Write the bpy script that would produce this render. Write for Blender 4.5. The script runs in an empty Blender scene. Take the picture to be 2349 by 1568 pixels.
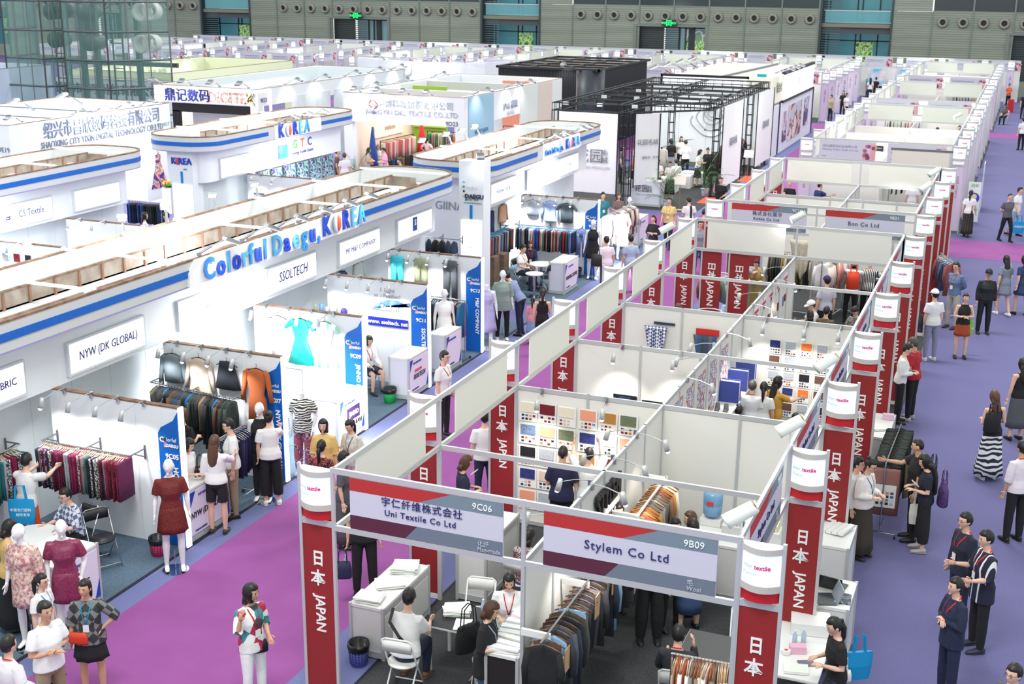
import bpy,bmesh,math,random
from mathutils import Vector,Matrix,Euler
D = bpy.data
SC = bpy.context.scene
COL = SC.collection
PI = math.pi
R = math.radians

# ------------------------------------------------------------------ camera, world, lamps, exposure
cam_d = D.cameras.new('camera'); cam = D.objects.new('camera',cam_d); COL.objects.link(cam); SC.camera = cam
cam_d.sensor_width = 36.0; cam_d.lens = 2897.54 * 36 / 2349
cam_d.clip_end = 400; cam_d.clip_start = 0.5
_y,_p,_r = -0.3809,0.2829,0.0103
_f = Vector((math.sin(_y) * math.cos(_p),math.cos(_y) * math.cos(_p),-math.sin(_p)))
_rt = Vector((math.cos(_y),-math.sin(_y),0)); _up = _rt.cross(_f)
_R = _rt * math.cos(_r) + _up * math.sin(_r); _U = -_rt * math.sin(_r) + _up * math.cos(_r)
cam.matrix_world = Matrix(((_R.x,_U.x,-_f.x,7.2662),(_R.y,_U.y,-_f.y,-12.3907),(_R.z,_U.z,-_f.z,8.9519),(0,0,0,1)))
cam_d.dof.use_dof = True; cam_d.dof.focus_distance = 18.0; cam_d.dof.aperture_fstop = 3.2

W = D.worlds.new('hall_light'); SC.world = W; W.use_nodes = True
_bg = W.node_tree.nodes['Background']; _bg.inputs[0].default_value = (0.93,1.0,0.96,1); _bg.inputs[1].default_value = 1.12
SC.view_settings.view_transform = 'Standard'; SC.view_settings.look = 'None'
SC.view_settings.exposure = 0.0; SC.view_settings.gamma = 1; SC.view_settings.use_curve_mapping = False
SC.cycles.use_denoising = True
SC.cycles.max_bounces = 5; SC.cycles.diffuse_bounces = 3; SC.cycles.glossy_bounces = 2
SC.cycles.transmission_bounces = 4; SC.cycles.transparent_max_bounces = 12
SC.cycles.caustics_reflective = False; SC.cycles.caustics_refractive = False
SC.cycles.sample_clamp_indirect = 4.0

def lamp(name,typ,loc,energy,color=(1,1,1),size=1.0,size_y=None,to=None,spot=80,blend=.6):
    l = D.lights.new(name,typ); l.energy = energy; l.color = color
    if typ == 'AREA':
        l.size = size
        if size_y: l.shape = 'RECTANGLE'; l.size_y = size_y
    elif typ == 'SPOT':
        l.spot_size = R(spot); l.spot_blend = blend; l.shadow_soft_size = size
    else: l.shadow_soft_size = size
    o = D.objects.new(name,l); COL.objects.link(o); o.location = loc
    if to is not None:
        o.rotation_euler = (Vector(to) - Vector(loc)).to_track_quat('-Z','Y').to_euler()
    return o
# rows of high-bay lamps under the hall roof (above the frame)
for _x in (-52,-26,2):
    for _yy in (-6,20,46,74):
        lamp('hall_lamp','AREA',(_x,_yy,17),2000,(1.0,.98,.95),7,3,to=(_x,_yy,0))

# ------------------------------------------------------------------ materials
_mc = {}
def mat(col,rough=.55,metal=0.0,emit=0.0,ecol=None,alpha=1.0,trans=0.0,spec=None,key=None):
    k = (tuple(col),rough,metal,emit,ecol,alpha,trans,spec,key)
    if k in _mc: return _mc[k]
    m = D.materials.new('material'); m.use_nodes = True
    b = m.node_tree.nodes['Principled BSDF']
    c = [((v / 255) / 12.92 if v / 255 <= .04045 else ((v / 255 + .055) / 1.055) ** 2.4) for v in col]
    b.inputs['Base Color'].default_value = (*c,1)
    b.inputs['Roughness'].default_value = rough; b.inputs['Metallic'].default_value = metal
    if spec is not None: b.inputs['Specular IOR Level'].default_value = spec
    if emit:
        e = ecol or col
        c2 = [((v / 255) / 12.92 if v / 255 <= .04045 else ((v / 255 + .055) / 1.055) ** 2.4) for v in e]
        b.inputs['Emission Color'].default_value = (*c2,1); b.inputs['Emission Strength'].default_value = emit
    if alpha < 1: b.inputs['Alpha'].default_value = alpha
    if trans: b.inputs['Transmission Weight'].default_value = trans
    _mc[k] = m
    return m
def lin(col): return tuple(((v / 255) / 12.92 if v / 255 <= .04045 else ((v / 255 + .055) / 1.055) ** 2.4) for v in col) + (1,)

def pat(kind,cols,scale=10.0,rough=.8,key=0,coord='Object',emit=0):
    """procedural cloth / surface patterns: noise, stripes_x/y/z, check, dots, voronoi, carpet"""
    k = ('pat',kind,tuple(map(tuple,cols)),scale,rough,key,coord,emit)
    if k in _mc: return _mc[k]
    m = D.materials.new('material'); m.use_nodes = True
    nt = m.node_tree; N = nt.nodes; L = nt.links; b = N['Principled BSDF']
    b.inputs['Roughness'].default_value = rough
    tc = N.new('ShaderNodeTexCoord'); mp = N.new('ShaderNodeMapping'); L.new(tc.outputs[coord],mp.inputs[0])
    rp = N.new('ShaderNodeValToRGB'); rp.color_ramp.interpolation = 'CONSTANT' if kind not in ('noise','carpet') else 'LINEAR'
    n = len(cols)
    while len(rp.color_ramp.elements) < n: rp.color_ramp.elements.new(.5)
    lo,hi = (0,1)
    if kind in ('noise','carpet'): lo,hi = .35,.65
    if kind in ('blotch',): lo,hi = .36,.60
    for i in range(n):
        rp.color_ramp.elements[i].position = lo + (hi - lo) * i / (n if kind not in ('noise','carpet') else max(1,n - 1))
        rp.color_ramp.elements[i].color = lin(cols[i])
    if kind in ('noise','blotch','carpet'):
        t = N.new('ShaderNodeTexNoise'); t.inputs['Scale'].default_value = scale
        t.inputs['Detail'].default_value = 3 if kind != 'carpet' else 6
        L.new(mp.outputs[0],t.inputs['Vector']); L.new(t.outputs[0],rp.inputs[0])
    elif kind == 'voronoi':
        t = N.new('ShaderNodeTexVoronoi'); t.inputs['Scale'].default_value = scale
        L.new(mp.outputs[0],t.inputs['Vector'])
        s = N.new('ShaderNodeSeparateColor'); L.new(t.outputs['Color'],s.inputs[0]); L.new(s.outputs[0],rp.inputs[0])
    elif kind.startswith('stripes'):
        t = N.new('ShaderNodeTexWave'); t.wave_type = 'BANDS'; t.bands_direction = kind[-1].upper(); t.wave_profile = 'SAW'
        t.inputs['Scale'].default_value = scale
        if kind.startswith('stripesw'): t.inputs['Distortion'].default_value = 9; t.inputs['Detail Scale'].default_value = .8
        L.new(mp.outputs[0],t.inputs['Vector']); L.new(t.outputs['Fac'],rp.inputs[0])
    elif kind == 'check':
        t = N.new('ShaderNodeTexChecker'); t.inputs['Scale'].default_value = scale
        mp.inputs['Rotation'].default_value = (0,R(45),0)
        L.new(mp.outputs[0],t.inputs['Vector']); L.new(t.outputs['Fac'],rp.inputs[0])
    L.new(rp.outputs[0],b.inputs['Base Color'])
    if emit:
        L.new(rp.outputs[0],b.inputs['Emission Color']); b.inputs['Emission Strength'].default_value = emit
    _mc[k] = m
    return m

def bumped(m,scale=60,strength=.15,dist=.01):
    nt = m.node_tree
    if nt.nodes.get('cloth_bump'): return m
    b = nt.nodes['Principled BSDF']; bp = nt.nodes.new('ShaderNodeBump'); bp.name = 'cloth_bump'
    t = nt.nodes.new('ShaderNodeTexNoise'); t.inputs['Scale'].default_value = scale; t.inputs['Detail'].default_value = 3
    tc = nt.nodes.new('ShaderNodeTexCoord'); nt.links.new(tc.outputs['Object'],t.inputs['Vector'])
    bp.inputs['Strength'].default_value = strength; bp.inputs['Distance'].default_value = dist
    nt.links.new(t.outputs[0],bp.inputs['Height']); nt.links.new(bp.outputs[0],b.inputs['Normal'])
    return m
def cloth(col,rough=.85): return bumped(mat(col,rough,key='cloth'),9,.3,.03)

WHITE = mat((232,232,230),.5); PANEL = mat((236,234,228),.55); ALU = mat((205,207,208),.38,.35)
OFFW = mat((216,214,208),.5); KWHITE = mat((240,242,245),.5); GREYM = mat((120,124,128),.4,.6)
BLACK = mat((18,18,20),.5); CHROME = mat((200,202,206),.18,1.0); WOOD = pat('noise',[(150,120,98),(112,84,66)],6,.7)
GLOW = mat((250,252,255),.5,emit=.5,ecol=(206,228,255)); REDP = mat((148,34,36),.6); BLUEP = mat((0,96,190),.45)
TXT_N = mat((44,44,110),.5); TXT_W = mat((245,245,245),.5); TXT_G = mat((150,156,170),.5); TXT_K = mat((22,22,28),.5)

# ------------------------------------------------------------------ mesh building
class MB:
    def __init__(s): s.v = []; s.f = []; s.m = []; s.ms = []; s.cur = 0; s.smooth = False
    def use(s,m):
        if m not in s.ms: s.ms.append(m)
        s.cur = s.ms.index(m); return s
    def face(s,*idx): s.f.append(tuple(idx)); s.m.append(s.cur)
    def add(s,verts,faces):
        n = len(s.v); s.v += [tuple(p) for p in verts]
        for f in faces: s.face(*[n + i for i in f])
        return s
    def box(s,x0,x1,y0,y1,z0,z1):
        return s.add([(x0,y0,z0),(x1,y0,z0),(x1,y1,z0),(x0,y1,z0),(x0,y0,z1),(x1,y0,z1),(x1,y1,z1),(x0,y1,z1)],
                     [(0,3,2,1),(4,5,6,7),(0,1,5,4),(1,2,6,5),(2,3,7,6),(3,0,4,7)])
    def cbox(s,cx,cy,cz,sx,sy,sz): return s.box(cx - sx / 2,cx + sx / 2,cy - sy / 2,cy + sy / 2,cz - sz / 2,cz + sz / 2)
    def ring(s,c,u,w,n=10,ru=1.0,rw=1.0,ph=0.0):
        c = Vector(c); i0 = len(s.v)
        for i in range(n):
            a = 2 * PI * i / n + ph
            p = c + u * (ru * math.cos(a)) + w * (rw * math.sin(a)); s.v.append(tuple(p))
        return i0
    def bridge(s,a,b,n):
        for i in range(n):
            j = (i + 1) % n; s.face(a + i,a + j,b + j,b + i)
    def cap(s,a,n,flip=False):
        idx = [a + i for i in range(n)]
        s.face(*(idx[::-1] if not flip else idx))
    def tube(s,pts,rad,n=8,caps=True):
        """round tube through points; rad number or list of r or (ru,rw)"""
        pts = [Vector(p) for p in pts]; k = len(pts)
        if not isinstance(rad,(list,tuple)): rad = [rad] * k
        prev = None; uu = None
        for i,p in enumerate(pts):
            t = (pts[min(i + 1,k - 1)] - pts[max(i - 1,0)]).normalized()
            if uu is None:
                ref = Vector((1,0,0)) if abs(t.x) < .8 else Vector((0,1,0))
                uu = (ref - t * ref.dot(t)).normalized()
            else: uu = (uu - t * uu.dot(t)).normalized()
            w = t.cross(uu)
            r = rad[i]; ru,rw = (r if isinstance(r,(list,tuple)) else (r,r))
            a = s.ring(p,uu,w,n,ru,rw)
            if prev is not None: s.bridge(prev,a,n)
            elif caps: s.cap(a,n)
            prev = a
        if caps: s.cap(prev,n,True)
        return s
    def cyl(s,p0,p1,r,n=10,r2=None): return s.tube([p0,p1],[r,r if r2 is None else r2],n)
    def lathe(s,prof,c=(0,0,0),n=16,cap0=True,cap1=True):
        prev = None
        for i,(r,z) in enumerate(prof):
            a = s.ring((c[0],c[1],c[2] + z),Vector((1,0,0)),Vector((0,1,0)),n,r,r)
            if prev is not None: s.bridge(prev,a,n)
            elif cap0: s.cap(a,n)
            prev = a
        if cap1: s.cap(prev,n,True)
        return s
    def stack(s,rows,n=14,caps=True,flute=0.0,nf=7):
        """horizontal elliptical rings [(cx,cy,z,rx,ry)]"""
        prev = None
        for k,r in enumerate(rows):
            cx,cy,z,rx,ry = r[:5]; fl = r[5] if len(r) > 5 else 0
            i0 = len(s.v)
            for i in range(n):
                a = 2 * PI * i / n; q = 1 + fl * math.cos(nf * a)
                s.v.append((cx + rx * q * math.cos(a),cy + ry * q * math.sin(a),z))
            if prev is not None: s.bridge(prev,i0,n)
            elif caps: s.cap(i0,n)
            prev = i0
        if caps: s.cap(prev,n,True)
        return s
    def poly(s,pts2,y0,y1,plane='xz'):
        """extruded outline; pts2 counter-clockwise"""
        n = len(pts2); i0 = len(s.v)
        for d in (y0,y1):
            for a,b in pts2:
                s.v.append({'xz': (a,d,b),'yz': (d,a,b),'xy': (a,b,d)}[plane])
        s.face(*[i0 + i for i in range(n)]); s.face(*[i0 + n + i for i in reversed(range(n))])
        for i in range(n):
            j = (i + 1) % n; s.face(i0 + i,i0 + n + i,i0 + n + j,i0 + j)
        return s
    def sphere(s,c,rx,ry=None,rz=None,nu=12,nv=8,fn=None):
        ry = ry or rx; rz = rz or rx; c = Vector(c); i0 = len(s.v)
        pts = [(0,0,-1)]
        for j in range(1,nv):
            t = PI * j / nv
            for i in range(nu):
                a = 2 * PI * i / nu; pts.append((math.sin(t) * math.cos(a),math.sin(t) * math.sin(a),-math.cos(t)))
        pts.append((0,0,1))
        for p in pts:
            q = Vector((p[0] * rx,p[1] * ry,p[2] * rz))
            if fn: q = Vector(fn(q))
            s.v.append(tuple(c + q))
        for i in range(nu):
            s.face(i0,i0 + 1 + (i + 1) % nu,i0 + 1 + i)
        for j in range(nv - 2):
            for i in range(nu):
                a = i0 + 1 + j * nu; b = a + nu; k = (i + 1) % nu
                s.face(a + i,a + k,b + k,b + i)
        top = i0 + len(pts) - 1; a = i0 + 1 + (nv - 2) * nu
        for i in range(nu): s.face(a + i,a + (i + 1) % nu,top)
        return s
    def mesh(s,name,m=None,smooth=None):
        me = D.meshes.new(name); me.from_pydata(s.v,[],s.f)
        if m is not None: me.materials.append(m)
        elif s.ms:
            for q in s.ms: me.materials.append(q)
            me.polygons.foreach_set('material_index',s.m)
        if smooth if smooth is not None else s.smooth:
            me.polygons.foreach_set('use_smooth',[True] * len(me.polygons))
        return me
    def build(s,name,m=None,parent=None,smooth=None,world=True):
        me = s.mesh(name,m,smooth); o = D.objects.new(name,me); COL.objects.link(o)
        if parent is not None:
            o.parent = parent
            if world:
                q = parent; off = Vector((0,0,0))
                while q is not None: off += q.location; q = q.parent
                me.transform(Matrix.Translation(-off))
        elif world and s.v:
            xs = [p[0] for p in s.v]; ys = [p[1] for p in s.v]; zs = [p[2] for p in s.v]
            c = Vector(((min(xs) + max(xs)) / 2,(min(ys) + max(ys)) / 2,min(zs)))
            me.transform(Matrix.Translation(-c)); o.location = c
        return o

def meta(o,label=None,cat=None,group=None,kind=None):
    if label: o['label'] = label
    if cat: o['category'] = cat
    if group: o['group'] = group
    if kind: o['kind'] = kind
    return o
def thing(name,label,cat,loc=(0,0,0),rz=0,group=None):
    o = D.objects.new(name,None); COL.objects.link(o); o.location = loc; o.rotation_euler = (0,0,R(rz))
    o.empty_display_size = .1
    return meta(o,label,cat,group)
def obj(name,me,parent=None,m=None,loc=None,rz=None):
    """instance of shared mesh; m overrides the material on the object"""
    o = D.objects.new(name,me); COL.objects.link(o)
    if parent is not None: o.parent = parent
    if loc is not None: o.location = loc
    if rz is not None: o.rotation_euler = (0,0,R(rz))
    if m is not None:
        if not me.materials: me.materials.append(None)
        o.material_slots[0].link = 'OBJECT'; o.material_slots[0].material = m
    return o
def struct(name,mb,m=None):
    o = mb.build(name,m); return meta(o,kind='structure')
def dup(root,loc,rz=0,label=None,group=None,scale=None):
    r = root.copy(); COL.objects.link(r); r.location = loc; r.rotation_euler = (0,0,R(rz))
    if label: r['label'] = label
    if group: r['group'] = group
    if scale: r.scale = (scale,) * 3
    for ch in root.children:
        c = ch.copy(); COL.objects.link(c); c.parent = r
        for g in ch.children:
            d = g.copy(); COL.objects.link(d); d.parent = c
    return r
ORD = ['first','second','third','fourth','fifth','sixth','seventh','eighth','ninth','tenth','eleventh','twelfth','thirteenth','fourteenth','fifteenth','sixteenth','seventeenth','eighteenth','nineteenth']
def nth(i):
    if i < 19: return ORD[i]
    t,u = divmod(i + 1,10); T = ['','','twent','thirt','fort','fift','sixt','sevent','eight','ninet'][t]
    return T + 'ieth' if u == 0 else T + 'y-' + ORD[u - 1]

def text(s,size,loc,face='front',m=TXT_N,parent=None,align='CENTER',sx=1.0,ext=.004,spin=0,name='lettering',shear=0,bold=0,space=1.0,line=1.0):
    c = D.curves.new(name,'FONT'); c.body = s; c.size = size; c.align_x = align; c.align_y = 'CENTER'; c.extrude = ext
    c.shear = shear; c.offset = bold; c.space_character = space; c.space_line = line; c.resolution_u = 2
    c.materials.append(m)
    o0 = D.objects.new('t',c); me = D.meshes.new_from_object(o0); D.objects.remove(o0); D.curves.remove(c)
    o = D.objects.new(name,me); COL.objects.link(o)
    base = {'front': Euler((R(90),0,0)),'right': Euler((R(90),0,R(90))),'left': Euler((R(90),0,R(-90))),'back': Euler((R(90),0,R(180))),'up': Euler((0,0,0))}[face].to_matrix().to_4x4()
    o.matrix_basis = base @ Matrix.Rotation(R(spin),4,'Z') @ Matrix.Diagonal((sx,1,1,1))
    off = Vector((0,0,0)); q = parent
    while q is not None: off += q.location; q = q.parent
    o.parent = parent; o.location = Vector(loc) - off
    return o

# ------------------------------------------------------------------ floor
carpet = pat('carpet',[(95,92,138),(103,100,146)],40,.95); 
magenta = pat('carpet',[(142,74,142),(148,80,148)],1.6,.95)
greyc = pat('carpet',[(48,50,54),(60,61,64)],30,.95); bluegrey = pat('carpet',[(76,96,114),(90,110,128)],30,.95)
struct('floor',MB().box(-130,30,-25,104,-.3,0),carpet)
def flr(name,x0,x1,y0,y1,m,h=.006): return struct(name,MB().box(x0,x1,y0,y1,0.0005,h),m)
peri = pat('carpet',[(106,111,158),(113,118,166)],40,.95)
flr('floor_carpet',-4.5,-.02,-25,95,peri,.003)  # left aisle strip: extra brightness and blue put into the carpet colour
struct('trim_1',MB().box(-4.53,-4.47,-4,18.2,.001,.012).box(-.06,-.02,-4,30,.001,.012),mat((26,28,44),.8))
k = 0
for (x0,x1,y0,y1,m) in [(-4.08,-.88,-20,31.7,magenta),(-40,9.5,31.7,34.9,magenta),(-4.08,-.88,34.9,66.8,magenta),(-14.1,-11.4,-20,66.8,magenta),
                            (-60,9.5,67.4,70.4,magenta)]:
    o = flr('floor_runner',x0,x1,y0,y1,m,.004 + .0007 * k); k += 1
for (x0,x1,y0,y1,m) in [(-.03,5.5,-3.2,30,greyc),(-8.1,-4.5,-3,18,bluegrey),(-8.9,-4.45,20.0,30.2,bluegrey),
                            (-17.5,-14.2,2,18,bluegrey),(-19,-14.3,20.6,30.5,bluegrey),(-10.5,-4.4,36,51,greyc),(-.1,5.5,36,51,greyc),(-.1,5.5,54,66,greyc),(-.1,5.5,71,86.5,greyc),(-10.2,-5,71,87,greyc)]:
    flr('floor_carpet',x0,x1,y0,y1,m,.009)

# ------------------------------------------------------------------ back wall of the hall
YW = 97.0
def corrug(name='metal',base=(128,126,120),alt=(86,86,82),s=1.0):
    m = D.materials.new('material'); m.use_nodes = True; nt = m.node_tree; N = nt.nodes; L = nt.links; b = N['Principled BSDF']
    tc = N.new('ShaderNodeTexCoord'); t = N.new('ShaderNodeTexNoise'); t.inputs['Scale'].default_value = .6; t.inputs['Detail'].default_value = 4
    mp = N.new('ShaderNodeMapping'); mp.inputs['Scale'].default_value = (.15,1,3)
    L.new(tc.outputs['Object'],mp.inputs[0]); L.new(mp.outputs[0],t.inputs['Vector'])
    r = N.new('ShaderNodeValToRGB'); r.color_ramp.elements[0].position = .3; r.color_ramp.elements[1].position = .7
    r.color_ramp.elements[0].color = lin(alt); r.color_ramp.elements[1].color = lin(base)
    L.new(t.outputs[0],r.inputs[0]); L.new(r.outputs[0],b.inputs['Base Color']); b.inputs['Roughness'].default_value = .6; b.inputs['Metallic'].default_value = .15
    return m
CORR = corrug(base=(158,165,154),alt=(138,143,132)); DARKM = mat((62,70,74),.5,.3); JOINT = mat((120,128,124),.45,.2)
SLATM = mat((168,164,156),.5,.2)
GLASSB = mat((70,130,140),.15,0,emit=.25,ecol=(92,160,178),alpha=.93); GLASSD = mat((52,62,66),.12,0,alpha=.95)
wall = struct('wall_back',MB().box(-125,20,YW + .06,YW + .3,0,1.2),CORR)
slat_meshes = {}
def slats(x0,x1,z0,z1,par,y=YW):
    """one cladding bay: a backing sheet with ribs that stand proud"""
    p = MB().box(x0 + .05,x1 - .05,y,y + .06,z0,z1)
    z = z0 + .06
    while z < z1 - .03:
        p.box(x0 + .05,x1 - .05,y - .05,y,z,z + .07); z += .18
    o = p.build('cladding_panel',CORR,par); return o
per = 30.5
nv = 0
for j in range(-3,2):
    ox = j * per
    # solid stretch with round vents and the door: bays between openings; opening at -9.3..-3.6 (+per*j)
    xs = [-3.65 + ox + i * 3.08 for i in range(9)]; xe = -9.35 + ox + per
    edges = xs + [xe]
    for a,b_ in zip(edges[:-1],edges[1:]):
        if a > 12: continue
        door = (-25.1 + per * (j + 1) - .3 < a + .1 and b_ < -18.9 + per * (j + 1) + .3) and (b_ - a) > 1
        z0 = 4.95 if door else 0
        slats(a,b_,z0,6.4,wall); slats(a,b_,10.4,12.5,wall) if False else None
        solid = a == edges[0] or b_ == edges[-1]
        if solid: slats(a,b_,6.45,9.5,wall)
        else:
            fr = MB().box(a,b_,YW - .04,YW + .1,6.4,6.52).box(a,b_,YW - .04,YW + .1,8.8,8.95).box(b_ - .06,b_ + .06,YW - .06,YW + .1,6.4,8.9).build('window_frame',JOINT,wall)
            g = MB().box(a + .06,b_ - .06,YW + .02,YW + .04,6.52,8.8).build('window_pane',GLASSD,wall)
        MB().box(b_ - .06,b_ + .06,YW - .09,YW + .04,0 if not door else 4.9,6.4).build('joint_strip',JOINT,wall)
        if not (a == edges[0] or b_ == edges[-1]) and a < 8:
            for fx in (.27,.77):
                cx = a + (b_ - a) * fx
                v = MB(); v.smooth = True
                # nozzle ring: axis along -Y
                rings = [(.44,0),(.43,.1),(.34,.28),(.22,.22),(.2,.02)]
                prev = None
                for (r_,d_) in rings:
                    i0 = v.ring((cx,YW - .05 - d_,5.62),Vector((1,0,0)),Vector((0,0,1)),18,r_,r_)
                    if prev is not None: v.bridge(prev,i0,18)
                    prev = i0
                vt = v.build('air_vent',mat((150,148,140),.5,.3)); nv += 1; meta(vt,'round grey air nozzle on the ribbed back wall, %s counted from the left' % nth(nv - 1),'vent','round air nozzles in a row on the back wall')
                i = MB(); a0 = i.ring((cx,YW - .12,5.62),Vector((1,0,0)),Vector((0,0,1)),14,.22,.22); i.cap(a0,14,True)
                i.build('vent_opening',BLACK,vt)
    # recessed bay with balcony
    a,b_ = -9.35 + ox,-3.65 + ox
    rec = MB().box(a - .06,a + .1,YW - .1,YW + 3,0,9.5).box(b_ - .1,b_ + .06,YW - .1,YW + 3,0,9.5)
    rec.build('reveal',DARKM,wall)
    z = .1
    lv = MB()
    while z < 9:
        lv.box(a + .1,a + 1.6,YW + .4,YW + .5,z,z + .09); z += .2
    lv.build('louvre',mat((84,104,112),.4,.3),wall)
    MB().box(a,b_,YW + .2,YW + 3,5.05,5.35).build('balcony_slab',mat((132,128,112),.7),wall)
    MB().box(a + .05,b_ - .05,YW + .45,YW + 2.8,4.55,5.05).build('balcony_beam',mat((82,86,92),.7),wall)
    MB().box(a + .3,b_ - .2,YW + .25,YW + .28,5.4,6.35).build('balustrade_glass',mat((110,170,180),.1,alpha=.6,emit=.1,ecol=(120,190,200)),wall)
    MB().box(a + .2,b_ - .2,YW + .22,YW + .3,6.35,6.42).build('handrail',ALU,wall)
    for (za,zb,nm) in ((0,4.5,'lower_glazing'),(5.4,9.5,'upper_glazing')):
        fr = MB()
        for xx in (a + .35,a + 2.6,a + 3.0,a + 4.4,b_ - .12): fr.box(xx - .05,xx + .05,YW + 2.5,YW + 2.6,za,zb)
        if za == 0: fr.box(a,b_,YW + 2.5,YW + 2.6,3.85,3.95)
        fr.build('glazing_bar',mat((50,56,60),.4,.4),wall)
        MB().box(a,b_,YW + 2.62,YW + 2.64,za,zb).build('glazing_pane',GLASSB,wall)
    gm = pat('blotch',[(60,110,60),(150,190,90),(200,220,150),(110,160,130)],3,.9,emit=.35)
    MB().box(a + 2.7,a + 4.1,YW + 2.45,YW + 2.47,2.2,3.8).build('garden_view',gm,wall)
    # door with exit sign
    dx0,dx1 = -25.1 + ox + per * 1,-19.0 + ox + per * 1
    if dx0 < 12:
        d = meta(MB().box(dx0 - .25,dx0,YW - .15,YW + .2,0,4.95).box(dx1,dx1 + .25,YW - .15,YW + .2,0,4.95).box(dx0,dx1,YW - .15,YW + .2,4.75,4.95).build('door_%d' % (j + 4),JOINT),kind='structure')
        MB().box(dx0,dx0 + 2.3,YW + .6,YW + .7,0,4.75).build('side_panel',mat((62,66,66),.5),d)
        lv = MB(); z = .1
        while z < 4.6: lv.box(dx0 + .1,dx0 + 3.6,YW + .5,YW + .6,z,z + .07); z += .18
        lv.build('louvre',mat((74,84,88),.5,.3),d)
        fr = MB()
        for xx in (dx0 + 3.6,dx0 + 5.2 - 1.05,dx0 + 5.2 - .3,dx1 - .06): fr.box(xx - .07,xx + .07,YW + .9,YW + 1.0,0,4.75)
        fr.box(dx0 + 2.2,dx1,YW + .9,YW + 1.0,4.6,4.75).box(dx0 + 4.9 - .5,dx0 + 4.9,YW + .95,YW + 1.05,0,4.75)
        fr.build('door_frame',mat((58,62,66),.4,.4),d)
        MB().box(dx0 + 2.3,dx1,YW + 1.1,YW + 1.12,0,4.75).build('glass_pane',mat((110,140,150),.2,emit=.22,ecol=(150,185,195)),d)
        if j > -2:
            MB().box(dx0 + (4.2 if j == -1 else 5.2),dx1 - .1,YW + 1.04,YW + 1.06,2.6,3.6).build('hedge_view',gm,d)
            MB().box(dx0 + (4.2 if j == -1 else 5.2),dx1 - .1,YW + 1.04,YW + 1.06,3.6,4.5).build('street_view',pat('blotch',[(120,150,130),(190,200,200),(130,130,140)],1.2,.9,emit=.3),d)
        if j not in (-2,-1): continue
        ex = thing('exit_sign','green lit running man exit sign above the %s door in the back wall' % ('middle' if j == -1 else 'left' if j == -2 else 'farthest left'),'sign',(dx0 + 3.0,YW - .5,4.75))
        cx = dx0 + 3.0
        MB().box(cx - .62,cx + .62,YW - .55,YW - .47,4.8,5.35).build('sign_box',mat((20,40,34),.5),ex)
        gg = mat((0,240,100),.5,emit=2.2,ecol=(0,255,110))
        MB().box(cx - .22,cx - .16,YW - .57,YW - .55,4.84,5.3).box(cx + .16,cx + .22,YW - .57,YW - .55,4.84,5.3).box(cx - .22,cx + .22,YW - .57,YW - .55,5.25,5.31).build('sign_doorway',gg,ex)
        rm = MB(); rm.tube([(cx + .02,YW - .56,5.2),(cx - .02,YW - .56,5.02),(cx + .1,YW - .56,4.9)],.025,6).tube([(cx - .02,YW - .56,5.02),(cx - .12,YW - .56,4.88)],.025,6).tube([(cx - .11,YW - .56,5.1),(cx + .1,YW - .56,5.1)],.02,6)
        rm.build('running_figure',gg,ex)
        text('安全',.2,(cx - .43,YW - .56,5.07),'front',gg,ex); text('出口',.2,(cx + .43,YW - .56,5.07),'front',gg,ex)

# ------------------------------------------------------------------ people: one continuous body per pose, clothes as children
WS = D.scenes.new('workshop')      # empty side scene where bodies and clothes are fused before use
def remeshed(mb,name,vox,sm=2):
    me = mb.mesh(name); o = D.objects.new('tmp',me); WS.collection.objects.link(o)
    md = o.modifiers.new('r','REMESH'); md.mode = 'VOXEL'; md.voxel_size = vox; md.use_smooth_shade = True
    vl = WS.view_layers[0]; vl.update(); dg = vl.depsgraph; r = D.meshes.new_from_object(o.evaluated_get(dg))
    D.objects.remove(o); D.meshes.remove(me)
    if sm:
        bm = bmesh.new(); bm.from_mesh(r)
        for _ in range(sm): bmesh.ops.smooth_vert(bm,verts=bm.verts,factor=.5,use_axis_x=True,use_axis_y=True,use_axis_z=True)
        bm.to_mesh(r); bm.free()
    r.name = name; r.polygons.foreach_set('use_smooth',[True] * len(r.polygons)); r.materials.clear()
    return r

def vn(*a): return Vector(a).normalized()
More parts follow.
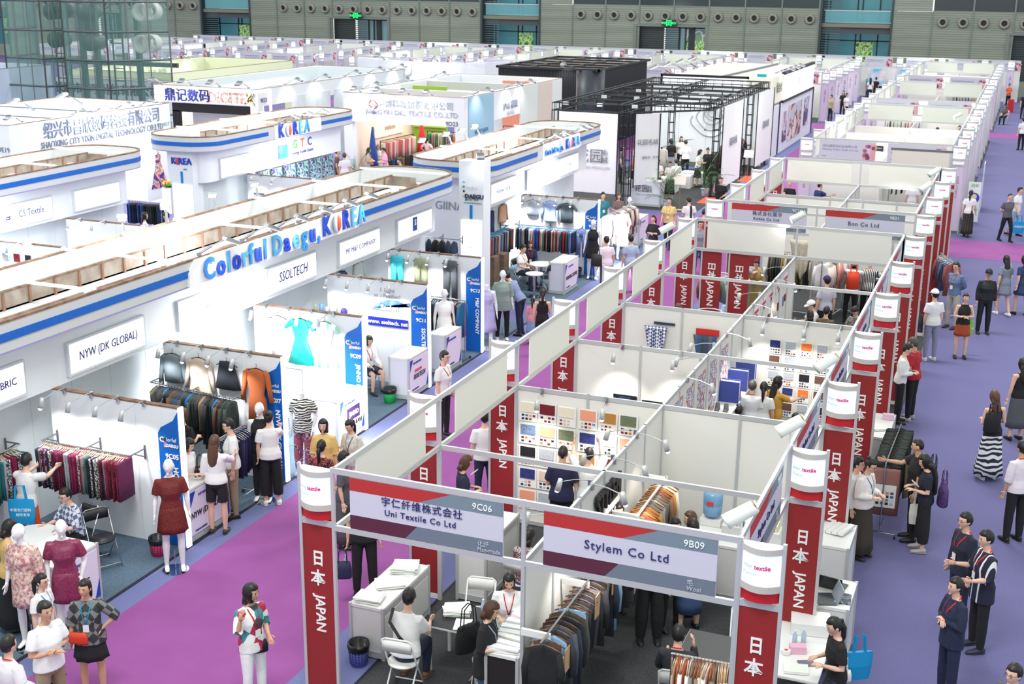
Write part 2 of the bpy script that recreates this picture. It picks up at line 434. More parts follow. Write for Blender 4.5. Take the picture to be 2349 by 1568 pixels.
# pose: la/ra = (upper arm dir, forearm dir); ll/rl = (thigh dir, shin dir); lean = forward tilt deg; side tilt; hy/hp = head yaw (to own left +) / pitch (down +)
DN = (0,0,-1)
POSES = {
 'stand': dict(la=((.18,.0,-1),(.08,-.2,-1)),ra=((-.18,0,-1),(-.08,-.2,-1)),ll=((.06,0,-1),(.02,.02,-1)),rl=((-.06,0,-1),(-.02,.02,-1))),
 'walk': dict(la=((.16,.25,-1),(.06,-.1,-1)),ra=((-.16,-.22,-1),(-.05,-.5,-1)),ll=((.03,-.3,-1),(.0,.05,-1)),rl=((-.03,.15,-1),(0,.45,-1)),lean=3),
 'hold': dict(la=((.22,.0,-1),(-.45,-.85,.05)),ra=((-.22,0,-1),(.45,-.85,.05)),ll=((.07,0,-1),(0,.02,-1)),rl=((-.07,-.04,-1),(0,.03,-1)),hp=24,lean=3),
 'hold1': dict(la=((.18,.05,-1),(.05,-.15,-1)),ra=((-.2,-.05,-1),(.3,-.85,.1)),ll=((.07,0,-1),(0,.02,-1)),rl=((-.07,-.04,-1),(0,.03,-1)),hp=14),
 'crossed': dict(la=((.3,-.12,-1),(-.95,-.42,.12)),ra=((-.3,-.12,-1),(.95,-.5,.02)),ll=((.08,0,-1),(0,.02,-1)),rl=((-.08,0,-1),(0,.02,-1))),
 'akimbo': dict(la=((.75,.12,-.8),(-.72,-.28,-.62)),ra=((-.2,.05,-1),(-.05,-.25,-1)),ll=((.07,0,-1),(0,.02,-1)),rl=((-.07,0,-1),(0,.02,-1)),hy=-15),
 'akimbo2': dict(la=((.75,.12,-.8),(-.72,-.28,-.62)),ra=((-.75,.12,-.8),(.72,-.28,-.62)),ll=((.1,0,-1),(0,.02,-1)),rl=((-.1,0,-1),(0,.02,-1))),
 'phone_ear': dict(la=((.2,.05,-1),(-.3,-.8,-.35)),ra=((-.3,-.25,-1),(.05,-.25,1)),ll=((.07,0,-1),(.0,.02,-1)),rl=((-.07,-.1,-1),(0,.08,-1)),hy=25,hp=8),
 'gesture': dict(la=((.2,-.2,-1),(.0,-1,.0)),ra=((-.25,-.3,-1),(-.1,-1,.12)),ll=((.08,0,-1),(0,.02,-1)),rl=((-.08,0,-1),(0,.02,-1)),hp=10),
 'reach': dict(la=((.15,-.9,-.35),(-.05,-1,.12)),ra=((-.15,-.9,-.3),(.05,-1,.2)),ll=((.07,0,-1),(0,.02,-1)),rl=((-.07,0,-1),(0,.02,-1)),lean=6,hp=10),
 'reach_up': dict(la=((.25,-.7,.3),(-.1,-.6,.8)),ra=((-.25,-.7,.25),(.2,-.6,.8)),ll=((.07,0,-1),(0,.02,-1)),rl=((-.07,0,-1),(0,.02,-1)),lean=3),
 'reach1': dict(la=((.15,.0,-1),(.05,-.2,-1)),ra=((-.1,-.85,-.5),(0,-1,.1)),ll=((.07,0,-1),(0,.02,-1)),rl=((-.07,0,-1),(0,.02,-1)),hy=-12,hp=8),
 'back': dict(la=((.25,.35,-1),(-.75,.25,-.5)),ra=((-.25,.35,-1),(.75,.25,-.5)),ll=((.08,0,-1),(0,.02,-1)),rl=((-.08,0,-1),(0,.02,-1))),
 'backwalk': dict(la=((.25,.35,-1),(-.75,.25,-.5)),ra=((-.25,.35,-1),(.75,.25,-.5)),ll=((.06,-.35,-1),(0,.0,-1)),rl=((-.06,.22,-1),(0,.3,-1))),
 'bend': dict(la=((.15,-.5,-1),(-.1,-.9,-.3)),ra=((-.15,-.5,-1),(.1,-.9,-.3)),ll=((.07,.05,-1),(0,.1,-1)),rl=((-.07,-.12,-1),(0,.15,-1)),lean=34,hp=5),
 'sit': dict(la=((.15,-.25,-1),(-.25,-.85,-.2)),ra=((-.15,-.25,-1),(.25,-.85,-.2)),ll=((.12,-1,-.02),(.02,.02,-1)),rl=((-.12,-1,-.02),(-.02,.02,-1)),lean=4,hp=18,sit=1),
 'sit_desk': dict(la=((.25,-.5,-1),(-.2,-.95,.08)),ra=((-.25,-.5,-1),(.2,-.95,.08)),ll=((.12,-1,-.02),(.0,.18,-1)),rl=((-.12,-1,-.02),(.0,.18,-1)),lean=9,hp=16,sit=1),
 'sit_chin': dict(la=((.25,-.5,-1),(-.2,-.95,.08)),ra=((-.2,-.75,-.9),(.12,-.15,1)),ll=((.12,-1,-.02),(.0,.1,-1)),rl=((-.12,-1,-.02),(.0,.1,-1)),lean=8,hp=8,sit=1),
 'mann': dict(la=((.2,.06,-1),(.12,-.12,-1)),ra=((-.2,.06,-1),(-.12,-.25,-1)),ll=((.05,-.02,-1),(.0,.02,-1)),rl=((-.05,.04,-1),(-.03,.06,-1)),hy=-18),
 'mann2': dict(la=((.32,.1,-1),(-.25,-.35,-1)),ra=((-.22,.02,-1),(.1,-.5,-1)),ll=((.05,-.06,-1),(.0,.0,-1)),rl=((-.05,.04,-1),(-.03,.08,-1)),hy=8),
}
class Sk: pass
def skel(pose):
    p = POSES[pose]; s = Sk(); s.p = p
    s.sit = p.get('sit',0); zp = .52 if s.sit else .93
    s.pel = Vector((0,0,zp)); ln = R(p.get('lean',0))
    s.up = Vector((0,-math.sin(ln),math.cos(ln))); s.fw = Vector((0,-math.cos(ln),-math.sin(ln)))
    T = lambda t,x=0,f=0: s.pel + s.up * t + Vector((x,0,0)) + s.fw * f
    s.T = T; s.neck = T(.50)
    s.sh = {1: T(.435,.16,-.01),-1: T(.435,-.16,-.01)}
    s.el = {}; s.wr = {}; s.kn = {}; s.an = {}; s.ha = {}
    for sg,k in ((1,'la'),(-1,'ra')):
        u,f = vn(*p[k][0]),vn(*p[k][1]); s.el[sg] = s.sh[sg] + u * .27; s.wr[sg] = s.el[sg] + f * .235; s.ha[sg] = f
    lo = 9
    for sg,k in ((1,'ll'),(-1,'rl')):
        u,f = vn(*p[k][0]),vn(*p[k][1]); h = s.pel + Vector((.085 * sg,0,-.04))
        s.kn[sg] = h + u * .42; s.an[sg] = s.kn[sg] + f * .41; lo = min(lo,s.an[sg].z)
    dz = .07 - lo
    if not s.sit or True:
        for d in (s.sh,s.el,s.wr,s.kn,s.an):
            for k in d: d[k] = d[k] + Vector((0,0,dz))
        s.pel = s.pel + Vector((0,0,dz)); s.neck = s.T(.50)
    s.hd = s.neck + s.up * .17 + s.fw * .025
    hy,hp = R(p.get('hy',0)),R(p.get('hp',4))
    s.HM = Matrix.Translation(s.hd) @ Matrix.Rotation(hy,4,'Z') @ Matrix.Rotation(hp,4,'X')   # head local: -Y forward
    if hp: s.HM = s.HM @ Matrix.Translation((0,-.02 * math.sin(hp) * 2,0))
    return s
_sk = {}
def SKEL(p):
    if p not in _sk: _sk[p] = skel(p)
    return _sk[p]
def oring(mb,c,xa,ya,rx,ry,n=16): return mb.ring(c,xa,ya,n,rx,ry)
def torso(mb,s,rows,n=16):
    prev = None
    for (t,rx,ry,f) in rows:
        a = mb.ring(s.pel + s.up * t + s.fw * f,Vector((1,0,0)),-s.fw,n,rx,ry)
        if prev is None: mb.cap(a,n)
        else: mb.bridge(prev,a,n)
        prev = a
    mb.cap(prev,n,True)
def jawfn(q):
    x,y,z = q
    if z < 0: k = 1 - .42 * (-z / .115) ** 1.6; x *= k; y = y * (1 - .18 * (-z / .115)) - .012 * (-z / .115)
    return (x,y,z)
def hand(mb,w,f,sg,curl=.35,L=.17):
    """palm and five fingers from wrist w along f"""
    f = f.normalized(); side = Vector((sg,0,0)); side = (side - f * side.dot(f))
    if side.length < .2: side = Vector((0,-1,0)) - f * Vector((0,-1,0)).dot(f)
    th = Vector((0,-1,0)) - f * Vector((0,-1,0)).dot(f)
    if th.length < .3: th = Vector((0,0,1)) - f * f.z
    th.normalize(); nrm = f.cross(th).normalized() * (-sg)      # th = thumb side, nrm = palm normal
    mb.tube([w - f * .01,w + f * .03,w + f * .085],[(.026,.02),(.038,.017),(.038,.014)],10) if False else None
    prev = None
    for (d,a,b) in ((-.015,.024,.019),(.03,.036,.018),(.08,.038,.014),(.092,.034,.01)):
        r = mb.ring(w + f * d,th,nrm,10,a,b)
        if prev is None: mb.cap(r,10)
        else: mb.bridge(prev,r,10)
        prev = r
    mb.cap(prev,10,True)
    for i,ln in enumerate((.068,.078,.072,.056)):
        o = w + f * .082 + th * (.028 - .0185 * i)
        c1 = f * math.cos(curl * .6) + nrm * math.sin(curl * .6); c2 = f * math.cos(curl * 1.8) + nrm * math.sin(curl * 1.8)
        mb.tube([o,o + c1 * ln * .5,o + c1 * ln * .5 + c2 * ln * .5],[.0092,.0085,.0065],6)
    o = w + f * .025 + th * .03
    t1 = (f * .7 + th * .75 + nrm * .2).normalized(); t2 = (f * .95 + th * .3 + nrm * .3).normalized()
    mb.tube([o,o + t1 * .032,o + t1 * .032 + t2 * .032],[.0125,.0105,.008],6)
_bc = {}
def body_mesh(pose,manne=False,sex='f',head=True):
    k = (pose,manne,sex,head)
    if k in _bc: return _bc[k]
    s = SKEL(pose); mb = MB(); m = 1.0 if sex == 'f' else 1.08
    torso(mb,s,[(-.1,.10,.09,0),(-.04,.158,.115,-.01),(.04,.162,.118,-.01),(.16,.122 * m,.092 * m,.01),(.28,.142 * m,.105 * m,.015),(.38,.158 * m,.1,.0),(.44,.155 * m,.075,-.01),(.485,.09,.055,-.012),(.52,.052,.052,0)])
    mb.tube([s.T(.46),s.neck,s.hd - s.up * .05],[.06,.048 * m,.046 * m],12)
    for sg in (1,-1):
        inn = s.sh[sg] - Vector((.06 * sg,0,0))
        mb.tube([inn,s.sh[sg],s.sh[sg].lerp(s.el[sg],.35),s.el[sg],s.el[sg].lerp(s.wr[sg],.3),s.wr[sg]],[.045,.054 * m,.044 * m,.035 * m,.037 * m,.022 * m],12)
        h = s.pel + Vector((.085 * sg,0,-.02))
        if s.sit: h = h + Vector((0,0,-.01))
        mb.tube([h,h.lerp(s.kn[sg],.3),s.kn[sg],s.kn[sg].lerp(s.an[sg],.3),s.an[sg] - Vector((0,0,.01))],[.09,.082,.052,.054,.033],12)
        a = s.an[sg]
        mb.tube([a + Vector((0,.045,-.045)),a + Vector((0,.01,-.03)),a + Vector((0,-.08,-.045)),a + Vector((0,-.15,-.055))],[(.03,.025),(.034,.034),(.038,.022),(.028,.012)],10)
    if head:
        H = MB(); H.sphere((0,0,0),.074,.092,.113,20,14,jawfn)
        H.tube([(0,-.083,.018),(0,-.096,-.012),(0,-.09,-.028)],[.009,.0135,.011],8)
        for sg in (1,-1): H.sphere((.076 * sg,.008,-.005),.010,.02,.03,8,6)
        H.sphere((0,-.076,-.052),.024,.016,.012,8,6); H.sphere((0,-.078,-.092),.022,.016,.016,8,6)
        n = len(mb.v); mb.v += [tuple(s.HM @ Vector(p)) for p in H.v]
        for f in H.f: mb.face(*[n + i for i in f])
    me = remeshed(mb,'body',.0115,1)
    hb = MB()
    for sg in (1,-1): hand(hb,s.wr[sg],s.ha[sg] if pose != 'gesture' else (s.ha[sg] + Vector((.15 * -sg,0,.1))),sg,.12 if manne or pose == 'gesture' else .45)
    bm = bmesh.new(); bm.from_mesh(me); hm = hb.mesh('h',smooth=True); bm.from_mesh(hm); bm.to_mesh(me); bm.free(); D.meshes.remove(hm)
    me.polygons.foreach_set('use_smooth',[True] * len(me.polygons))
    _bc[k] = me; return me
_gc = {}
def top_mesh(pose,sleeve='short',length=.0,loose=1.0,sex='f'):
    """sleeve none/short/elbow/long; length = hem below the hip joint"""
    k = ('top',pose,sleeve,length,loose,sex)
    if k in _gc: return _gc[k]
    s = SKEL(pose); mb = MB(); m = (1.0 if sex == 'f' else 1.09) ; L = loose
    rows = []
    hem = -length if not s.sit else max(-length,-.04)
    rows += [(hem,.178 * L * (1 + .25 * max(0,length)),.135 * L,-.005),(.04,.176 * L,.13 * L,-.005),(.16,.137 * m * L,.104 * m * L,.01),(.28,.160 * m * (L * .4 + .6),.121 * m,.018),(.38,.162 * m,.11,.003),(.435,.15 * m,.082,-.008),(.485,.098,.064,-.01),(.505,.06,.055,-.005)]
    torso(mb,s,rows,20)
    if sleeve != 'none':
        for sg in (1,-1):
            sh,el,wr = s.sh[sg],s.el[sg],s.wr[sg]; inn = sh - Vector((.07 * sg,0,.0)); w = .012 * L * L
            if sleeve == 'short': pts = [inn,sh,sh.lerp(el,.4),sh.lerp(el,.72)]; rr = [.045,.059 * m,.055 * m + w,.056 * m + w]
            elif sleeve == 'elbow': pts = [inn,sh,sh.lerp(el,.5),el,el.lerp(wr,.2)]; rr = [.05,.06 * m,.054 * m + w,.05 * m + w,.056 + w]
            else: pts = [inn,sh,sh.lerp(el,.5),el,el.lerp(wr,.5),el.lerp(wr,.97)]; rr = [.05,.06 * m,.053 * m + w,.047 * m + w,.043 + w,.034 + w * .6]
            mb.tube(pts,rr,12)
    r = remeshed(mb,'top',.013,1); _gc[k] = r; return r
def legs_mesh(pose,kind='trousers',loose=1.0):
    k = ('legs',pose,kind,loose)
    if k in _gc: return _gc[k]
    s = SKEL(pose); mb = MB(); L = loose
    if kind in ('trousers','shorts','cropped'):
        torso(mb,s,[(-.12,.11,.1,0),(-.06,.166,.125,-.008),(.03,.17,.125,-.008),(.10,.145,.108,.0)],18)
        end = {'trousers': 1.02,'cropped': .72,'shorts': -1}[kind]
        for sg in (1,-1):
            h = s.pel + Vector((.085 * sg,0,-.03)); kn,an = s.kn[sg],s.an[sg]
            if end < 0: pts = [h,h.lerp(kn,.3),h.lerp(kn,.78)]; rr = [.094,.096,.09]
            else: pts = [h,h.lerp(kn,.3),kn,kn.lerp(an,.3),kn.lerp(an,end)]; rr = [.094,.09,.064 * L,.064 * L,(.046 if end > 1 else .056) * L]
            mb.tube(pts,rr,14)
    else:   # skirts: hem as a fraction of the leg: short .35, knee .55, long .85
        hem = {'mini': .36,'knee': .55,'midi': .74,'long': .95}[kind]; n = 24; prev = None
        if s.sit:
            torso(mb,s,[(-.1,.15,.12,0),(-.03,.178,.13,-.005),(.08,.15,.115,0)],18)
            for sg in (1,-1):
                h = s.pel + Vector((.085 * sg,0,-.03)); mb.tube([h,s.kn[sg]],[.1,.085],12)
        else:
            an = (s.an[1] + s.an[-1]) / 2; kn = (s.kn[1] + s.kn[-1]) / 2; pe = s.pel
            fx = (abs(s.kn[1].y - s.kn[-1].y)) * .5
            for t in (-.14,0,.25,.5,.75,1.0):
                q = t * hem
                if t <= 0: c = pe + s.up * (.10 if t < 0 else 0); rx,ry = ((.142,.108) if t < 0 else (.172,.125))
                else:
                    c = pe.lerp(kn,min(1,q / .5)) if q < .5 else kn.lerp(an,(q - .5) / .5)
                    rx = .178 + .07 * q * L; ry = .128 + .07 * q * L + fx * min(1,q * 2)
                i0 = len(mb.v)
                for i in range(n):
                    a = 2 * PI * i / n; fl = 1 + (.05 * t * L if t > 0 else 0) * math.cos(8 * a)
                    mb.v.append(tuple(c + Vector((rx * fl * math.cos(a),ry * fl * math.sin(a),0))))
                if prev is None: mb.cap(i0,n,True)
                else: mb.bridge(i0,prev,n)
                prev = i0
            mb.cap(prev,n)
            r = mb.mesh('skirt',smooth=True); _gc[k] = r; return r
    r = remeshed(mb,'legs',.014,1); _gc[k] = r; return r
def hair_mesh(pose,style):
    k = ('hair',pose,style)
    if k in _gc: return _gc[k]
    s = SKEL(pose); H = MB()
    deep = {'short': -.02,'buzz': .0,'bob': -.13,'long': -.10,'pony': -.035,'bun': -.035,'cap': -.02}[style]
    rnd = random.Random(hash(style) % 97 if False else len(style))
    def fn(q):
        x,y,z = q
        k2 = 1.0
        face = y < -.03 and z < .055
        side = z < deep - (.055 if y > .02 and style in ('short','buzz','pony','bun','cap') else 0) and not (style in ('bob','long') and y > -.035)
        if z < 0 and style in ('bob','long'):
            z *= 1.25 if style == 'bob' else 1.3
        elif z < 0: k3 = 1 - .25 * (-z / .12); x *= k3
        if style in ('bob','long') and abs(x) > .02 and y > -.06 and z < .03: face = y < -.06
        if face or side: return (x * .8,y * .78 + .012,z * .85)
        j = 1 + rnd.uniform(-.018,.03) * (style != 'buzz')
        return (x * j,y * j + .004,z * j + .006)
    e = {'buzz': .003,'short': .011,'bob': .016,'long': .012,'pony': .008,'bun': .008,'cap': .014}[style]
    H.sphere((0,.002,.008),.075 + e,.094 + e,.112 + e,22,16,fn)
    if style == 'pony': H.sphere((0,.11,.03),.03,.03,.03,8,6)
    if style == 'bun': H.sphere((0,.085,.085),.042,.042,.04,10,8)
    if style == 'bob': H.tube([(0,.05,-.03),(0,.055,-.15)],[(.08,.05),(.076,.045)],14)
    n = len(H.v); M = s.HM
    o = MB(); o.v = [tuple(M @ Vector(p)) for p in H.v]; o.f = H.f; o.m = H.m
    hy = R(s.p.get('hy',0)) * .6
    def dn(pts): return [tuple(s.hd + Matrix.Rotation(hy,3,'Z') @ Vector(q)) for q in pts]
    b0 = (s.HM @ Vector((0,.05,.03))) - s.hd; b0 = Matrix.Rotation(-hy,3,'Z') @ b0
    if style == 'long':
        o.tube(dn([b0,(0,b0.y + .03,-.07),(0,max(.095,b0.y + .05),-.2),(0,.115,-.32),(0,.11,-.4)]),[(.068,.05),(.084,.042),(.092,.036),(.08,.03),(.045,.016)],14)
    if style == 'pony':
        b1 = Matrix.Rotation(-hy,3,'Z') @ ((s.HM @ Vector((0,.11,.03))) - s.hd)
        o.tube(dn([b1,(0,b1.y + .035,-.03),(0,b1.y + .04,-.16),(0,b1.y + .03,-.27)]),[.02,.036,.03,.008],10)
    r = o.mesh('hair',smooth=True); _gc[k] = r; return r
def cap_mesh(pose):
    k = ('capm',pose)
    if k in _gc: return _gc[k]
    s = SKEL(pose); H = MB()
    H.sphere((0,.004,.035),.094,.112,.105,18,12,lambda q: (q.x,q.y,max(q.z,-.005)))
    H.tube([(0,-.07,.035),(0,-.13,.03),(0,-.18,.02)],[(.075,.01),(.07,.008),(.04,.005)],12)
    o = MB(); o.v = [tuple(s.HM @ Vector(p)) for p in H.v]; o.f = H.f; o.m = H.m
    r = o.mesh('cap',smooth=True); _gc[k] = r; return r
def shoe_mesh(pose,sg):
    k = ('shoe',pose,sg)
    if k in _gc: return _gc[k]
    s = SKEL(pose); a = s.an[sg]; mb = MB()
    mb.tube([a + Vector((0,.07,-.03)),a + Vector((0,.05,-.028)),a + Vector((0,-.0,-.026)),a + Vector((0,-.08,-.04)),a + Vector((0,-.15,-.048)),a + Vector((0,-.185,-.052))],[(.02,.022),(.038,.042),(.042,.044),(.048,.032),(.042,.024),(.018,.014)],12)
    mb.tube([a + Vector((0,.075,-.062)),a + Vector((0,.04,-.062)),a + Vector((0,-.1,-.064)),a + Vector((0,-.19,-.064))],[(.02,.01),(.04,.01),(.05,.01),(.025,.01)],10)
    r = mb.mesh('shoe',smooth=True); _gc[k] = r; return r
def face_meshes(pose):
    k = ('face',pose)
    if k in _gc: return _gc[k]
    s = SKEL(pose); E = []
    for sg in (1,-1):
        o = MB(); o.sphere((.028 * sg,-.080,.016),.0125,.006,.0055,8,6); o.tube([(.042 * sg,-.076,.032),(.028 * sg,-.084,.036),(.014 * sg,-.084,.034)],.0028,5)
        o.v = [tuple(s.HM @ Vector(p)) for p in o.v]; E.append(o.mesh('eye',smooth=True))
    o = MB(); o.sphere((0,-.0915,-.052),.019,.005,.0055,8,6); o.v = [tuple(s.HM @ Vector(p)) for p in o.v]; E.append(o.mesh('mouth',smooth=True))
    g = MB()
    for sg in (1,-1):
        pts = [(.028 * sg + .02 * math.cos(t),-.092,.014 + .015 * math.sin(t)) for t in [i * PI / 5 for i in range(11)]]; g.tube(pts,.0022,4,False)
        g.tube([(.048 * sg,-.09,.018),(.078 * sg,-.0,.02)],.002,4)
    g.tube([(-.008,-.094,.018),(.008,-.094,.018)],.002,4)
    g.v = [tuple(s.HM @ Vector(p)) for p in g.v]; E.append(g.mesh('glasses',smooth=True))
    _gc[k] = E; return E
def lanyard_mesh(pose):
    k = ('lan',pose)
    if k in _gc: return _gc[k]
    s = SKEL(pose); mb = MB(); P = lambda x,t,f: s.T(t,x,f)
    for sg in (1,-1):
        mb.tube([P(.0,.53,-.066),P(.06 * sg,.52,-.03),P(.072 * sg,.47,.045),P(.045 * sg,.36,.128),P(.004 * sg,.20,.142)],[(.009,.003)] * 5,6)
    mb.box(-.001,.001,0,.001,0,.001)
    bad = MB(); c = P(0,.155,.148); bad.cbox(c.x,c.y,c.z,.075,.006,.1)
    r = (mb.mesh('lanyard',smooth=True),bad.mesh('badge')); _gc[k] = r; return r

SKIN = mat((226,182,158),.55,key='s'); SKIN2 = mat((205,158,130),.55,key='s'); HAIRB = mat((26,22,22),.45,key='h'); HAIRBR = mat((86,56,38),.45,key='h')
HAIRG = mat((150,120,82),.5,key='h'); LIPS = mat((176,84,84),.5); EYEM = mat((28,20,18),.3); MANQ = mat((238,238,240),.18)
REDL = mat((206,22,48),.6); TEAL = mat((0,150,190),.6); LANO = mat((235,130,30),.6)
def person(at,rz,pose,label,top=None,legs=None,hair=('short',HAIRB),shoes=(24,24,26),h=1.66,skin=SKIN,lan=None,glasses=False,sex='f',cap=None,group=None,face=True,z=None):
    """top=(sleeve,length,loose,material), legs=(kind,loose,material)"""
    k = h / 1.68
    o = obj('person',body_mesh(pose,False,sex),None,skin); o.location = (at[0],at[1],z or .008); o.rotation_euler = (0,0,R(rz)); o.scale = (k,k,k)
    meta(o,label,'person',group)
    if legs: obj({'trousers': 'trousers','cropped': 'trousers','shorts': 'shorts'}.get(legs[0],'skirt'),legs_mesh(pose,legs[0],legs[1]),o,legs[2])
    if top: obj('shirt' if top[1] < .2 else 'dress',top_mesh(pose,top[0],top[1],top[2],sex),o,top[3])
    if hair: obj('hair',hair_mesh(pose,hair[0]),o,hair[1])
    if cap: obj('cap',cap_mesh(pose),o,cap)
    if shoes:
        sm = mat(shoes,.5,key='shoe')
        for sg in (1,-1): obj('shoe',shoe_mesh(pose,sg),o,sm)
    if face:
        E = face_meshes(pose); obj('eye',E[0],o,EYEM); obj('eye',E[1],o,EYEM); obj('mouth',E[2],o,LIPS)
        if glasses: obj('glasses',E[3],o,EYEM)
    if lan is not None:
        l = lanyard_mesh(pose); obj('lanyard',l[0],o,lan); obj('badge',l[1],o,WHITE)
    return o
def mannequin(at,rz,pose,label,top=None,legs=None,h=1.78,head=True,group=None,base=True):
    k = h / 1.68
    o = obj('mannequin',body_mesh(pose,True,'f',head),None,MANQ); o.location = (at[0],at[1],.02); o.rotation_euler = (0,0,R(rz)); o.scale = (k,k,k); meta(o,label,'mannequin',group)
    if legs: obj('trousers' if legs[0] in ('trousers','cropped') else 'skirt',legs_mesh(pose,legs[0],legs[1]),o,legs[2])
    if top: obj('dress' if top[1] > .2 or (legs and legs[0] not in ('trousers',)) else 'blouse',top_mesh(pose,top[0],top[1],top[2]),o,top[3])
    if base:
        b = MB(); b.lathe([(.19,-.018),(.19,-.008),(.02,-.004)],n=24); b.cyl((0,.02,0),(0,.03,.3),.008,8); obj('base_plate',b.mesh('base_plate',smooth=False),o,CHROME)
    return o

# ------------------------------------------------------------------ shared pieces: posts, rails, panels, lamps, racks, clothes, furniture
def wall_run(name,label,x0,y0,x1,y1,z=2.47,th=.04,m=PANEL,step=.99,top=True,cat='partition',rail=ALU,panels=True):
    """a straight partition of panels held between posts and rails"""
    t = thing(name,label,cat,(x0,y0,0)); L = math.hypot(x1 - x0,y1 - y0); n = max(1,round(L / step))
    ax = abs(x1 - x0) > abs(y1 - y0)
    pm = MB(); pm.cbox(0,0,z / 2,.045,.045,z); pme = pm.mesh('post',rail)
    w = L / n; q = MB(); q.box(.022,w - .022,-.006,.006,.1,z - .06) if ax else q.box(-.006,.006,.022,w - .022,.1,z - .06)
    qme = q.mesh('panel',m)
    for i in range(n + 1):
        d = (i * w,0,0) if ax else (0,i * w,0)
        obj('post',pme,t,None,d)
        if i < n and panels: obj('panel',qme,t,None,d)
    r = MB()
    for (a,b) in ((z - .07,z - .0),(.03,.1)):
        if ax: r.box(.02,L - .02,-.02,.02,a,b)
        else: r.box(-.02,.02,.02,L - .02,a,b)
    obj('rail',r.mesh('rail',rail),t)
    return t
def beam(name,label,p0,p1,h=.07,w=.04,m=ALU,cat='rail'):
    (x0,y0,z),(x1,y1,_) = p0,p1
    b = MB()
    if abs(x1 - x0) > abs(y1 - y0): b.box(x0,x1,y0 - w / 2,y0 + w / 2,z - h,z)
    else: b.box(x0 - w / 2,x0 + w / 2,y0,y1,z - h,z)
    return meta(b.build(name,m),label,cat)

# clip-on arm spotlight; local +X is the way the arm reaches
def make_arm_light():
    t = thing('arm_spotlight','','spotlight')
    MB().cbox(0,0,.03,.05,.05,.1).build('clamp',CHROME,t,world=False)
    MB().tube([(0,0,.07),(.2,0,.05),(.42,0,-.02)],.007,6).build('arm',CHROME,t,world=False)
    MB().tube([(.42,0,.02),(.43,0,-.04),(.46,0,-.15)],[.03,.038,.042],12).build('lamp_head',ALU,t,True,world=False)
    MB().sphere((.465,0,-.155),.034,.034,.028,10,6).build('bulb',mat((255,252,245),.4,emit=5.0),t,True,world=False)
    return t
ARM = make_arm_light(); ARM_USED = [0]
def arm_light(loc,rz,label,group=None,power=0,color=(1,.95,.88),spot=95):
    if not ARM_USED[0]:
        ARM_USED[0] = 1; o = ARM; o.location = loc; o.rotation_euler = (0,0,R(rz)); o['label'] = label
        if group: o['group'] = group
    else: o = dup(ARM,loc,rz,label,group)
    if not group and 'group' in o: del o['group']
    if power:
        c,s = math.cos(R(rz)),math.sin(R(rz))
        lamp('spot_bulb','SPOT',(loc[0] + .47 * c,loc[1] + .47 * s,loc[2] - .2),power,color,.04,to=(loc[0] + .1 * c,loc[1] + .1 * s,loc[2] - 1.3),spot=spot,blend=.9)
    return o

def make_flood(arm=.55,head=.2):
    """long-arm display flood: arm rises and reaches along local +X, flat grooved head looks down and back"""
    t = thing('flood_lamp','','spotlight')
    MB().cbox(0,0,.03,.09,.06,.06).tube([(0,0,.03),(arm * .45,0,.16)],.028,8).build('bracket',CHROME,t,world=False)
    MB().tube([(arm * .4,0,.15),(arm,0,.26)],.01,6).build('arm',CHROME,t,world=False)
    h = MB().poly([(arm - .02,.30),(arm - .06,.25),(arm + head,.14),(arm + head + .03,.2)][::-1],-.1,.1,'xz'); h.build('lamp_head',mat((186,190,194),.3,.6),t,world=False)
    f = MB()
    for i in range(7): f.box(arm + .0 + head * i / 7,arm + .012 + head * i / 7,-.1,.1,.28 - .017 * i,.315 - .017 * i)
    f.build('cooling_fins',mat((150,154,158),.35,.6),t,world=False)
    MB().poly([(arm - .05,.248),(arm + head - .01,.142),(arm + head - .012,.136),(arm - .052,.242)][::-1],-.085,.085,'xz').build('lamp_glass',mat((255,255,255),.4,emit=3),t,world=False)
    return t
FLOOD = make_flood(); FL_USED = [0]
def flood(loc,rz,label,group=None,power=0,scale=1):
    if not FL_USED[0]: FL_USED[0] = 1; o = FLOOD; o.location = loc; o.rotation_euler = (0,0,R(rz)); o['label'] = label; o.scale = (scale,) * 3
    else: o = dup(FLOOD,loc,rz,label,group,scale)
    if group: o['group'] = group
    elif 'group' in o: del o['group']
    if power:
        c,s = math.cos(R(rz)),math.sin(R(rz))
        lamp('flood_bulb','SPOT',(loc[0] + .62 * c,loc[1] + .62 * s,loc[2] + .1),power,(1,.99,1),.08,to=(loc[0] + .1 * c,loc[1] + .1 * s,loc[2] - .9),spot=115,blend=.8)
    return o

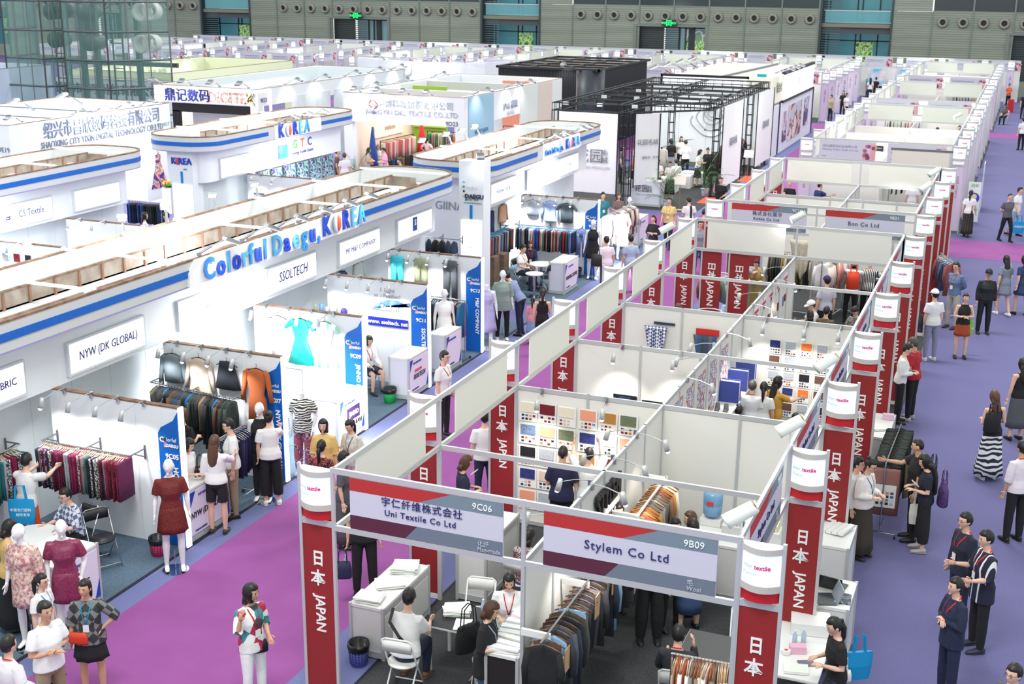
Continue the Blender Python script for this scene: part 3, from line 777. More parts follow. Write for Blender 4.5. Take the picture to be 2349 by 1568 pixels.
# ---- clothes on hangers.  Local: hangs in the XZ plane, hook at z=0, front towards -Y
def hanger_mesh(w=.21,wood=True):
    mb = MB(); pts = [(-w,0,-.135),(-w * .5,0,-.085),(0,0,-.06),(w * .5,0,-.085),(w,0,-.135)]
    mb.tube(pts,[(.007,.009)] * 5,8); mb.tube([(0,0,-.06),(0,0,-.02),(.015,0,0),(.0,0,.018),(-.018,0,.004)],.004,5)
    return mb.mesh('hanger',smooth=True)
HANG = hanger_mesh(); HANGS = hanger_mesh(.17)
_gm = {}
def garment_mesh(kind):
    if kind in _gm: return _gm[kind]
    mb = MB(); S = lambda rows,n=20: mb.stack(rows,n)
    def slv(l,w0=.055,w1=.05,out=.16,d=0):
        for sg in (1,-1):
            mb.tube([(.15 * sg,0,-.12),(.21 * sg,0,-.16),(.21 * sg + out * .5 * sg,-.005,-.16 - l * .5),(.21 * sg + out * sg,-.01 - d,-.16 - l)],[(w0 * .8,.05),(w0,.055),(w0 * .95,.045),(w1,.035)],10)
    neck = [(0,0,-.075,.07,.045),(0,0,-.1,.13,.055),(0,0,-.13,.2,.06)]
    if kind == 'jacket': S(neck + [(0,0,-.3,.22,.07),(0,0,-.5,.2,.06),(0,0,-.72,.235,.06,.03),(0,0,-.76,.24,.055,.04)]); slv(.5,out=.09)
    elif kind == 'blouse': S(neck + [(0,0,-.3,.2,.06),(0,0,-.6,.23,.06,.05),(0,0,-.66,.24,.05,.05)]); slv(.46,out=.1)
    elif kind == 'cardigan': S(neck + [(0,0,-.3,.21,.06),(0,0,-.62,.2,.055,.03)]); slv(.48,.05,.04,.08)
    elif kind == 'coat': S(neck + [(0,0,-.3,.22,.08),(0,0,-.55,.21,.075),(0,0,-1.05,.27,.09,.05)]); slv(.55,.06,.055,.07)
    elif kind == 'longdress': S(neck + [(0,0,-.3,.19,.06),(0,0,-.52,.14,.05),(0,0,-.6,.17,.06,.05),(0,0,-1.15,.2,.07,.08)]); slv(.48,.05,.05,.08)
    elif kind == 'dress': S(neck + [(0,0,-.3,.19,.06),(0,0,-.5,.135,.05),(0,0,-.62,.18,.06,.06),(0,0,-1.02,.3,.09,.09)]); slv(.12,.06,.07,.12)
    elif kind == 'slip': S([(0,0,-.09,.05,.03),(0,0,-.2,.12,.05),(0,0,-.45,.11,.045),(0,0,-.55,.13,.05,.05),(0,0,-1.02,.19,.06,.08)])
    elif kind == 'sleeveless': S([(0,0,-.08,.08,.03),(0,0,-.14,.15,.05),(0,0,-.35,.17,.06),(0,0,-.55,.145,.05),(0,0,-1.0,.2,.07,.06)])
    elif kind == 'tee': S(neck + [(0,0,-.3,.2,.06),(0,0,-.68,.2,.055,.03)]); slv(.13,.065,.075,.12)
    elif kind == 'kid': S([(0,0,-.07,.05,.03),(0,0,-.1,.12,.04),(0,0,-.3,.16,.05),(0,0,-.55,.2,.06,.05)]); 
    elif kind == 'skirt': S([(0,0,-.06,.15,.04),(0,0,-.12,.16,.045),(0,0,-.55,.25,.06,.07)])
    elif kind in ('trousers','jeans','shorttrousers'):
        ln = {'trousers': 1.02,'jeans': .92,'shorttrousers': .72}[kind]
        S([(0,0,-.05,.165,.03),(0,0,-.18,.18,.045),(0,0,-.3,.185,.045)])
        for sg in (1,-1): mb.tube([(.08 * sg,0,-.2),(.095 * sg,0,-.5),(.11 * sg,0,-ln)],[(.095,.045),(.085,.04),(.075,.035)],12)
    elif kind == 'drape': # cloth hung by two corners
        n = 14; rows = 8; i0 = len(mb.v)
        for s_ in (0,1):
            for j in range(rows + 1):
                for i in range(n + 1):
                    u = i / n; t = j / rows; mb.v.append(((u - .5) * (.36 - .16 * t),-.02 - .02 * s_ + .03 * math.sin(u * 19) * t,-.03 - t * (.62 - .35 * abs(u - .6))))
        N = (n + 1) * (rows + 1)
        for j in range(rows):
            for i in range(n):
                a = i0 + j * (n + 1) + i; mb.face(a,a + n + 1,a + n + 2,a + 1); b = a + N; mb.face(b,b + 1,b + n + 2,b + n + 1)
        for i in range(n): a = i0 + i; mb.face(a,a + 1,a + 1 + N,a + N); b = i0 + rows * (n + 1) + i; mb.face(b,b + N,b + N + 1,b + 1)
        for j in range(rows): a = i0 + j * (n + 1); mb.face(a,a + N,a + N + n + 1,a + n + 1); b = a + n; mb.face(b,b + n + 1,b + n + 1 + N,b + N)
    # narrow ones for rails: shoulders across X, thin in Y
    elif kind == 'railcoat': S([(0,0,-.066,.05,.018),(0,0,-.1,.13,.022),(0,0,-.145,.2,.024),(0,0,-.2,.218,.026),(0,0,-.5,.2,.028),(0,0,-.95,.22,.034,.05)],14); mb.tube([(.19,0,-.15),(.23,0,-.4),(.22,0,-.68)],[(.045,.026),(.045,.028),(.04,.022)],8); mb.tube([(-.19,0,-.15),(-.23,0,-.4),(-.22,0,-.68)],[(.045,.026),(.045,.028),(.04,.022)],8)
    elif kind == 'railtop': S([(0,0,-.066,.05,.016),(0,0,-.1,.12,.02),(0,0,-.145,.19,.022),(0,0,-.2,.2,.024),(0,0,-.65,.19,.03,.05)],14); mb.tube([(.18,0,-.15),(.225,0,-.35),(.2,0,-.6)],[(.04,.024),(.04,.024),(.035,.02)],8)
    elif kind == 'railpants': S([(0,0,-.1,.17,.018),(0,0,-.4,.165,.022),(0,0,-.85,.14,.026,.05)],14)
    elif kind == 'railcloth': S([(0,0,-.08,.2,.012),(0,0,-.12,.2,.014),(0,0,-.45,.195,.022,.06),(0,0,-.74,.19,.02,.08)],14)
    r = mb.mesh(kind,smooth=True); _gm[kind] = r; return r
def hang(kind,loc,rz,label,m,hang_m=BLACK,scale=1.0,hanger=True,group=None,name=None,cat='garment'):
    nm = name or {'railcoat': 'coat','railtop': 'jacket','railpants': 'trousers','railcloth': 'fabric_sample','drape': 'fabric_drape','kid': 'child_coat','slip': 'dress','sleeveless': 'dress','longdress': 'dress','tee': 'dress'}.get(kind,kind)
    o = obj(nm,garment_mesh(kind),None,m,loc,rz); o.scale = (scale,) * 3; meta(o,label,cat,group)
    if hanger: obj('hanger',HANG if kind not in ('railcloth',) else HANGS,o,hang_m)
    return o
def rail_row(p0,p1,n,kinds,mats,what,where,hang_m=WOOD,group=None,jit=.5,seed=1,scale=1.0,rz=None,count0=0):
    """n garments on a rail from p0 to p1; mats = [(colour word, material)]"""
    rnd = random.Random(seed); p0 = Vector(p0); p1 = Vector(p1); d = p1 - p0; a = math.degrees(math.atan2(d.y,d.x)) + 90 if rz is None else rz
    for i in range(n):
        t = (i + .5 + rnd.uniform(-.25,.25) * jit) / n; p = p0.lerp(p1,t); k = kinds[rnd.randrange(len(kinds))]; cw,mm = mats[rnd.randrange(len(mats))] if seed >= 0 else mats[i % len(mats)]
        o = hang(k,p,a + rnd.uniform(-7,7),'%s %s, %s %s' % (cw,what,nth(i + count0),where),mm,hang_m,scale * rnd.uniform(.94,1.04),group=group or what + ' ' + where)
def rack(name,label,p0,p1,z,wheels=True,m=CHROME):
    """free-standing garment rack between two ground points"""
    t = thing(name,label,'garment rack',((p0[0] + p1[0]) / 2,(p0[1] + p1[1]) / 2,0)); d = (Vector(p1) - Vector(p0)).to_2d().normalized(); nrm = Vector((-d.y,d.x))
    MB().tube([(p0[0],p0[1],z),(p1[0],p1[1],z)],.014,8).build('top_rail',m,t)
    for p in (p0,p1):
        MB().tube([(p[0],p[1],.08),(p[0],p[1],z)],.014,8).build('upright',m,t)
        a = (p[0] - nrm.x * .25,p[1] - nrm.y * .25,.08); b = (p[0] + nrm.x * .25,p[1] + nrm.y * .25,.08)
        MB().tube([a,b],.016,8).build('foot_bar',m,t)
        for q in (a,b): MB().cyl((q[0] - .012,q[1],.035),(q[0] + .012,q[1],.035),.035,10).build('castor',BLACK,t)
    MB().tube([(p0[0],p0[1],.12),(p1[0],p1[1],.12)],.01,6).build('lower_rail',m,t)
    return t
def wall_rail(name,label,p0,p1,off,m=CHROME,brackets=3):
    """rail held off a wall by grey triangular brackets; off = vector from rail to wall"""
    t = thing(name,label,'wall rail',p0); MB().tube([p0,p1],.013,8).build('rail',m,t); off = Vector(off)
    for i in range(brackets):
        p = Vector(p0).lerp(Vector(p1),i / (brackets - 1)); q = p + off
        MB().tube([p,q],.014,6).tube([p + off * .25,q + Vector((0,0,-.14))],.012,6).tube([q + Vector((0,0,.06)),q + Vector((0,0,-.18))],.016,6).build('bracket',GREYM,t)
    return t

# ---- furniture templates (local, facing -Y)
def used(tpl,flag,loc,rz,label,group=None,scale=None):
    if not flag[0]:
        flag[0] = 1; tpl.location = loc; tpl.rotation_euler = (0,0,R(rz)); tpl['label'] = label
        if group: tpl['group'] = group
        if scale: tpl.scale = (scale,) * 3
        return tpl
    return dup(tpl,loc,rz,label,group,scale)
def make_fold_chair(frame,seatm):
    t = thing('folding_chair','','chair')
    MB().stack([(0,0,.43,.2,.19),(0,0,.455,.205,.195)],20).build('seat',seatm,t,True,world=False)
    b = MB(); pts = []
    n = 8
    for s_,dy in ((0,0),(1,.02)):
        for j in range(2):
            for i in range(n + 1): a = (i / n - .5) * 1.0; b.v.append((.2 * math.sin(a) * 2.05,.2 + dy - .035 * (math.cos(a) * 2 - 1.6) * -1,.66 + j * .17 + .03 * math.cos(a)))
    N = n + 1
    for i in range(n):
        b.face(i,i + 1,N + i + 1,N + i); b.face(2 * N + i,3 * N + i,3 * N + i + 1,2 * N + i + 1); b.face(N + i,N + i + 1,3 * N + i + 1,3 * N + i); b.face(i,2 * N + i,2 * N + i + 1,i + 1)
    b.face(0,N,3 * N,2 * N); b.face(n,2 * N + n,3 * N + n,N + n)
    b.build('backrest',seatm,t,True,world=False)
    for sg in (1,-1):
        MB().tube([(.2 * sg,-.24,.012),(.2 * sg,.04,.45),(.2 * sg,.22,.84)],.012,8).build('leg',frame,t,True,world=False)
        MB().tube([(.17 * sg,.26,.012),(.17 * sg,-.12,.44)],.012,8).build('leg',frame,t,True,world=False)
    MB().tube([(-.2,-.2,.07),(.2,-.2,.07)],.009,6).tube([(-.17,.22,.06),(.17,.22,.06)],.009,6).tube([(-.2,.215,.84),(-.15,.23,.875),(.15,.23,.875),(.2,.215,.84)],.012,6).build('crossbar',frame,t,world=False)
    return t
CHW = make_fold_chair(mat((225,225,226),.35),mat((232,232,230),.4)); CHWf = [0]
CHB = make_fold_chair(CHROME,mat((34,36,40),.5)); CHBf = [0]
def chair_w(loc,rz,label,group=None): return used(CHW,CHWf,loc,rz,label,group)
def chair_b(loc,rz,label,group=None): return used(CHB,CHBf,loc,rz,label,group)
def counter(name,label,x0,x1,y0,y1,h=.98,m=mat((222,222,222),.5),front=None,cat='counter',doors=False,topm=WHITE):
    t = thing(name,label,cat,((x0 + x1) / 2,(y0 + y1) / 2,0))
    MB().box(x0 + .02,x1 - .02,y0 + .02,y1 - .02,.02,h - .04).build('body',m,t)
    MB().box(x0 + .01,x1 - .01,y0 + .01,y1 - .01,h - .04,h).build('counter_top',topm,t)
    pm = MB().cbox(0,0,(h + .01) / 2,.04,.04,h + .01).mesh('post',ALU)
    for x in (x0 + .02,x1 - .02):
        for y in (y0 + .02,y1 - .02): obj('post',pm,t,None,(x - (x0 + x1) / 2,y - (y0 + y1) / 2,0))
    MB().box(x0 + .03,x1 - .03,y0 + .008,y0 + .02,.03,.12).box(x1 - .02,x1 - .008,y0 + .03,y1 - .03,.03,.12).box(x1 - .02,x1 - .008,y0 + .03,y1 - .03,h - .12,h - .03).build('rail',ALU,t)
    if doors:
        ym = (y0 + y1) / 2
        for a,b in ((y0 + .05,ym - .006),(ym + .006,y1 - .05)): MB().box(x1 - .02,x1 - .004,a,b,.13,h - .13).build('door',mat((214,214,212),.5),t)
        MB().cyl((x1 - .004,ym - .05,h * .62),(x1 + .02,ym - .05,h * .62),.012,8).build('lock',CHROME,t)
    return t
def table(name,label,x0,x1,y0,y1,h=.74,topm=WHITE,legm=WHITE):
    t = thing(name,label,'table',((x0 + x1) / 2,(y0 + y1) / 2,0))
    MB().box(x0,x1,y0,y1,h - .03,h).build('table_top',topm,t); MB().box(x0 - .006,x1 + .006,y0 - .006,y1 + .006,h - .034,h - .008).build('edge_band',legm,t)
    for x in (x0 + .04,x1 - .04):
        for y in (y0 + .04,y1 - .04): MB().box(x - .018,x + .018,y - .018,y + .018,0,h - .03).build('leg',legm,t)
    return t
def round_table(label,c,r=.4,h=.74,topm=WHITE):
    t = thing('round_table',label,'table',(c[0],c[1],0))
    MB().lathe([(r,h - .025),(r,h)],(c[0],c[1],0),32).build('table_top',topm,t); MB().cyl((c[0],c[1],.02),(c[0],c[1],h - .02),.035,12).build('pedestal',CHROME,t)
    MB().lathe([(.24,0),(.24,.012),(.05,.035)],(c[0],c[1],0),24).build('base',CHROME,t); return t
def bin_(label,c,col,r=.14,h=.3,bag=True,holes=True):
    t = thing('waste_bin',label,'bin',(c[0],c[1],0)); m = mat(col,.5)
    b = MB(); b.smooth = True; b.lathe([(r * .78,.0),(r * .9,h * .5),(r,h),(r - .012,h),(r * .75,.02)],(c[0],c[1],0),20,True,True); b.build('bucket',m,t)
    if holes:
        hm = MB()
        for j in range(5):
            for i in range(18):
                a = i * PI / 9; z = h * (.15 + .13 * j); rr = r * (.78 + .24 * z / h) + .001
                hm.cbox(c[0] + rr * math.cos(a),c[1] + rr * math.sin(a),z,.012,.012,.018)
        o = hm.build('vent_hole',mat(tuple(int(v * .45) for v in col),.6),t); meta(o,kind='stuff')
    if bag:
        g = MB(); g.smooth = True; g.lathe([(r * 1.02,h * .72),(r * 1.1,h * .9),(r * 1.05,h + .02),(r * .85,h + .005),(r * .7,h * .6)],(c[0],c[1],0),22,False,True); g.build('bin_liner',mat((20,20,24),.3),t)
    return t
def papers(label,c,z,n=8,rz=0,w=.3,d=.22,col=(238,238,236),seed=3,h=.012,name='paper_stack',cat='papers'):
    t = thing(name,label,cat,(c[0],c[1],z),rz); rnd = random.Random(seed)
    for i in range(n):
        o = MB().cbox(0,0,h / 2 + .0005,w,d,h - .001).build('sheet_bundle',mat(tuple(min(255,int(v + rnd.uniform(-6,6))) for v in col),.6),t,world=False)
        o.location = (rnd.uniform(-.015,.015),rnd.uniform(-.015,.015),i * h); o.rotation_euler = (0,0,R(rnd.uniform(-9,9)))
    return t
def boxy(name,label,c,size,m,cat,rz=0,z=0):
    t = MB().cbox(0,0,size[2] / 2,*size).build(name,m,None,world=False); t.location = (c[0],c[1],z); t.rotation_euler = (0,0,R(rz)); return meta(t,label,cat)
def bottle(label,c,z,col=(190,215,235),r=.032,h=.2):
    o = thing('bottle',label,'bottle',(c[0],c[1],z)); b = MB(); b.smooth = True
    b.lathe([(r,0),(r,h * .62),(r * .45,h * .82),(r * .4,h * .92)],n=12); b.build('bottle_body',mat(col,.1,alpha=.75),o,world=False)
    MB().lathe([(r * .45,h * .92),(r * .45,h)],n=10).build('cap',mat((235,235,240),.5),o,world=False); return o
def handbag(label,loc,rz,size,m,hz=.2,cat='bag',name='handbag',txt=None,strap=True):
    t = thing(name,label,cat,loc,rz); w,d,h = size
    b = MB(); b.smooth = True; b.stack([(0,0,0,w * .47,d * .45),(0,0,.02,w * .5,d * .5),(0,0,h * .6,w * .49,d * .45),(0,0,h,w * .42,d * .22)],16); b.build('bag_body',m,t,world=False)
    if strap:
        for sg in (1,-1): MB().tube([(-w * .25,sg * d * .2,h * .97),(-w * .2,sg * d * .15,h + hz * .8),(0,sg * d * .1,h + hz),(w * .2,sg * d * .15,h + hz * .8),(w * .25,sg * d * .2,h * .97)],.008,6).build('handle',m,t,world=False)
    return t
def tote(label,loc,rz,w=.36,h=.38,m=TEAL,lines=(),name='tote_bag',d=.07,hz=.22):
    t = thing(name,label,'bag',loc,rz)
    b = MB(); b.smooth = False; b.stack([(0,0,0,w * .46,d * .6),(0,0,h * .5,w * .52,d * .7),(0,0,h,w * .5,d * .35)],18); b.build('bag_body',m,t,world=False)
    for sg in (1,-1): MB().tube([(-w * .22,sg * .02,h * .95),(-w * .16,sg * .02,h + hz),(w * .16,sg * .02,h + hz),(w * .22,sg * .02,h * .95)],[(.014,.004)] * 4,6).build('handle',m,t,world=False)
    for (s_,sz,x,z) in lines:
        c = text(s_,sz,(0,0,0),'front',TXT_W,None,ext=.002); c.parent = t; c.location = (x,-d * .72,z)
    return t
def phone(loc,rz,label,tilt=50,col=(30,30,34)):
    o = MB().cbox(0,0,0,.07,.008,.145).build('phone',mat(col,.3),None,world=False); o.location = loc; o.rotation_euler = (R(tilt),0,R(rz)); meta(o,label,'phone')
    s_ = MB().cbox(0,-.005,0,.062,.002,.125).build('screen',mat((150,200,215),.3,emit=.5),o,world=False); return o
def palm(label,c,z=0,s=1.0,n=26,seed=1,pot=(225,228,232)):
    t = thing('potted_palm',label,'plant',(c[0],c[1],z)); rnd = random.Random(seed)
    MB().lathe([(.13,0),(.18,.3),(.2,.32),(.16,.32)],n=18).build('pot',pat('noise',[pot,(120,150,190)],6,.4),t,world=False)
    st = MB(); lf = []
    for i in range(n):
        a = rnd.uniform(0,2 * PI); el = rnd.uniform(.5,1.35); L = rnd.uniform(.6,1.0) * s; pts = []
        for j in range(6):
            u = j / 5; pts.append((math.cos(a) * (.03 + L * u * math.cos(el) * (1 + .3 * u)),math.sin(a) * (.03 + L * u * math.cos(el) * (1 + .3 * u)),.32 + L * 1.1 * (u * math.sin(el) - .55 * u * u * math.cos(el)) + .25 * s * (i % 3)))
        st.tube(pts,.006,4); lb = MB()
        for j in range(1,6):
            for sg in (1,-1):
                for q in (0,.5):
                    if j == 5 and q: continue
                    p = Vector(pts[j]).lerp(Vector(pts[min(5,j + 1)]),q); side = Vector((-math.sin(a) * sg,math.cos(a) * sg,-.35)); fw = Vector((math.cos(a),math.sin(a),.1)); e = p + (side * .13 + fw * .1) * s
                    w = fw * .016; lb.add([p - w,p + w,e],[(0,1,2)])
        lb.build('frond',pat('noise',[(40,92,40),(84,140,60)],5,.6),t,world=False)
    st.build('stem',mat((70,100,50),.6),t,world=False); return t

# ------------------------------------------------------------------ the Japan pavilion
PX = 2.475
def lens_ring(x0,x1,y,bulge,n=10):
    pts = [(x0 + (x1 - x0) * i / n,y - bulge * (1 - (2 * i / n - 1) ** 2)) for i in range(n + 1)]
    return pts + [(x1,y + .05),(x0,y + .05)]
def make_tower(kind):
    """light tower, local x 0..0.5, front face at y=0; kind japan / plain"""
    t = thing('light_tower','','light tower')
    for x in (.02,.48): MB().box(x - .02,x + .02,-.02,.02,0,3.22).build('post',ALU,t,world=False)
    o = MB(); o.poly(lens_ring(.03,.47,-.0,.11),2.74,3.10,'xy'); o.build('light_box',GLOW,t,world=False)
    for (a,b) in ((3.10,3.17),(2.66,2.74)):
        MB().poly(lens_ring(.015,.485,-.0,.125),a,b,'xy').build('light_box_rim',mat((196,192,188),.5),t,world=False)
    MB().poly(lens_ring(.04,.46,-.0,.10),3.171,3.178,'xy').build('diffuser_top',mat((250,252,255),.5,emit=.45,ecol=(240,246,255)),t,world=False)
    for (s_,sz,x_,z_,c_,w_,b_) in (('inter',.068,.06,2.95,(150,186,210),.82,0),('textile',.076,.185,2.95,(214,10,120),.9,.0022),('Pavilion',.06,.06,2.865,(176,196,212),.82,0)):
        a = text(s_,sz,(x_,0,z_),'front',mat(c_,.5),t,'LEFT',w_,.0,bold=b_); M = a.matrix_basis.copy(); M.translation = a.location
        for v in a.data.vertices:                     # wrap the print round the curved face
            p = M @ v.co; p.y = -.11 * (1 - (2 * (p.x - .03) / .44 - 1) ** 2) - .004; v.co = p
        a.matrix_basis = Matrix.Identity(4)
    if kind == 'japan':
        o = MB(); o.poly(lens_ring(.045,.455,-.0,.09),2.53,2.66,'xy'); o.build('red_collar',mat((196,28,40),.5),t,world=False)
        MB().box(.04,.46,-.015,.015,2.43,2.50).build('crossbar',ALU,t,world=False)
        MB().box(.04,.46,-.008,.008,.1,2.43).build('red_panel',REDP,t,world=False)
        MB().box(.04,.46,-.015,.015,.02,.1).build('base_board',WHITE,t,world=False)
        text('日',.22,(.25,-.012,1.97),'front',TXT_W,t,sx=.78,bold=.005); text('本',.23,(.24,-.012,1.70),'front',TXT_W,t,sx=.95,bold=.003)
        text('JAPAN',.19,(.255,-.012,1.22),'front',TXT_W,t,sx=.93,spin=-90,bold=.003)
    else:
        o = MB(); o.poly(lens_ring(.045,.455,-.0,.09),2.53,2.66,'xy'); o.build('white_collar',mat((236,238,246),.4,emit=.25),t,world=False)
        MB().box(.04,.46,-.015,.015,2.43,2.50).build('crossbar',ALU,t,world=False)
        MB().box(.04,.46,-.008,.008,.1,2.43).build('lilac_panel',mat((214,200,224),.6),t,world=False)
        text('中国 CHINA',.15,(.25,-.012,1.7),'front',mat((170,120,160),.5),t,spin=-90)
    return t
TWJ = make_tower('japan'); TWP = make_tower('plain'); TWJf = [0]; TWPf = [0]
def tower(x,y,label,kind='japan',group=None):
    return used(TWJ if kind == 'japan' else TWP,TWJf if kind == 'japan' else TWPf,(x,y,0),0,label,group)
for i in range(8):
    y = 3 * i
    if y > 18: y = 21 + 3 * (i - 7)
    tower(-.5,y,'red Japan light tower, %s from the front in the left row' % nth(i))
for i,y in enumerate([24,27,30]):
    tower(-.5,y,'red Japan light tower, %s from the front in the left row' % nth(i + 8))
for i,y in enumerate([0,3,6,9,12,15,18,21,24,27,30]):
    tower(2 * PX,y,'red Japan light tower, %s from the front in the right row' % nth(i))

def jsign(loc,face,name1,name2,code,tail,label,w=2.0,h=.66,back=False):
    """printed name board: red and grey bands on pale lilac.  loc = left lower corner seen from its front"""
    t = thing('name_board',label,'sign',loc); x,y,z = loc
    A = .012
    def P(pts,m,d,nm):
        mb = MB()
        if face == 'front': mb.poly([(x + a * w,z + b * h) for a,b in pts],y - A - d,y + (A if d == 0 else -A),'xz')
        else: mb.poly([(y + a * w,z + b * h) for a,b in pts],x - (A if d == 0 else -A),x + A + d,'yz')
        mb.build(nm,m,t)
    P([(0,0),(1,0),(1,1),(0,1)],mat((206,204,222),.5),0,'board')
    P([(0,.75),(.46,.75),(.67,1),(0,1)],mat((184,48,48),.55),.0015,'red_band'); P([(.46,.75),(1,.75),(1,1),(.67,1)],mat((120,138,152),.55),.0016,'grey_band')
    P([(0,0),(.37,0),(.45,.27),(0,.27)],mat((88,34,58),.55),.0015,'maroon_band'); P([(.37,0),(1,0),(1,.27),(.45,.27)],mat((112,122,140),.55),.0016,'grey_band')
    def TX(s,sz,a,b,m=TXT_N,al='CENTER',**k):
        p = (x + a * w,y - A - .006,z + b * h) if face == 'front' else (x + A + .006,y + a * w,z + b * h)
        text(s,sz,p,face,m,t,al,**k)
    if name1: TX(name1,.125,.48,.64,space=1.15); TX(name2,.108,.47,.43,space=1.12)
    else: TX(name2,.15,.49,.52,space=1.12)
    TX(code,.115,.87,.86,TXT_W)
    TX(tail[0],.075,.84,.165,mat((190,196,208),.5),'LEFT'); TX(tail[1],.07,.84,.06,mat((190,196,208),.5),'LEFT')
    return t
def bay_frame(label,x0,y0,x1,y1,z0=2.47,z1=3.22,low=True):
    """one bay of the overhead frame: upper rail, lower rail and an end post"""
    t = thing('overhead_grid',label,'frame',(x0,y0,0)); ax = abs(x1 - x0) > abs(y1 - y0)
    for (a,nm) in ((z1 - .07,'upper_rail'),(z0 - .07,'lower_rail')):
        mb = MB().box(x0,x1,y0 - .02,y0 + .02,a,a + .07) if ax else MB().box(x0 - .02,x0 + .02,y0,y1,a,a + .07)
        mb.build(nm,ALU,t)
    MB().box(x1 - .022,x1 + .022,y1 - .022,y1 + .022,0,z1 + .003).build('post',ALU,t)
    return t
bay_frame('pale aluminium overhead frame around the Uni Textile name board',0,0,PX,0); bay_frame('pale aluminium overhead frame around the Stylem name board',PX,0,2 * PX,0)
jsign((.22,0,2.475),'front','宇仁纤维株式会社','Uni Textile Co Ltd','9C06',('化纤','Man-made'),'name board reading Uni Textile Co Ltd 9C06 above the front booth')
jsign((2.72,0,2.475),'front','','Stylem Co Ltd','9B09',('毛','Wool'),'name board reading Stylem Co Ltd 9B09 above the front booth')
bay_frame('pale overhead frame around the Kokka name board',0,21,PX,21); bay_frame('pale overhead frame around the Bon name board',PX,21,2 * PX,21)
jsign((.22,21,2.475),'front','株式会社国华','Kokka Co Ltd','9C18',('棉','Cotton'),'name board reading Kokka Co Ltd 9C18 across the second row')
jsign((2.70,21,2.475),'front','','Bon Co Ltd','9B21',('毛','Wool'),'name board reading Bon Co Ltd 9B21 across the second row')
BL = mat((232,230,222),.6)
for i in range(10):
    y = 3 * i
    if y == 18: continue
    bay_frame('pale overhead frame, %s bay along the left side of the Japan block' % nth(i),0,y,0,y + 3)
    t = thing('blank_board','blank back of a name board, %s along the Japan left side' % nth(i),'sign',(0,y,2.47))
    MB().box(-.012,.012,y + .55,y + 2.52,2.475,3.15).build('board',BL,t)
    MB().box(-.016,-.012,y + .55,y + 2.52,2.98,3.15).build('red_band',REDP,t)
names = [('','Stylem Co Ltd','9B09'),('','Stylem Co Ltd','9B09'),('','Sojitz Fashion','9B11'),('','Sojitz Fashion','9B13'),('三井','Shibaya','9B15'),('','Sunwell','9B17')]
for i in range(10):
    y = 3 * i
    if y == 18: continue
    bay_frame('pale overhead frame, %s bay along the right side of the Japan block' % nth(i),2 * PX,y,2 * PX,y + 3)
    n = names[i % 6]
    jsign((2 * PX,y + .5,2.475),'right',n[0],n[1],n[2],('毛','Wool'),'name board facing the lilac aisle, %s along the Japan block' % nth(i))
for (y,nm) in ((18,'behind the far end of the first Japan row'),(30,'at the far end of the second Japan row')):
    for k in (0,1):
        bay_frame('pale overhead frame over the %s bay %s' % (('left','right')[k],nm),k * PX,y,(k + 1) * PX,y)
        o = MB().box(k * PX + .28 - .18 * (k == 0 and y == 30),k * PX + 2.2,y - .012,y + .012,2.475,3.15).build('blank_board',BL); meta(o,'blank white board over the %s bay %s' % (('left','right')[k],nm),'sign')
        MB().box(k * PX + .28,k * PX + 2.2,y + .012,y + .016,2.98,3.15).build('red_band',REDP,o)
# cross rails at door height
for (x0,x1,y,s_) in [(0,PX,3,'above the Uni Textile booth'),(PX,2 * PX,3,'above the Stylem booth'),(PX,2 * PX,9,'over the swatch booth with the blue albums'),(0,PX,15,'over the booth of the man in a grey shirt'),(PX,2 * PX,15,'over the booth of the visitor with a red backpack'),(0,2 * PX,24,'across the Kokka and Bon booths')]:
    beam('cross_rail','pale aluminium cross rail ' + s_,(x0,y,2.47),(x1,y,2.47))
MB_ = MB
# walls
wall_run('partition_wall','white centre wall of the Stylem booth with the black lettering',PX,0,PX,6)
wall_run('partition_wall','white centre wall hung with printed cloth posters beside the blue albums',PX,6,PX,12)
wall_run('partition_wall','white centre wall with pink and black cards beyond the plaid cloth',PX,12,PX,18)
wall_run('partition_wall','white cross wall covered with fabric swatches behind the Uni Textile booth',0,6,PX,6)
wall_run('partition_wall','plain white cross wall behind the Stylem booth',PX,6,2 * PX,6)
wall_run('partition_wall','white cross wall with black photo strips, left half of the block',0,9,PX,9)
wall_run('partition_wall','white cross wall with a plaid cloth and grey drape',0,12,PX,12)
wall_run('partition_wall','white cross wall with a grid of fabric swatches, right half',PX,12,2 * PX,12)
wall_run('partition_wall','white cross wall under the back of the second Japan row',0,27,2 * PX,27)
wall_run('partition_wall','white wall between the Kokka and Bon booths',PX,21,PX,30)
# red poster panels at the far left of the first row
for k,(x,y) in enumerate([(.05,16.6),(.15,18.1),(.85,18.1)]):
    if k == 0: continue
    t = thing('banner_panel','red Japan panel, %s behind the open booth at the end of the first row' % nth(k - 1),'banner',(x,y,0))
    MB().box(x,x + .5,y - .01,y + .01,.1,2.4).build('red_panel',REDP,t); MB().box(x - .02,x + .02,y - .03,y + .03,0,2.45).build('post',ALU,t)
    text('日本 JAPAN',.22,(x + .25,y - .014,1.55),'front',TXT_W,t,spin=-90,bold=.004)
# big black letters on the Stylem wall
t = thing('wall_lettering','raised black STYLEM letters on the white centre wall','lettering',(PX + .03,1.0,1.7))
text('STYLEM',.42,(PX + .05,3.08,2.08),'right',TXT_K,t,'CENTER',.75,.025,bold=.012)
text('TEXTILE',.12,(PX + .03,3.5,1.72),'right',TXT_K,t,'CENTER',1,.004,space=1.5)

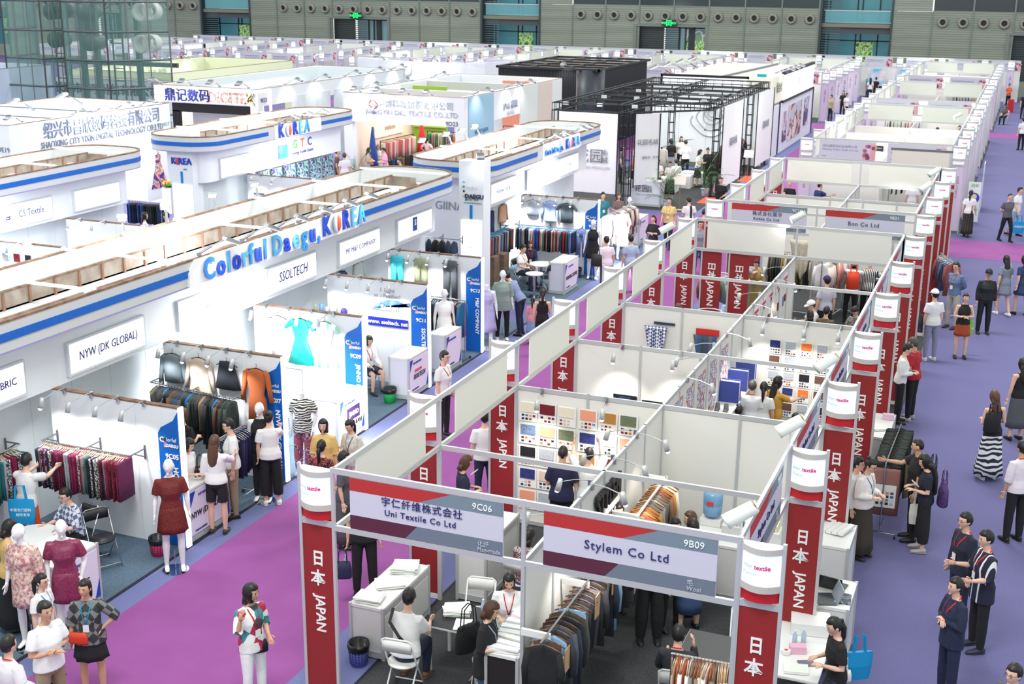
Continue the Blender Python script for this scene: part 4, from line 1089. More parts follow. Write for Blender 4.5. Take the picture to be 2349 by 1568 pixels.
# arm spotlights of the Japan block
for i,y in enumerate([1.2,2.4,3.4,4.5]):
    arm_light((PX + .03,y,2.44),0,'silver arm spotlight on the Stylem side of the wall, %s from front' % nth(i),power=(20 if i % 2 else 60))
    arm_light((PX - .03,y + .1,2.44),180,'silver arm spotlight on the Uni Textile side of the wall, %s from front' % nth(i))
for i,x in enumerate([.45,1.55]): arm_light((x,5.97,2.40),-80,'silver arm spotlight above the swatch wall, %s from the left' % nth(i),power=60)
for i,(y,s_) in enumerate([(7.4,0),(8.6,180),(9.6,180),(10.4,0)]): arm_light((PX + (.03 if s_ == 0 else -.03),y,2.44),s_,'silver arm spotlight along the poster wall, %s from the front' % nth(i),power=45)
for i,x in enumerate([.9,2.0]): arm_light((x,8.97,2.40),-95,'silver arm spotlight over the black photo strips, %s from the left' % nth(i),power=55)
for i,x in enumerate([2.95,3.75,4.4]): arm_light((x,11.97,2.40),-88,'silver arm spotlight over the right swatch wall, %s from the left' % nth(i),power=60)
for i,(y,s_) in enumerate([(12.8,0),(13.8,180),(15.2,0),(16.5,180)]): arm_light((PX + (.03 if s_ == 0 else -.03),y,2.44),s_,'silver arm spotlight on the pink card wall, %s from the front' % nth(i),power=45)
# big can floods fixed to the right-hand towers and over the boards
def can_flood(loc,rz,label,lit=False,power=0):
    t = thing('can_flood',label,'spotlight',loc,rz)
    MB().tube([(0,0,-.06),(0,0,.12)],.012,6).build('stem',WHITE,t,world=False)
    b = MB(); b.smooth = True; b.tube([(-.14,0,.28),(-.13,0,.27),(.14,0,.12),(.17,0,.10)],[.07,.08,.085,.09],14); b.build('lamp_body',mat((222,226,220),.4),t,world=False)
    MB().tube([(-.145,0,.283),(-.16,0,.29)],[.06,.06],12).build('end_cap',mat((226,214,180),.5),t,world=False)
    if lit: MB().tube([(.172,0,.099),(.176,0,.097)],[.078,.078],14).build('lamp_glass',mat((255,255,255),.4,emit=8),t,world=False)
    if power: lamp('can_bulb','SPOT',(loc[0] + .2 * math.cos(R(rz)),loc[1] + .2 * math.sin(R(rz)),loc[2] + .08),power,(1,.98,.95),.06,to=(loc[0] + 1.4 * math.cos(R(rz)),loc[1] + 1.4 * math.sin(R(rz)),loc[2] - 1.3),spot=100)
    return t
can_flood((4.93,.1,3.25),205,'white can floodlight beside the nearest right light tower'); can_flood((4.93,3.1,3.25),205,'white can floodlight beside the second right light tower')
can_flood((4.93,6.1,3.25),215,'white can floodlight beside the third right light tower'); can_flood((4.93,24.1,3.25),215,'white can floodlight beside the Bon booth'); can_flood((4.93,27.1,3.25),215,'white can floodlight at the end of the second row')
can_flood((2.475,18,3.25),200,'lit white can floodlight on the middle post behind the first row',True,30)
can_flood((-.02,15.3,3.25),200,'white can floodlight on the left frame near the man with a striped shirt')

# ---- fabric swatches on the walls
rs = random.Random(5)
def swatch_grid(x0,x1,z0,z1,y,nx,nz,label,cols,w=.26,h=.2,seed=1,first=0):
    rnd = random.Random(seed)
    for j in range(nz):
        for i in range(nx):
            cx = x0 + (x1 - x0) * (i + .5) / nx; cz = z1 - (z1 - z0) * (j + .5) / nz; c = cols[rnd.randrange(len(cols))]
            t = thing('fabric_swatch','fabric sample on its white card, %s along row %s %s' % (nth(i),ORD[j],label),'fabric sample',(cx,y,cz - .15))
            t['label'] = '%s sample card, %s in the %s row %s' % (c[0],nth(i),nth(j),label)
            MB().box(cx - w * .62,cx + w * .62,y - .004,y,cz - h * 1.15,cz + h * .62).build('card',mat((240,239,236),.6),t)
            MB().box(cx - w / 2,cx + w / 2,y - .016,y - .004,cz - h * .35,cz + h * .5).build('cloth_piece',c[1],t)
            q = MB()
            for b in range(2):
                for a in range(rnd.choice([3,4])):
                    cc = cols[rnd.randrange(len(cols))][1]; q.use(cc); q.box(cx - w * .45 + a * w * .25,cx - w * .45 + a * w * .25 + w * .17,y - .008,y - .004,cz - h * (.55 + b * .3) - h * .17,cz - h * (.55 + b * .3))
            o = q.build('colour_chips',None,t)
SW = [('black',mat((24,22,28),.8)),('navy',pat('noise',[(30,40,100),(50,60,130)],40)),('red',pat('blotch',[(190,30,30),(40,10,16)],50)),('cream',pat('noise',[(232,220,190),(240,232,214)],60)),('beige',mat((222,196,172),.8)),
      ('grey',pat('noise',[(150,158,170),(200,204,210)],60)),('olive',pat('noise',[(100,110,84),(120,128,100)],50)),('coral',mat((240,160,130),.8)),('maroon',mat((120,24,36),.8)),('ochre',mat((186,130,60),.8)),('blue',pat('blotch',[(90,120,160),(150,170,200),(60,80,120)],60))]
swatch_grid(.05,1.05,.35,2.3,5.975,3,5,'on the left half of the swatch wall',SW,seed=4)
swatch_grid(1.08,2.1,.35,2.3,5.975,3,5,'on the right half of the swatch wall',SW,seed=9)
SW2 = SW[:2] + [('brown',mat((96,66,54),.8)),('white',mat((230,228,224),.8)),('denim blue',mat((60,90,150),.8)),('orange',mat((236,120,50),.8)),('dark green',mat((50,60,50),.8)),SW[5]]
swatch_grid(3.0,4.85,.5,2.1,11.975,6,5,'on the far right swatch wall',SW2,.2,.17,seed=6)
for i,(a,b,z) in enumerate([(.75,1.2,1.35),(1.3,1.75,1.3),(1.9,2.3,1.25),(2.6,2.6,0)][:3]):
    t = thing('photo_strip','black photo strip, %s from left low on the cross wall' % nth(i),'picture',(a,8.97,z)); MB().box(a,b,8.965,8.975,z,z + .16).build('board',BLACK,t)
    MB().box(a + .1,b - .12,8.96,8.966,z + .03,z + .13).build('photo',pat('noise',[(40,60,110),(20,20,30)],8),t)
# printed posters on the centre wall (both sides)
for i,y in enumerate([7.0,7.8,8.6,9.5,10.4]):
    t = thing('textile_poster','white poster with blue and red sketch print, %s along the centre wall' % nth(i),'poster',(PX,y,1.2)); 
    for s_ in (1,-1): MB().box(PX + .012 * s_ - .004,PX + .012 * s_ + .004,y - .27,y + .27,1.25,2.25).build('printed_sheet',pat('blotch',[(236,236,240),(236,236,240),(90,96,160),(236,236,240),(200,90,80)],9,.6,key=i),t)
for i,y in enumerate([12.5,13.3,14.1,14.9,15.8,16.7]):
    for s_ in (1,-1):
        x = PX + .014 * s_
        t = thing('card_sign','pink card high on the %s face of the far centre wall, %s' % ('right' if s_ > 0 else 'left',nth(i)),'sign',(x,y,2.0)); MB().box(x - .004,x + .004,y - .3,y + .3,2.05,2.3).build('card',mat((240,226,226),.6),t)
        text('SUNWELL',.09,(x + .008 * s_,y,2.22),'right' if s_ > 0 else 'left',mat((200,60,90),.5),t); text('三和',.1,(x + .008 * s_,y,2.11),'right' if s_ > 0 else 'left',mat((150,60,80),.5),t)
        for q in (0,1):
            c = rs.choice(SW); o = MB().box(x - .008,x + .008,y - .2 + q * .22,y - .05 + q * .22,1.45 + .2 * rs.random(),1.8).build('fabric_swatch',c[1]); meta(o,'%s cloth sample pinned on the %s face of the far centre wall, %s' % (c[0],'right' if s_ > 0 else 'left',nth(2 * i + q)),'fabric sample')
# hanging cloths on the y=12 wall
o = hang('drape',(.72,11.93,2.1),0,'blue and white plaid cloth hung on the white cross wall',pat('check',[(70,80,130),(235,235,240)],26,.8),hanger=False,scale=1.35); 
o = hang('drape',(1.75,11.93,2.02),0,'fan of blue and grey cloths hung under a red label',pat('stripesx',[(60,76,104),(90,100,110),(40,90,140),(70,74,76)],1.4,.8),hanger=False,scale=1.35)
MB().box(1.6,1.95,11.93,11.95,1.98,2.08).build('red_label',mat((204,40,40),.6),o)
t = thing('hanger_board','dark blue hanging bar above the plaid cloth','hanger',(.8,11.95,2.1)); MB().box(.66,1.1,11.94,11.96,2.09,2.14).build('bar',mat((40,50,90),.5),t)

# ------------------------------------------------------------------ Korean pavilion islands
KP = mat((204,206,206),.5); KW = mat((236,240,244),.45)
def rrect(x0,x1,y0,y1,r,n=8):
    pts = []
    for (cx,cy,a0) in ((x1 - r,y0 + r,-90),(x1 - r,y1 - r,0),(x0 + r,y1 - r,90),(x0 + r,y0 + r,180)):
        for i in range(n + 1): a = R(a0 + 90 * i / n); pts.append((cx + r * math.cos(a),cy + r * math.sin(a)))
    return pts
def densify(p,step=.5):
    out = []
    for i in range(len(p)):
        a,b = Vector(p[i]),Vector(p[(i + 1) % len(p)]); n = max(1,int((b - a).length / step))
        for k in range(n): out.append(tuple(a.lerp(b,k / n)))
    return out
def offs(p,cx,cy,d):   # outward offset for a convex outline
    out = []; n = len(p)
    for i in range(n):
        a,b,c = Vector(p[i - 1]),Vector(p[i]),Vector(p[(i + 1) % n]); t = (c - a).normalized(); out.append(tuple(b + Vector((t.y,-t.x)) * d))
    return out
def band(p,th,z0,z1,keep=None,outd=0):
    n = len(p); cx = cy = 0; po = offs(p,cx,cy,outd); pi_ = offs(p,cx,cy,outd - th); mb = MB()
    for i in range(n):
        j = (i + 1) % n
        if keep and not keep(((p[i][0] + p[j][0]) / 2,(p[i][1] + p[j][1]) / 2)): continue
        a,b,c,d = po[i],po[j],pi_[j],pi_[i]
        mb.add([(a[0],a[1],z0),(b[0],b[1],z0),(c[0],c[1],z0),(d[0],d[1],z0),(a[0],a[1],z1),(b[0],b[1],z1),(c[0],c[1],z1),(d[0],d[1],z1)],
               [(0,3,2,1),(4,5,6,7),(0,1,5,4),(1,2,6,5),(2,3,7,6),(3,0,4,7)])
    return mb
def slabpoly(p,z0,z1): return MB().poly(p,z0,z1,'xy')
def island(xc,ya,yb,label,plate=None,r=1.0,ends=(True,True),beams=(),lights=(1,1)):
    x0,x1 = xc - 1.3,xc + 1.3; p = densify(rrect(x0,x1,ya,yb,r))
    t = thing('canopy','ring-shaped white canopy with a blue stripe over ' + label,'canopy',(xc,(ya + yb) / 2,0))
    keepb = lambda q: not (plate and q[0] > xc and plate[0] - .1 < q[1] < plate[1] + .1)
    band(p,.03,3.47,3.92).build('canopy_band',KP,t)
    band(p,.055,3.91,3.945,None,.012).build('timber_edge',WOOD,t)
    band(p,.02,3.44,3.47,None,.0).build('lower_lip',mat((150,150,200),.5),t)
    band(p,.02,3.63,3.76,keepb,.018).build('blue_stripe',BLUEP,t)
    # trough floors with a slot between, bulkheads of raw timber
    inr = [q for q in p]
    fl = MB(); sl0,sl1 = xc - .38,xc + .32
    pin = offs(p,0,0,-.03)
    R_ = [(max(q[0],sl1),q[1]) for q in pin]; L_ = [(min(q[0],sl0),q[1]) for q in pin]
    for P_ in (R_,L_):
        Q = []
        for q in P_:
            if not Q or (Vector(q) - Vector(Q[-1])).length > 1e-4: Q.append(q)
        fl.poly(Q,3.50,3.53,'xy')
    fl.box(sl0,sl1,ya + .04,ya + .9,3.50,3.53).box(sl0,sl1,yb - .9,yb - .04,3.50,3.53)
    fl.build('trough_floor',KW,t)
    co = MB().box(sl0 - .04,sl0,ya + .9,yb - .9,2.9,3.80).box(sl1,sl1 + .03,ya + .9,yb - .9,3.1,3.62).box(sl0,sl1,yb - .93,yb - .9,3.1,3.8)
    co.build('timber_core',pat('noise',[(176,166,156),(150,132,118)],3,.8),t)
    MB().box(sl0 - .05,sl0 + .012,ya + .9,yb - .9,3.80,3.83).box(sl1 - .005,sl1 + .04,ya + .9,yb - .9,3.62,3.645).build('batten',WOOD,t)
    yy = ya + 1.1; 
    while yy < yb - 1:
        MB().box(sl0,sl0 + .03,yy - .025,yy + .025,2.95,3.79).build('stud',mat((150,112,92),.8),t); yy += .62
    for b in beams:
        MB().box(x0 + .03,x1 - .02,b - .05,b + .05,3.95,3.965).box(x0 + .03,x1 - .02,b - .055,b - .045,3.94,4.0).build('cross_board',mat((222,228,222),.5),t)
    # power boxes and lamp cans standing in the troughs
    k = 0; yy = ya + 1.4
    while yy < yb - 1:
        o = MB(); o.smooth = True; o.lathe([(.11,0),(.095,.2),(.07,.21)],(xc - .78,yy,3.53),14); o = o.build('lamp_can',mat((206,214,210),.5)); meta(o,'white lamp can in the left canopy trough over %s, %s' % (label,nth(k)),'lamp housing')
        o = thing('power_box','white power box in the right canopy trough over %s, %s' % (label,nth(k)),'lamp housing',(xc + .75,yy,3.53))
        MB().cbox(xc + .72,yy,3.74,.12,.18,.2).build('box_body',mat((220,226,230),.5),o); MB().tube([(xc + .72,yy,3.53),(xc + .72,yy,3.64)],.02,6).tube([(xc + .72,yy + .05,3.7),(xc + .4,yy + .1,3.67)],.012,6).build('arm',GREYM,o)
        lamp('trough_lamp','POINT',(xc - .62,yy + .3,3.8),13,(1,1,1),.05); lamp('trough_lamp','POINT',(xc + .85,yy + .3,3.84),12,(1,1,1),.05)
        k += 1; yy += 2.25
    # solid fascia under the canopy
    f = thing('fascia','white fascia wall under the canopy of ' + label,'wall',(xc,(ya + yb) / 2,2.39)); fe = .55
    ps = rrect(xc - .8,xc + .8,ya + fe,yb - fe,.3,5)
    MB().poly(ps,2.40,3.50,'xy').build('fascia_box',KW,f)
    return t
def ksign(x,y0,y1,z0,z1,face,s,label,size=.2,m=TXT_N,ty=None,**k):
    t = thing('light_box_sign',label,'sign',(x,(y0 + y1) / 2,z0)); d = 1 if face == 'right' else -1
    MB().box(min(x,x + .07 * d),max(x,x + .07 * d),y0,y1,z0,z1).build('sign_frame',mat((214,218,224),.4),t)
    MB().box(min(x + .07 * d,x + .075 * d),max(x + .07 * d,x + .075 * d),y0 + .04,y1 - .04,z0 + .04,z1 - .04).build('lit_face',mat((252,253,255),.5,emit=1.1,ecol=(250,252,255)),t)
    if s: text(s,size,(x + .084 * d,ty if ty is not None else (y0 + y1) / 2,(z0 + z1) / 2),face,m,t,ext=.004,**k)
    return t
def kpanel(y,code,nm,xr=-4.5,label='',z=2.39):
    """booth divider along X with an edge-lit end and a blue name panel"""
    t = thing('booth_divider',label,'partition',(xr,y,0)); xl = xr - 2.55
    MB().box(xl,xr - .02,y,y + .09,.0,z - .02).build('wall_panel',KW,t)
    MB().box(xl,xr - .02,y - .005,y + .095,z - .02,z + .005).build('timber_cap',WOOD,t)
    for i in (1,2): MB().box(xl + i * .85 - .002,xl + i * .85 + .002,y - .002,y,0,z).build('joint',mat((200,204,208),.6),t)
    MB().box(xr - .02,xr + .012,y - .01,y + .1,.0,z).build('lit_edge',mat((250,252,255),.5,emit=2.2,ecol=(236,240,255)),t)
    a,b = xr - .42,xr - .03
    MB().poly([(a,.02),(b,.02),(b,z - .07),(a + .3,z - .22),(a + .06,z - .36),(a,z - .46)],y - .016,y - .001,'xz').build('blue_panel',BLUEP,t)
    if code:
        text('C',.12,(a + .07,y - .022,z - .56),'front',TXT_W,t,bold=.003); text('lorful',.09,(a + .25,y - .022,z - .55),'front',TXT_W,t)
        text('DAEGU',.07,(a + .26,y - .022,z - .65),'front',TXT_W,t,bold=.003)
        dt = MB()
        for q,c in enumerate([(30,160,80),(60,60,90),(210,110,190),(236,160,110)]): dt.use(mat(c,.5)); dt.cyl((a + .125,y - .016,z - .51 - q * .05),(a + .125,y - .024,z - .51 - q * .05),.024,10)
        dt.build('logo_dots',None,t)
        text(code,.115,(a + .25,y - .022,z - .83),'front',TXT_W,t,bold=.003); text(nm,.13,(a + .3,y - .022,z - 1.0),'front',TXT_W,t,'LEFT',spin=-90,bold=.003)
    return t
def karm(y,xr,k0,xs,side='front',power=26,where=''):
    for i,x in enumerate(xs):
        arm_light((x,y - .01 if side == 'front' else y + .1,2.36),-105 if side == 'front' else 95,'white arm spotlight %s, %s from the left' % (where,nth(i)),power=power * 2.2 if i % 2 == 0 else power * 1.8,color=(.97,.98,1),spot=120)
# island A : right next to the magenta aisle
island(-7.75,-4,18.3,'the long Colorful Daegu island',plate=(6.15,12.35),beams=(-2.6,.4,3.6,5.9,9.2,12.2,14.9,17.3))
island(-7.75,19.75,30.8,'the second Daegu island',plate=(24.1,27.6),beams=(22.3,25.2,28.3))
island(-17.75,-4,18.3,'the CS Textile island',beams=(11.5,14.2,17)); island(-17.75,20.9,31.0,'the far KOREA island',plate=(24.7,28.0),beams=(22.9,25.4,28))
def back_wall(xc,y0,y1,label):
    for d,nm in ((1,'right'),(-1,'left')):
        x = xc + .28 * d; t = thing('back_wall','white back wall of the booths on the %s side of %s' % (nm,label),'wall',(x,(y0 + y1) / 2,0)); yy = y0
        while yy < y1 - .1:
            e = min(yy + 1.0,y1); MB().box(min(x,x - .08 * d),max(x,x - .08 * d),yy + .003,e - .003,0,2.45).build('panel',mat((222,228,232),.5),t); yy = e
back_wall(-7.75,-3,18,'the long Daegu island'); back_wall(-7.75,20.3,30.2,'the second Daegu island'); back_wall(-17.75,3,18,'the CS Textile island'); back_wall(-17.75,21.3,30.3,'the far KOREA island')
for (y,c,n,lb) in [(3,'9C05','HONGWON FABRIC','9C05'),(6,'9C07','NYW (DK GLOBAL)','9C07'),(9,'9C09','JINNO INTERNATIONAL','9C09'),(12,'9C11','SSOLTECH','9C11'),(15,'9C13','M&F COMPANY','9C13')]:
    kpanel(y,c,n,label='white booth divider with a blue panel reading ' + lb)
kpanel(24,'9C17','MOSUNG TEXTILE',label='white booth divider with a blue panel reading 9C17'); 
for (y,s_) in ((11.8,'nearest'),(14.9,'second')): kpanel(y,'','',-14.4,'white divider with a blue end panel, %s on the CS Textile island' % s_)
kpanel(23.8,'','',-14.4,'white divider with a blue end panel on the far KOREA island')
for i,(s_,y,sz,k) in enumerate([('HONGWON FABRIC',1.35,.17,{}),('NYW (DK GLOBAL)',4.32,.21,{'sx': .82,'shear': .1}),('JINNO',7.3,.12,{}),('SSOLTECH',10.3,.3,{'sx': .8,'shear': .2}),('MF M&F COMPANY',13.3,.17,{}),('',16.22,.2,{})]):
    mm = TXT_N if s_ in ('NYW (DK GLOBAL)','SSOLTECH') or i == 0 else mat((120,126,170),.5)
    t = ksign(-6.95,y - 1.0,y + 1.0,2.5,3.08,'right',s_,'white light box sign %s on the long Daegu island' % ('reading ' + s_ if s_ else 'with a small blue S square'),sz,mm,**k)
    if not s_:
        MB().box(-6.876,-6.868,16.05,16.3,2.65,3.0).build('blue_square',mat((30,80,170),.5),t); text('S',.2,(-6.86,16.175,2.86),'right',TXT_W,t,bold=.01)
for i,(s_,y) in enumerate([('MOSUNG TEXTILE',22.15),('DAEHAN',25.05),('TEXTILE',27.95)]):
    ksign(-6.95,y - .98,y + .98,2.5,3.12,'right',s_,'white light box sign, %s on the second Daegu island' % nth(i),.14,mat((140,146,190),.5))
for i,(s_,y) in enumerate([('CS Textile',13.4),('',16.2)]):
    t = ksign(-16.95,y - .98,y + .98,2.5,3.1,'right',s_,'white light box sign %s on the left Korean island' % ('reading CS Textile' if s_ else 'left blank'),.26,mat((60,70,150),.5),ty=y + .15,sx=.85)
    if s_: text('cs',.2,(-16.86,y - .72,2.78),'right',TXT_N,t,shear=.3,bold=.006)
ksign(-16.95,22.2,23.9,2.45,3.1,'right','( )','white light box sign with a red mark on the far KOREA island',.12,mat((230,60,80),.5))
# raised plates with the big colourful lettering
def rainbow(s,size,x,y,z,parent,cols,sx=1.0,gap=1.0):
    yy = y
    for i,ch in enumerate(s):
        c = cols[i % len(cols)]; w = {'l': .34,'r': .42,'f': .40,'u': .66,'o': .7,'C': .82,'D': .82,'a': .68,'e': .68,'g': .7,',': .34,'K': .78,'R': .78,'E': .7,'A': .78,' ': .3}.get(ch,.7) * size * sx * gap
        if ch == '*':
            o = MB(); o.sphere((x + .02,yy + .4 * size,z),.035,.28 * size,.36 * size,14,10); o.build('globe_ring',mat((210,222,240),.4),parent,True)
            o = MB(); o.sphere((x + .045,yy + .46 * size,z + .03 * size),.03,.16 * size,.32 * size,12,8); o.build('globe_swirl',mat((232,90,60),.4),parent,True); yy += .8 * size; continue
        if ch != ' ': text(ch,size,(x,yy + w / 2,z),'right',mat(c,.35),parent,'CENTER',sx,.015,bold=size * .025,name='letter')
        yy += w
    return yy
BC = [(60,140,224),(36,84,206),(90,176,224),(36,70,200),(110,190,228),(60,156,220),(50,90,210)]
pl = thing('title_plate','raised white plate with big letters Colorful Daegu KOREA','sign',(-6.45,9.25,3.46)); MB().poly([(6.05,3.46),(12.35,3.46),(12.5,3.62),(12.5,3.93),(6.25,3.93),(6.05,3.7)],-6.46,-6.40,'yz').build('plate',mat((246,247,250),.4),pl)
e = rainbow('Colorful',.56,-6.37,6.42,3.68,pl,BC,.88); e = rainbow('Daegu,',.56,-6.37,e + .16,3.68,pl,BC[2:] + BC[:2],.88); rainbow('K*REA',.58,-6.37,e + .06,3.72,pl,BC[1:],.84)
pl = thing('title_plate','raised white plate with small letters Colorful Daegu KOREA on the second island','sign',(-6.45,25.8,3.46)); MB().box(-6.46,-6.41,24.2,27.6,3.46,3.93).build('plate',mat((246,247,250),.4),pl)
rainbow('Colorful Daegu,',.24,-6.38,24.3,3.66,pl,BC,.8); rainbow('K*REA',.42,-6.38,26.2,3.7,pl,BC[1:] + [(60,60,190)],.78)
pl = thing('title_plate','raised white plate with letters KOREA on the far Korean island','sign',(-16.45,26.2,3.46)); MB().box(-16.46,-16.41,24.8,27.9,3.46,3.93).build('plate',mat((246,247,250),.4),pl)
rainbow('K*REA',.62,-16.38,24.95,3.7,pl,BC[1:],.86)
def sign_tower(x0,x1,y,label,korea):
    t = thing('sign_pillar',label,'pillar',((x0 + x1) / 2,y,0)); MB().box(x0,x1,y,y + .5,0,4.0).build('pillar_body',KW,t); cx = (x0 + x1) / 2
    MB().box(x0 + .07,x1 - .05,y - .03,y,.3,2.35).build('lit_panel',mat((252,253,255),.5,emit=1.0),t); MB().box(cx - .04,cx + .04,y - .02,y,2.4,2.78).build('blue_bar',mat((0,130,215),.5),t)
    if korea:
        text('K REA',.29,(cx + .02,y - .02,3.1),'front',mat((40,70,180),.4),t,ext=.02,bold=.006); o = MB(); o.sphere((cx - .13,y - .02,3.1),.085,.02,.12,10,8); o.build('globe_swirl',mat((220,70,70),.4),t,True)
        text('KSIC',.07,(cx + .16,y - .02,2.85),'front',TXT_N,t)
    else:
        text('DAEGU',.17,(cx + .1,y - .02,3.02),'front',mat((50,60,90),.4),t,ext=.02,bold=.004); dt = MB()
        for q,c in enumerate([(120,190,230),(40,160,70),(30,30,60),(236,190,130)]): dt.use(mat(c,.5)); dt.cyl((cx - .22,y,3.42 - q * .13),(cx - .22,y - .02,3.42 - q * .13),.03,10)
        dt.build('logo_dots',None,t); text('C lorful',.15,(cx - .05,y - .02,3.27),'front',mat((214,218,228),.4),t)
        MB().poly([(x0 + .17,2.62 + .28),(x0 + .27,2.9),(x0 + .22,2.97)],y - .01,y,'xz').build('green_peak',mat((30,150,110),.5),t); text('大邱广域市',.07,(cx + .05,y - .02,2.93),'front',mat((90,160,140),.5),t); text('对外经济贸易促进委员会',.05,(cx + .05,y - .02,2.84),'front',TXT_G,t)
        for q,s_ in enumerate(['MOSUNG TEXTILE','DAEHAN','TEXTILE CO','KOREA']): text(s_,.045,(cx,y - .036,1.9 - q * .3),'front',mat((190,194,206),.5),t)
    return t
sign_tower(-7.14,-6.4,19.5,'white sign pillar with DAEGU logo at the end of the second island',False); sign_tower(-18.1,-17.25,21.2,'white sign pillar with KOREA logo at the far Korean island',True)
gp = thing('logo_sign','white wall logo GTC with a blue square on the far KOREA island','sign',(-16.93,26,2.4))
for q,(ch,c) in enumerate([('G',(90,190,60)),('T',(230,130,60)),('C',(60,100,200))]): text(ch,.42,(-16.92,26.9 + q * .5,3.02),'right',mat(c,.4),gp,bold=.006,name='letter')
text('Synergy Textile Center',.16,(-16.92,27.4,2.72),'right',TXT_N,gp); MB().box(-16.95,-16.92,25.8,26.4,2.62,3.1).build('blue_square',pat('noise',[(20,90,190),(60,170,220)],4),gp)
# photo panels below GTC, seen edge on
for i in range(6):
    o = MB().box(-17.02,-16.9,24.4 + i * .9,24.4 + i * .9 + .62,1.25,2.35).build('backlit_photo',pat('blotch',[(40,60,120),(90,150,90),(160,170,200),(60,40,90)],7,.5,key=i,emit=.2)); meta(o,'narrow backlit photo panel, %s in the row below GTC' % nth(i),'picture')
# floods that wash the title plates and stand on the canopy edges
for i,y in enumerate([6.6,8.0,9.1,10.1,11.1,12.1]): flood((-6.5,y - .1,3.95),55,'silver long-arm flood above the Colorful Daegu lettering, %s from the left' % nth(i),power=20)
for i,y in enumerate([24.2,25.0,26.6,27.2]): flood((-6.5,y,3.95),50,'silver long-arm flood above the second island lettering, %s from the left' % nth(i),power=14)
for i,y in enumerate([7.5,8.9,10.6,12.3]): flood((-8.98,y,3.95),130,'silver long-arm flood reaching left from the far canopy edge, %s from the near end' % nth(i),power=12)
for i,y in enumerate([21.3,23.0,24.2,25.2]): flood((-8.98,y,3.95),130,'silver long-arm flood on the left edge of the second island, %s from the near end' % nth(i))
for i,y in enumerate([25.2,26.2,27.2]): flood((-16.5,y,3.95),55,'silver long-arm flood above the far KOREA lettering, %s from the left' % nth(i),power=14)
flood((-6.75,19.9,3.95),-60,'silver flood on the rounded near end of the second island',power=14)
# hidden tubes under the lips wash the fascias, as in the place
for (xc,y0,y1) in ((-7.75,-2,17.6),(-7.75,20.6,30),(-17.75,6,17.6),(-17.75,21.8,30.2)):
    lamp('fascia_tube','AREA',(xc + 1.12,(y0 + y1) / 2,3.43),60 * (y1 - y0),(.95,.98,1),.12,y1 - y0,to=(xc + .35,(y0 + y1) / 2,2.5))
for (y,w) in ((3,'over the 9C05 booth'),(6,'over the 9C07 booth'),(9,'over the 9C09 booth'),(12,'over the 9C11 booth'),(15,'over the 9C13 booth'),(24,'over the 9C17 booth')):
    karm(y,-4.5,0,(-6.72,-6.18,-5.65,-5.15),'front',20,w)
for (y,w) in ((11.8,'on the nearest CS Textile divider'),(14.9,'on the second CS Textile divider'),(23.8,'on the far KOREA divider')): karm(y,-14.4,0,(-16.4,-15.6),'front',22,w)

# ------------------------------------------------------------------ other stands, from near to far
def box_stand(name,label,x0,x1,y0,y1,z0,z1,th=.25,m=KW,rim=WOOD,cat='stand',inner=None,posts=True,zf=2.9):
    """a roofless stand: deep fascia all round on corner piers"""
    t = thing(name,label,cat,((x0 + x1) / 2,(y0 + y1) / 2,0))
    MB().box(x0,x1,y0,y0 + th,z0,z1).build('front_fascia',m,t); MB().box(x1 - th,x1,y0 + th,y1 - th,z0,z1).build('side_fascia',m,t)
    MB().box(x0,x0 + th,y0 + th,y1 - th,z0,z1).build('side_fascia',inner or m,t); MB().box(x0,x1,y1 - th,y1,z0,z1).build('rear_fascia',inner or m,t)
    MB().box(x0 - .01,x1 + .01,y0 - .01,y0 + .06,z1,z1 + .02).box(x1 - .05,x1 + .01,y0,y1,z1,z1 + .02).box(x0,x1,y1 - .06,y1,z1,z1 + .02).box(x0 - .01,x0 + .05,y0,y1,z1,z1 + .02).build('timber_edge',rim,t)
    if posts:
        for (a,b) in ((x0,y0),(x1 - .4,y0),(x0,y1 - .4),(x1 - .4,y1 - .4)): MB().box(a,a + .4,b,b + .4,0,z0).build('pier',m,t)
    return t
# --- Yixin digital
t = box_stand('white_stand','white roofless stand reading Shaoxing City Yixin Digital Technology',-29.5,-24.15,20.7,29.4,2.92,3.95)
MB().box(-29.0,-28.9,21,29.2,0,2.9).box(-29,-24.6,29.1,29.2,0,2.9).build('inner_wall',KW,t)
text('绍兴市昌欣数码科技有限公司',.62,(-24.13,25.5,3.55),'right',mat((128,136,160),.5),t,sx=.8,ext=.02); text('SHAOXING CITY YIXIN DIGITAL TECHNOLOGY CO.,LTD',.33,(-24.13,25.5,3.1),'right',mat((120,126,146),.5),t,sx=.8,ext=.01)
text('展位号：9E17',.2,(-24.13,28.7,3.15),'right',TXT_G,t); text('展位号：9E19',.24,(-24.9,20.68,3.12),'front',mat((110,116,136),.5),t)
for i,y in enumerate([21.5,24.0,25.2,26.4,27.8]): flood((-24.3,y,3.97),0 if i else -90,'grey flood lamp along the top of the Yixin stand, %s from the near end' % nth(i),power=30)
for i,y in enumerate([22.4,24.6,27.2]): flood((-26.6,y,3.97),180,'tilted grey flood lamp inside the Yixin stand, %s from the near end' % nth(i),scale=1.4,power=30)
for i,y in enumerate([23.2,25.6]): beam('roof_bar','thin dark bar across the top of the Yixin stand, %s from the near end' % nth(i),(-29.3,y,3.95),(-24.3,y,3.95),.04,.03,GREYM)
lamp('stand_wash','AREA',(-26.8,25,3.6),300,(1,1,1),3.5,6,to=(-26.8,25,0)); lamp('stand_wash','SPOT',(-23.0,25,4.9),500,(1,1,1),.2,to=(-24.2,25,3.0),spot=140)
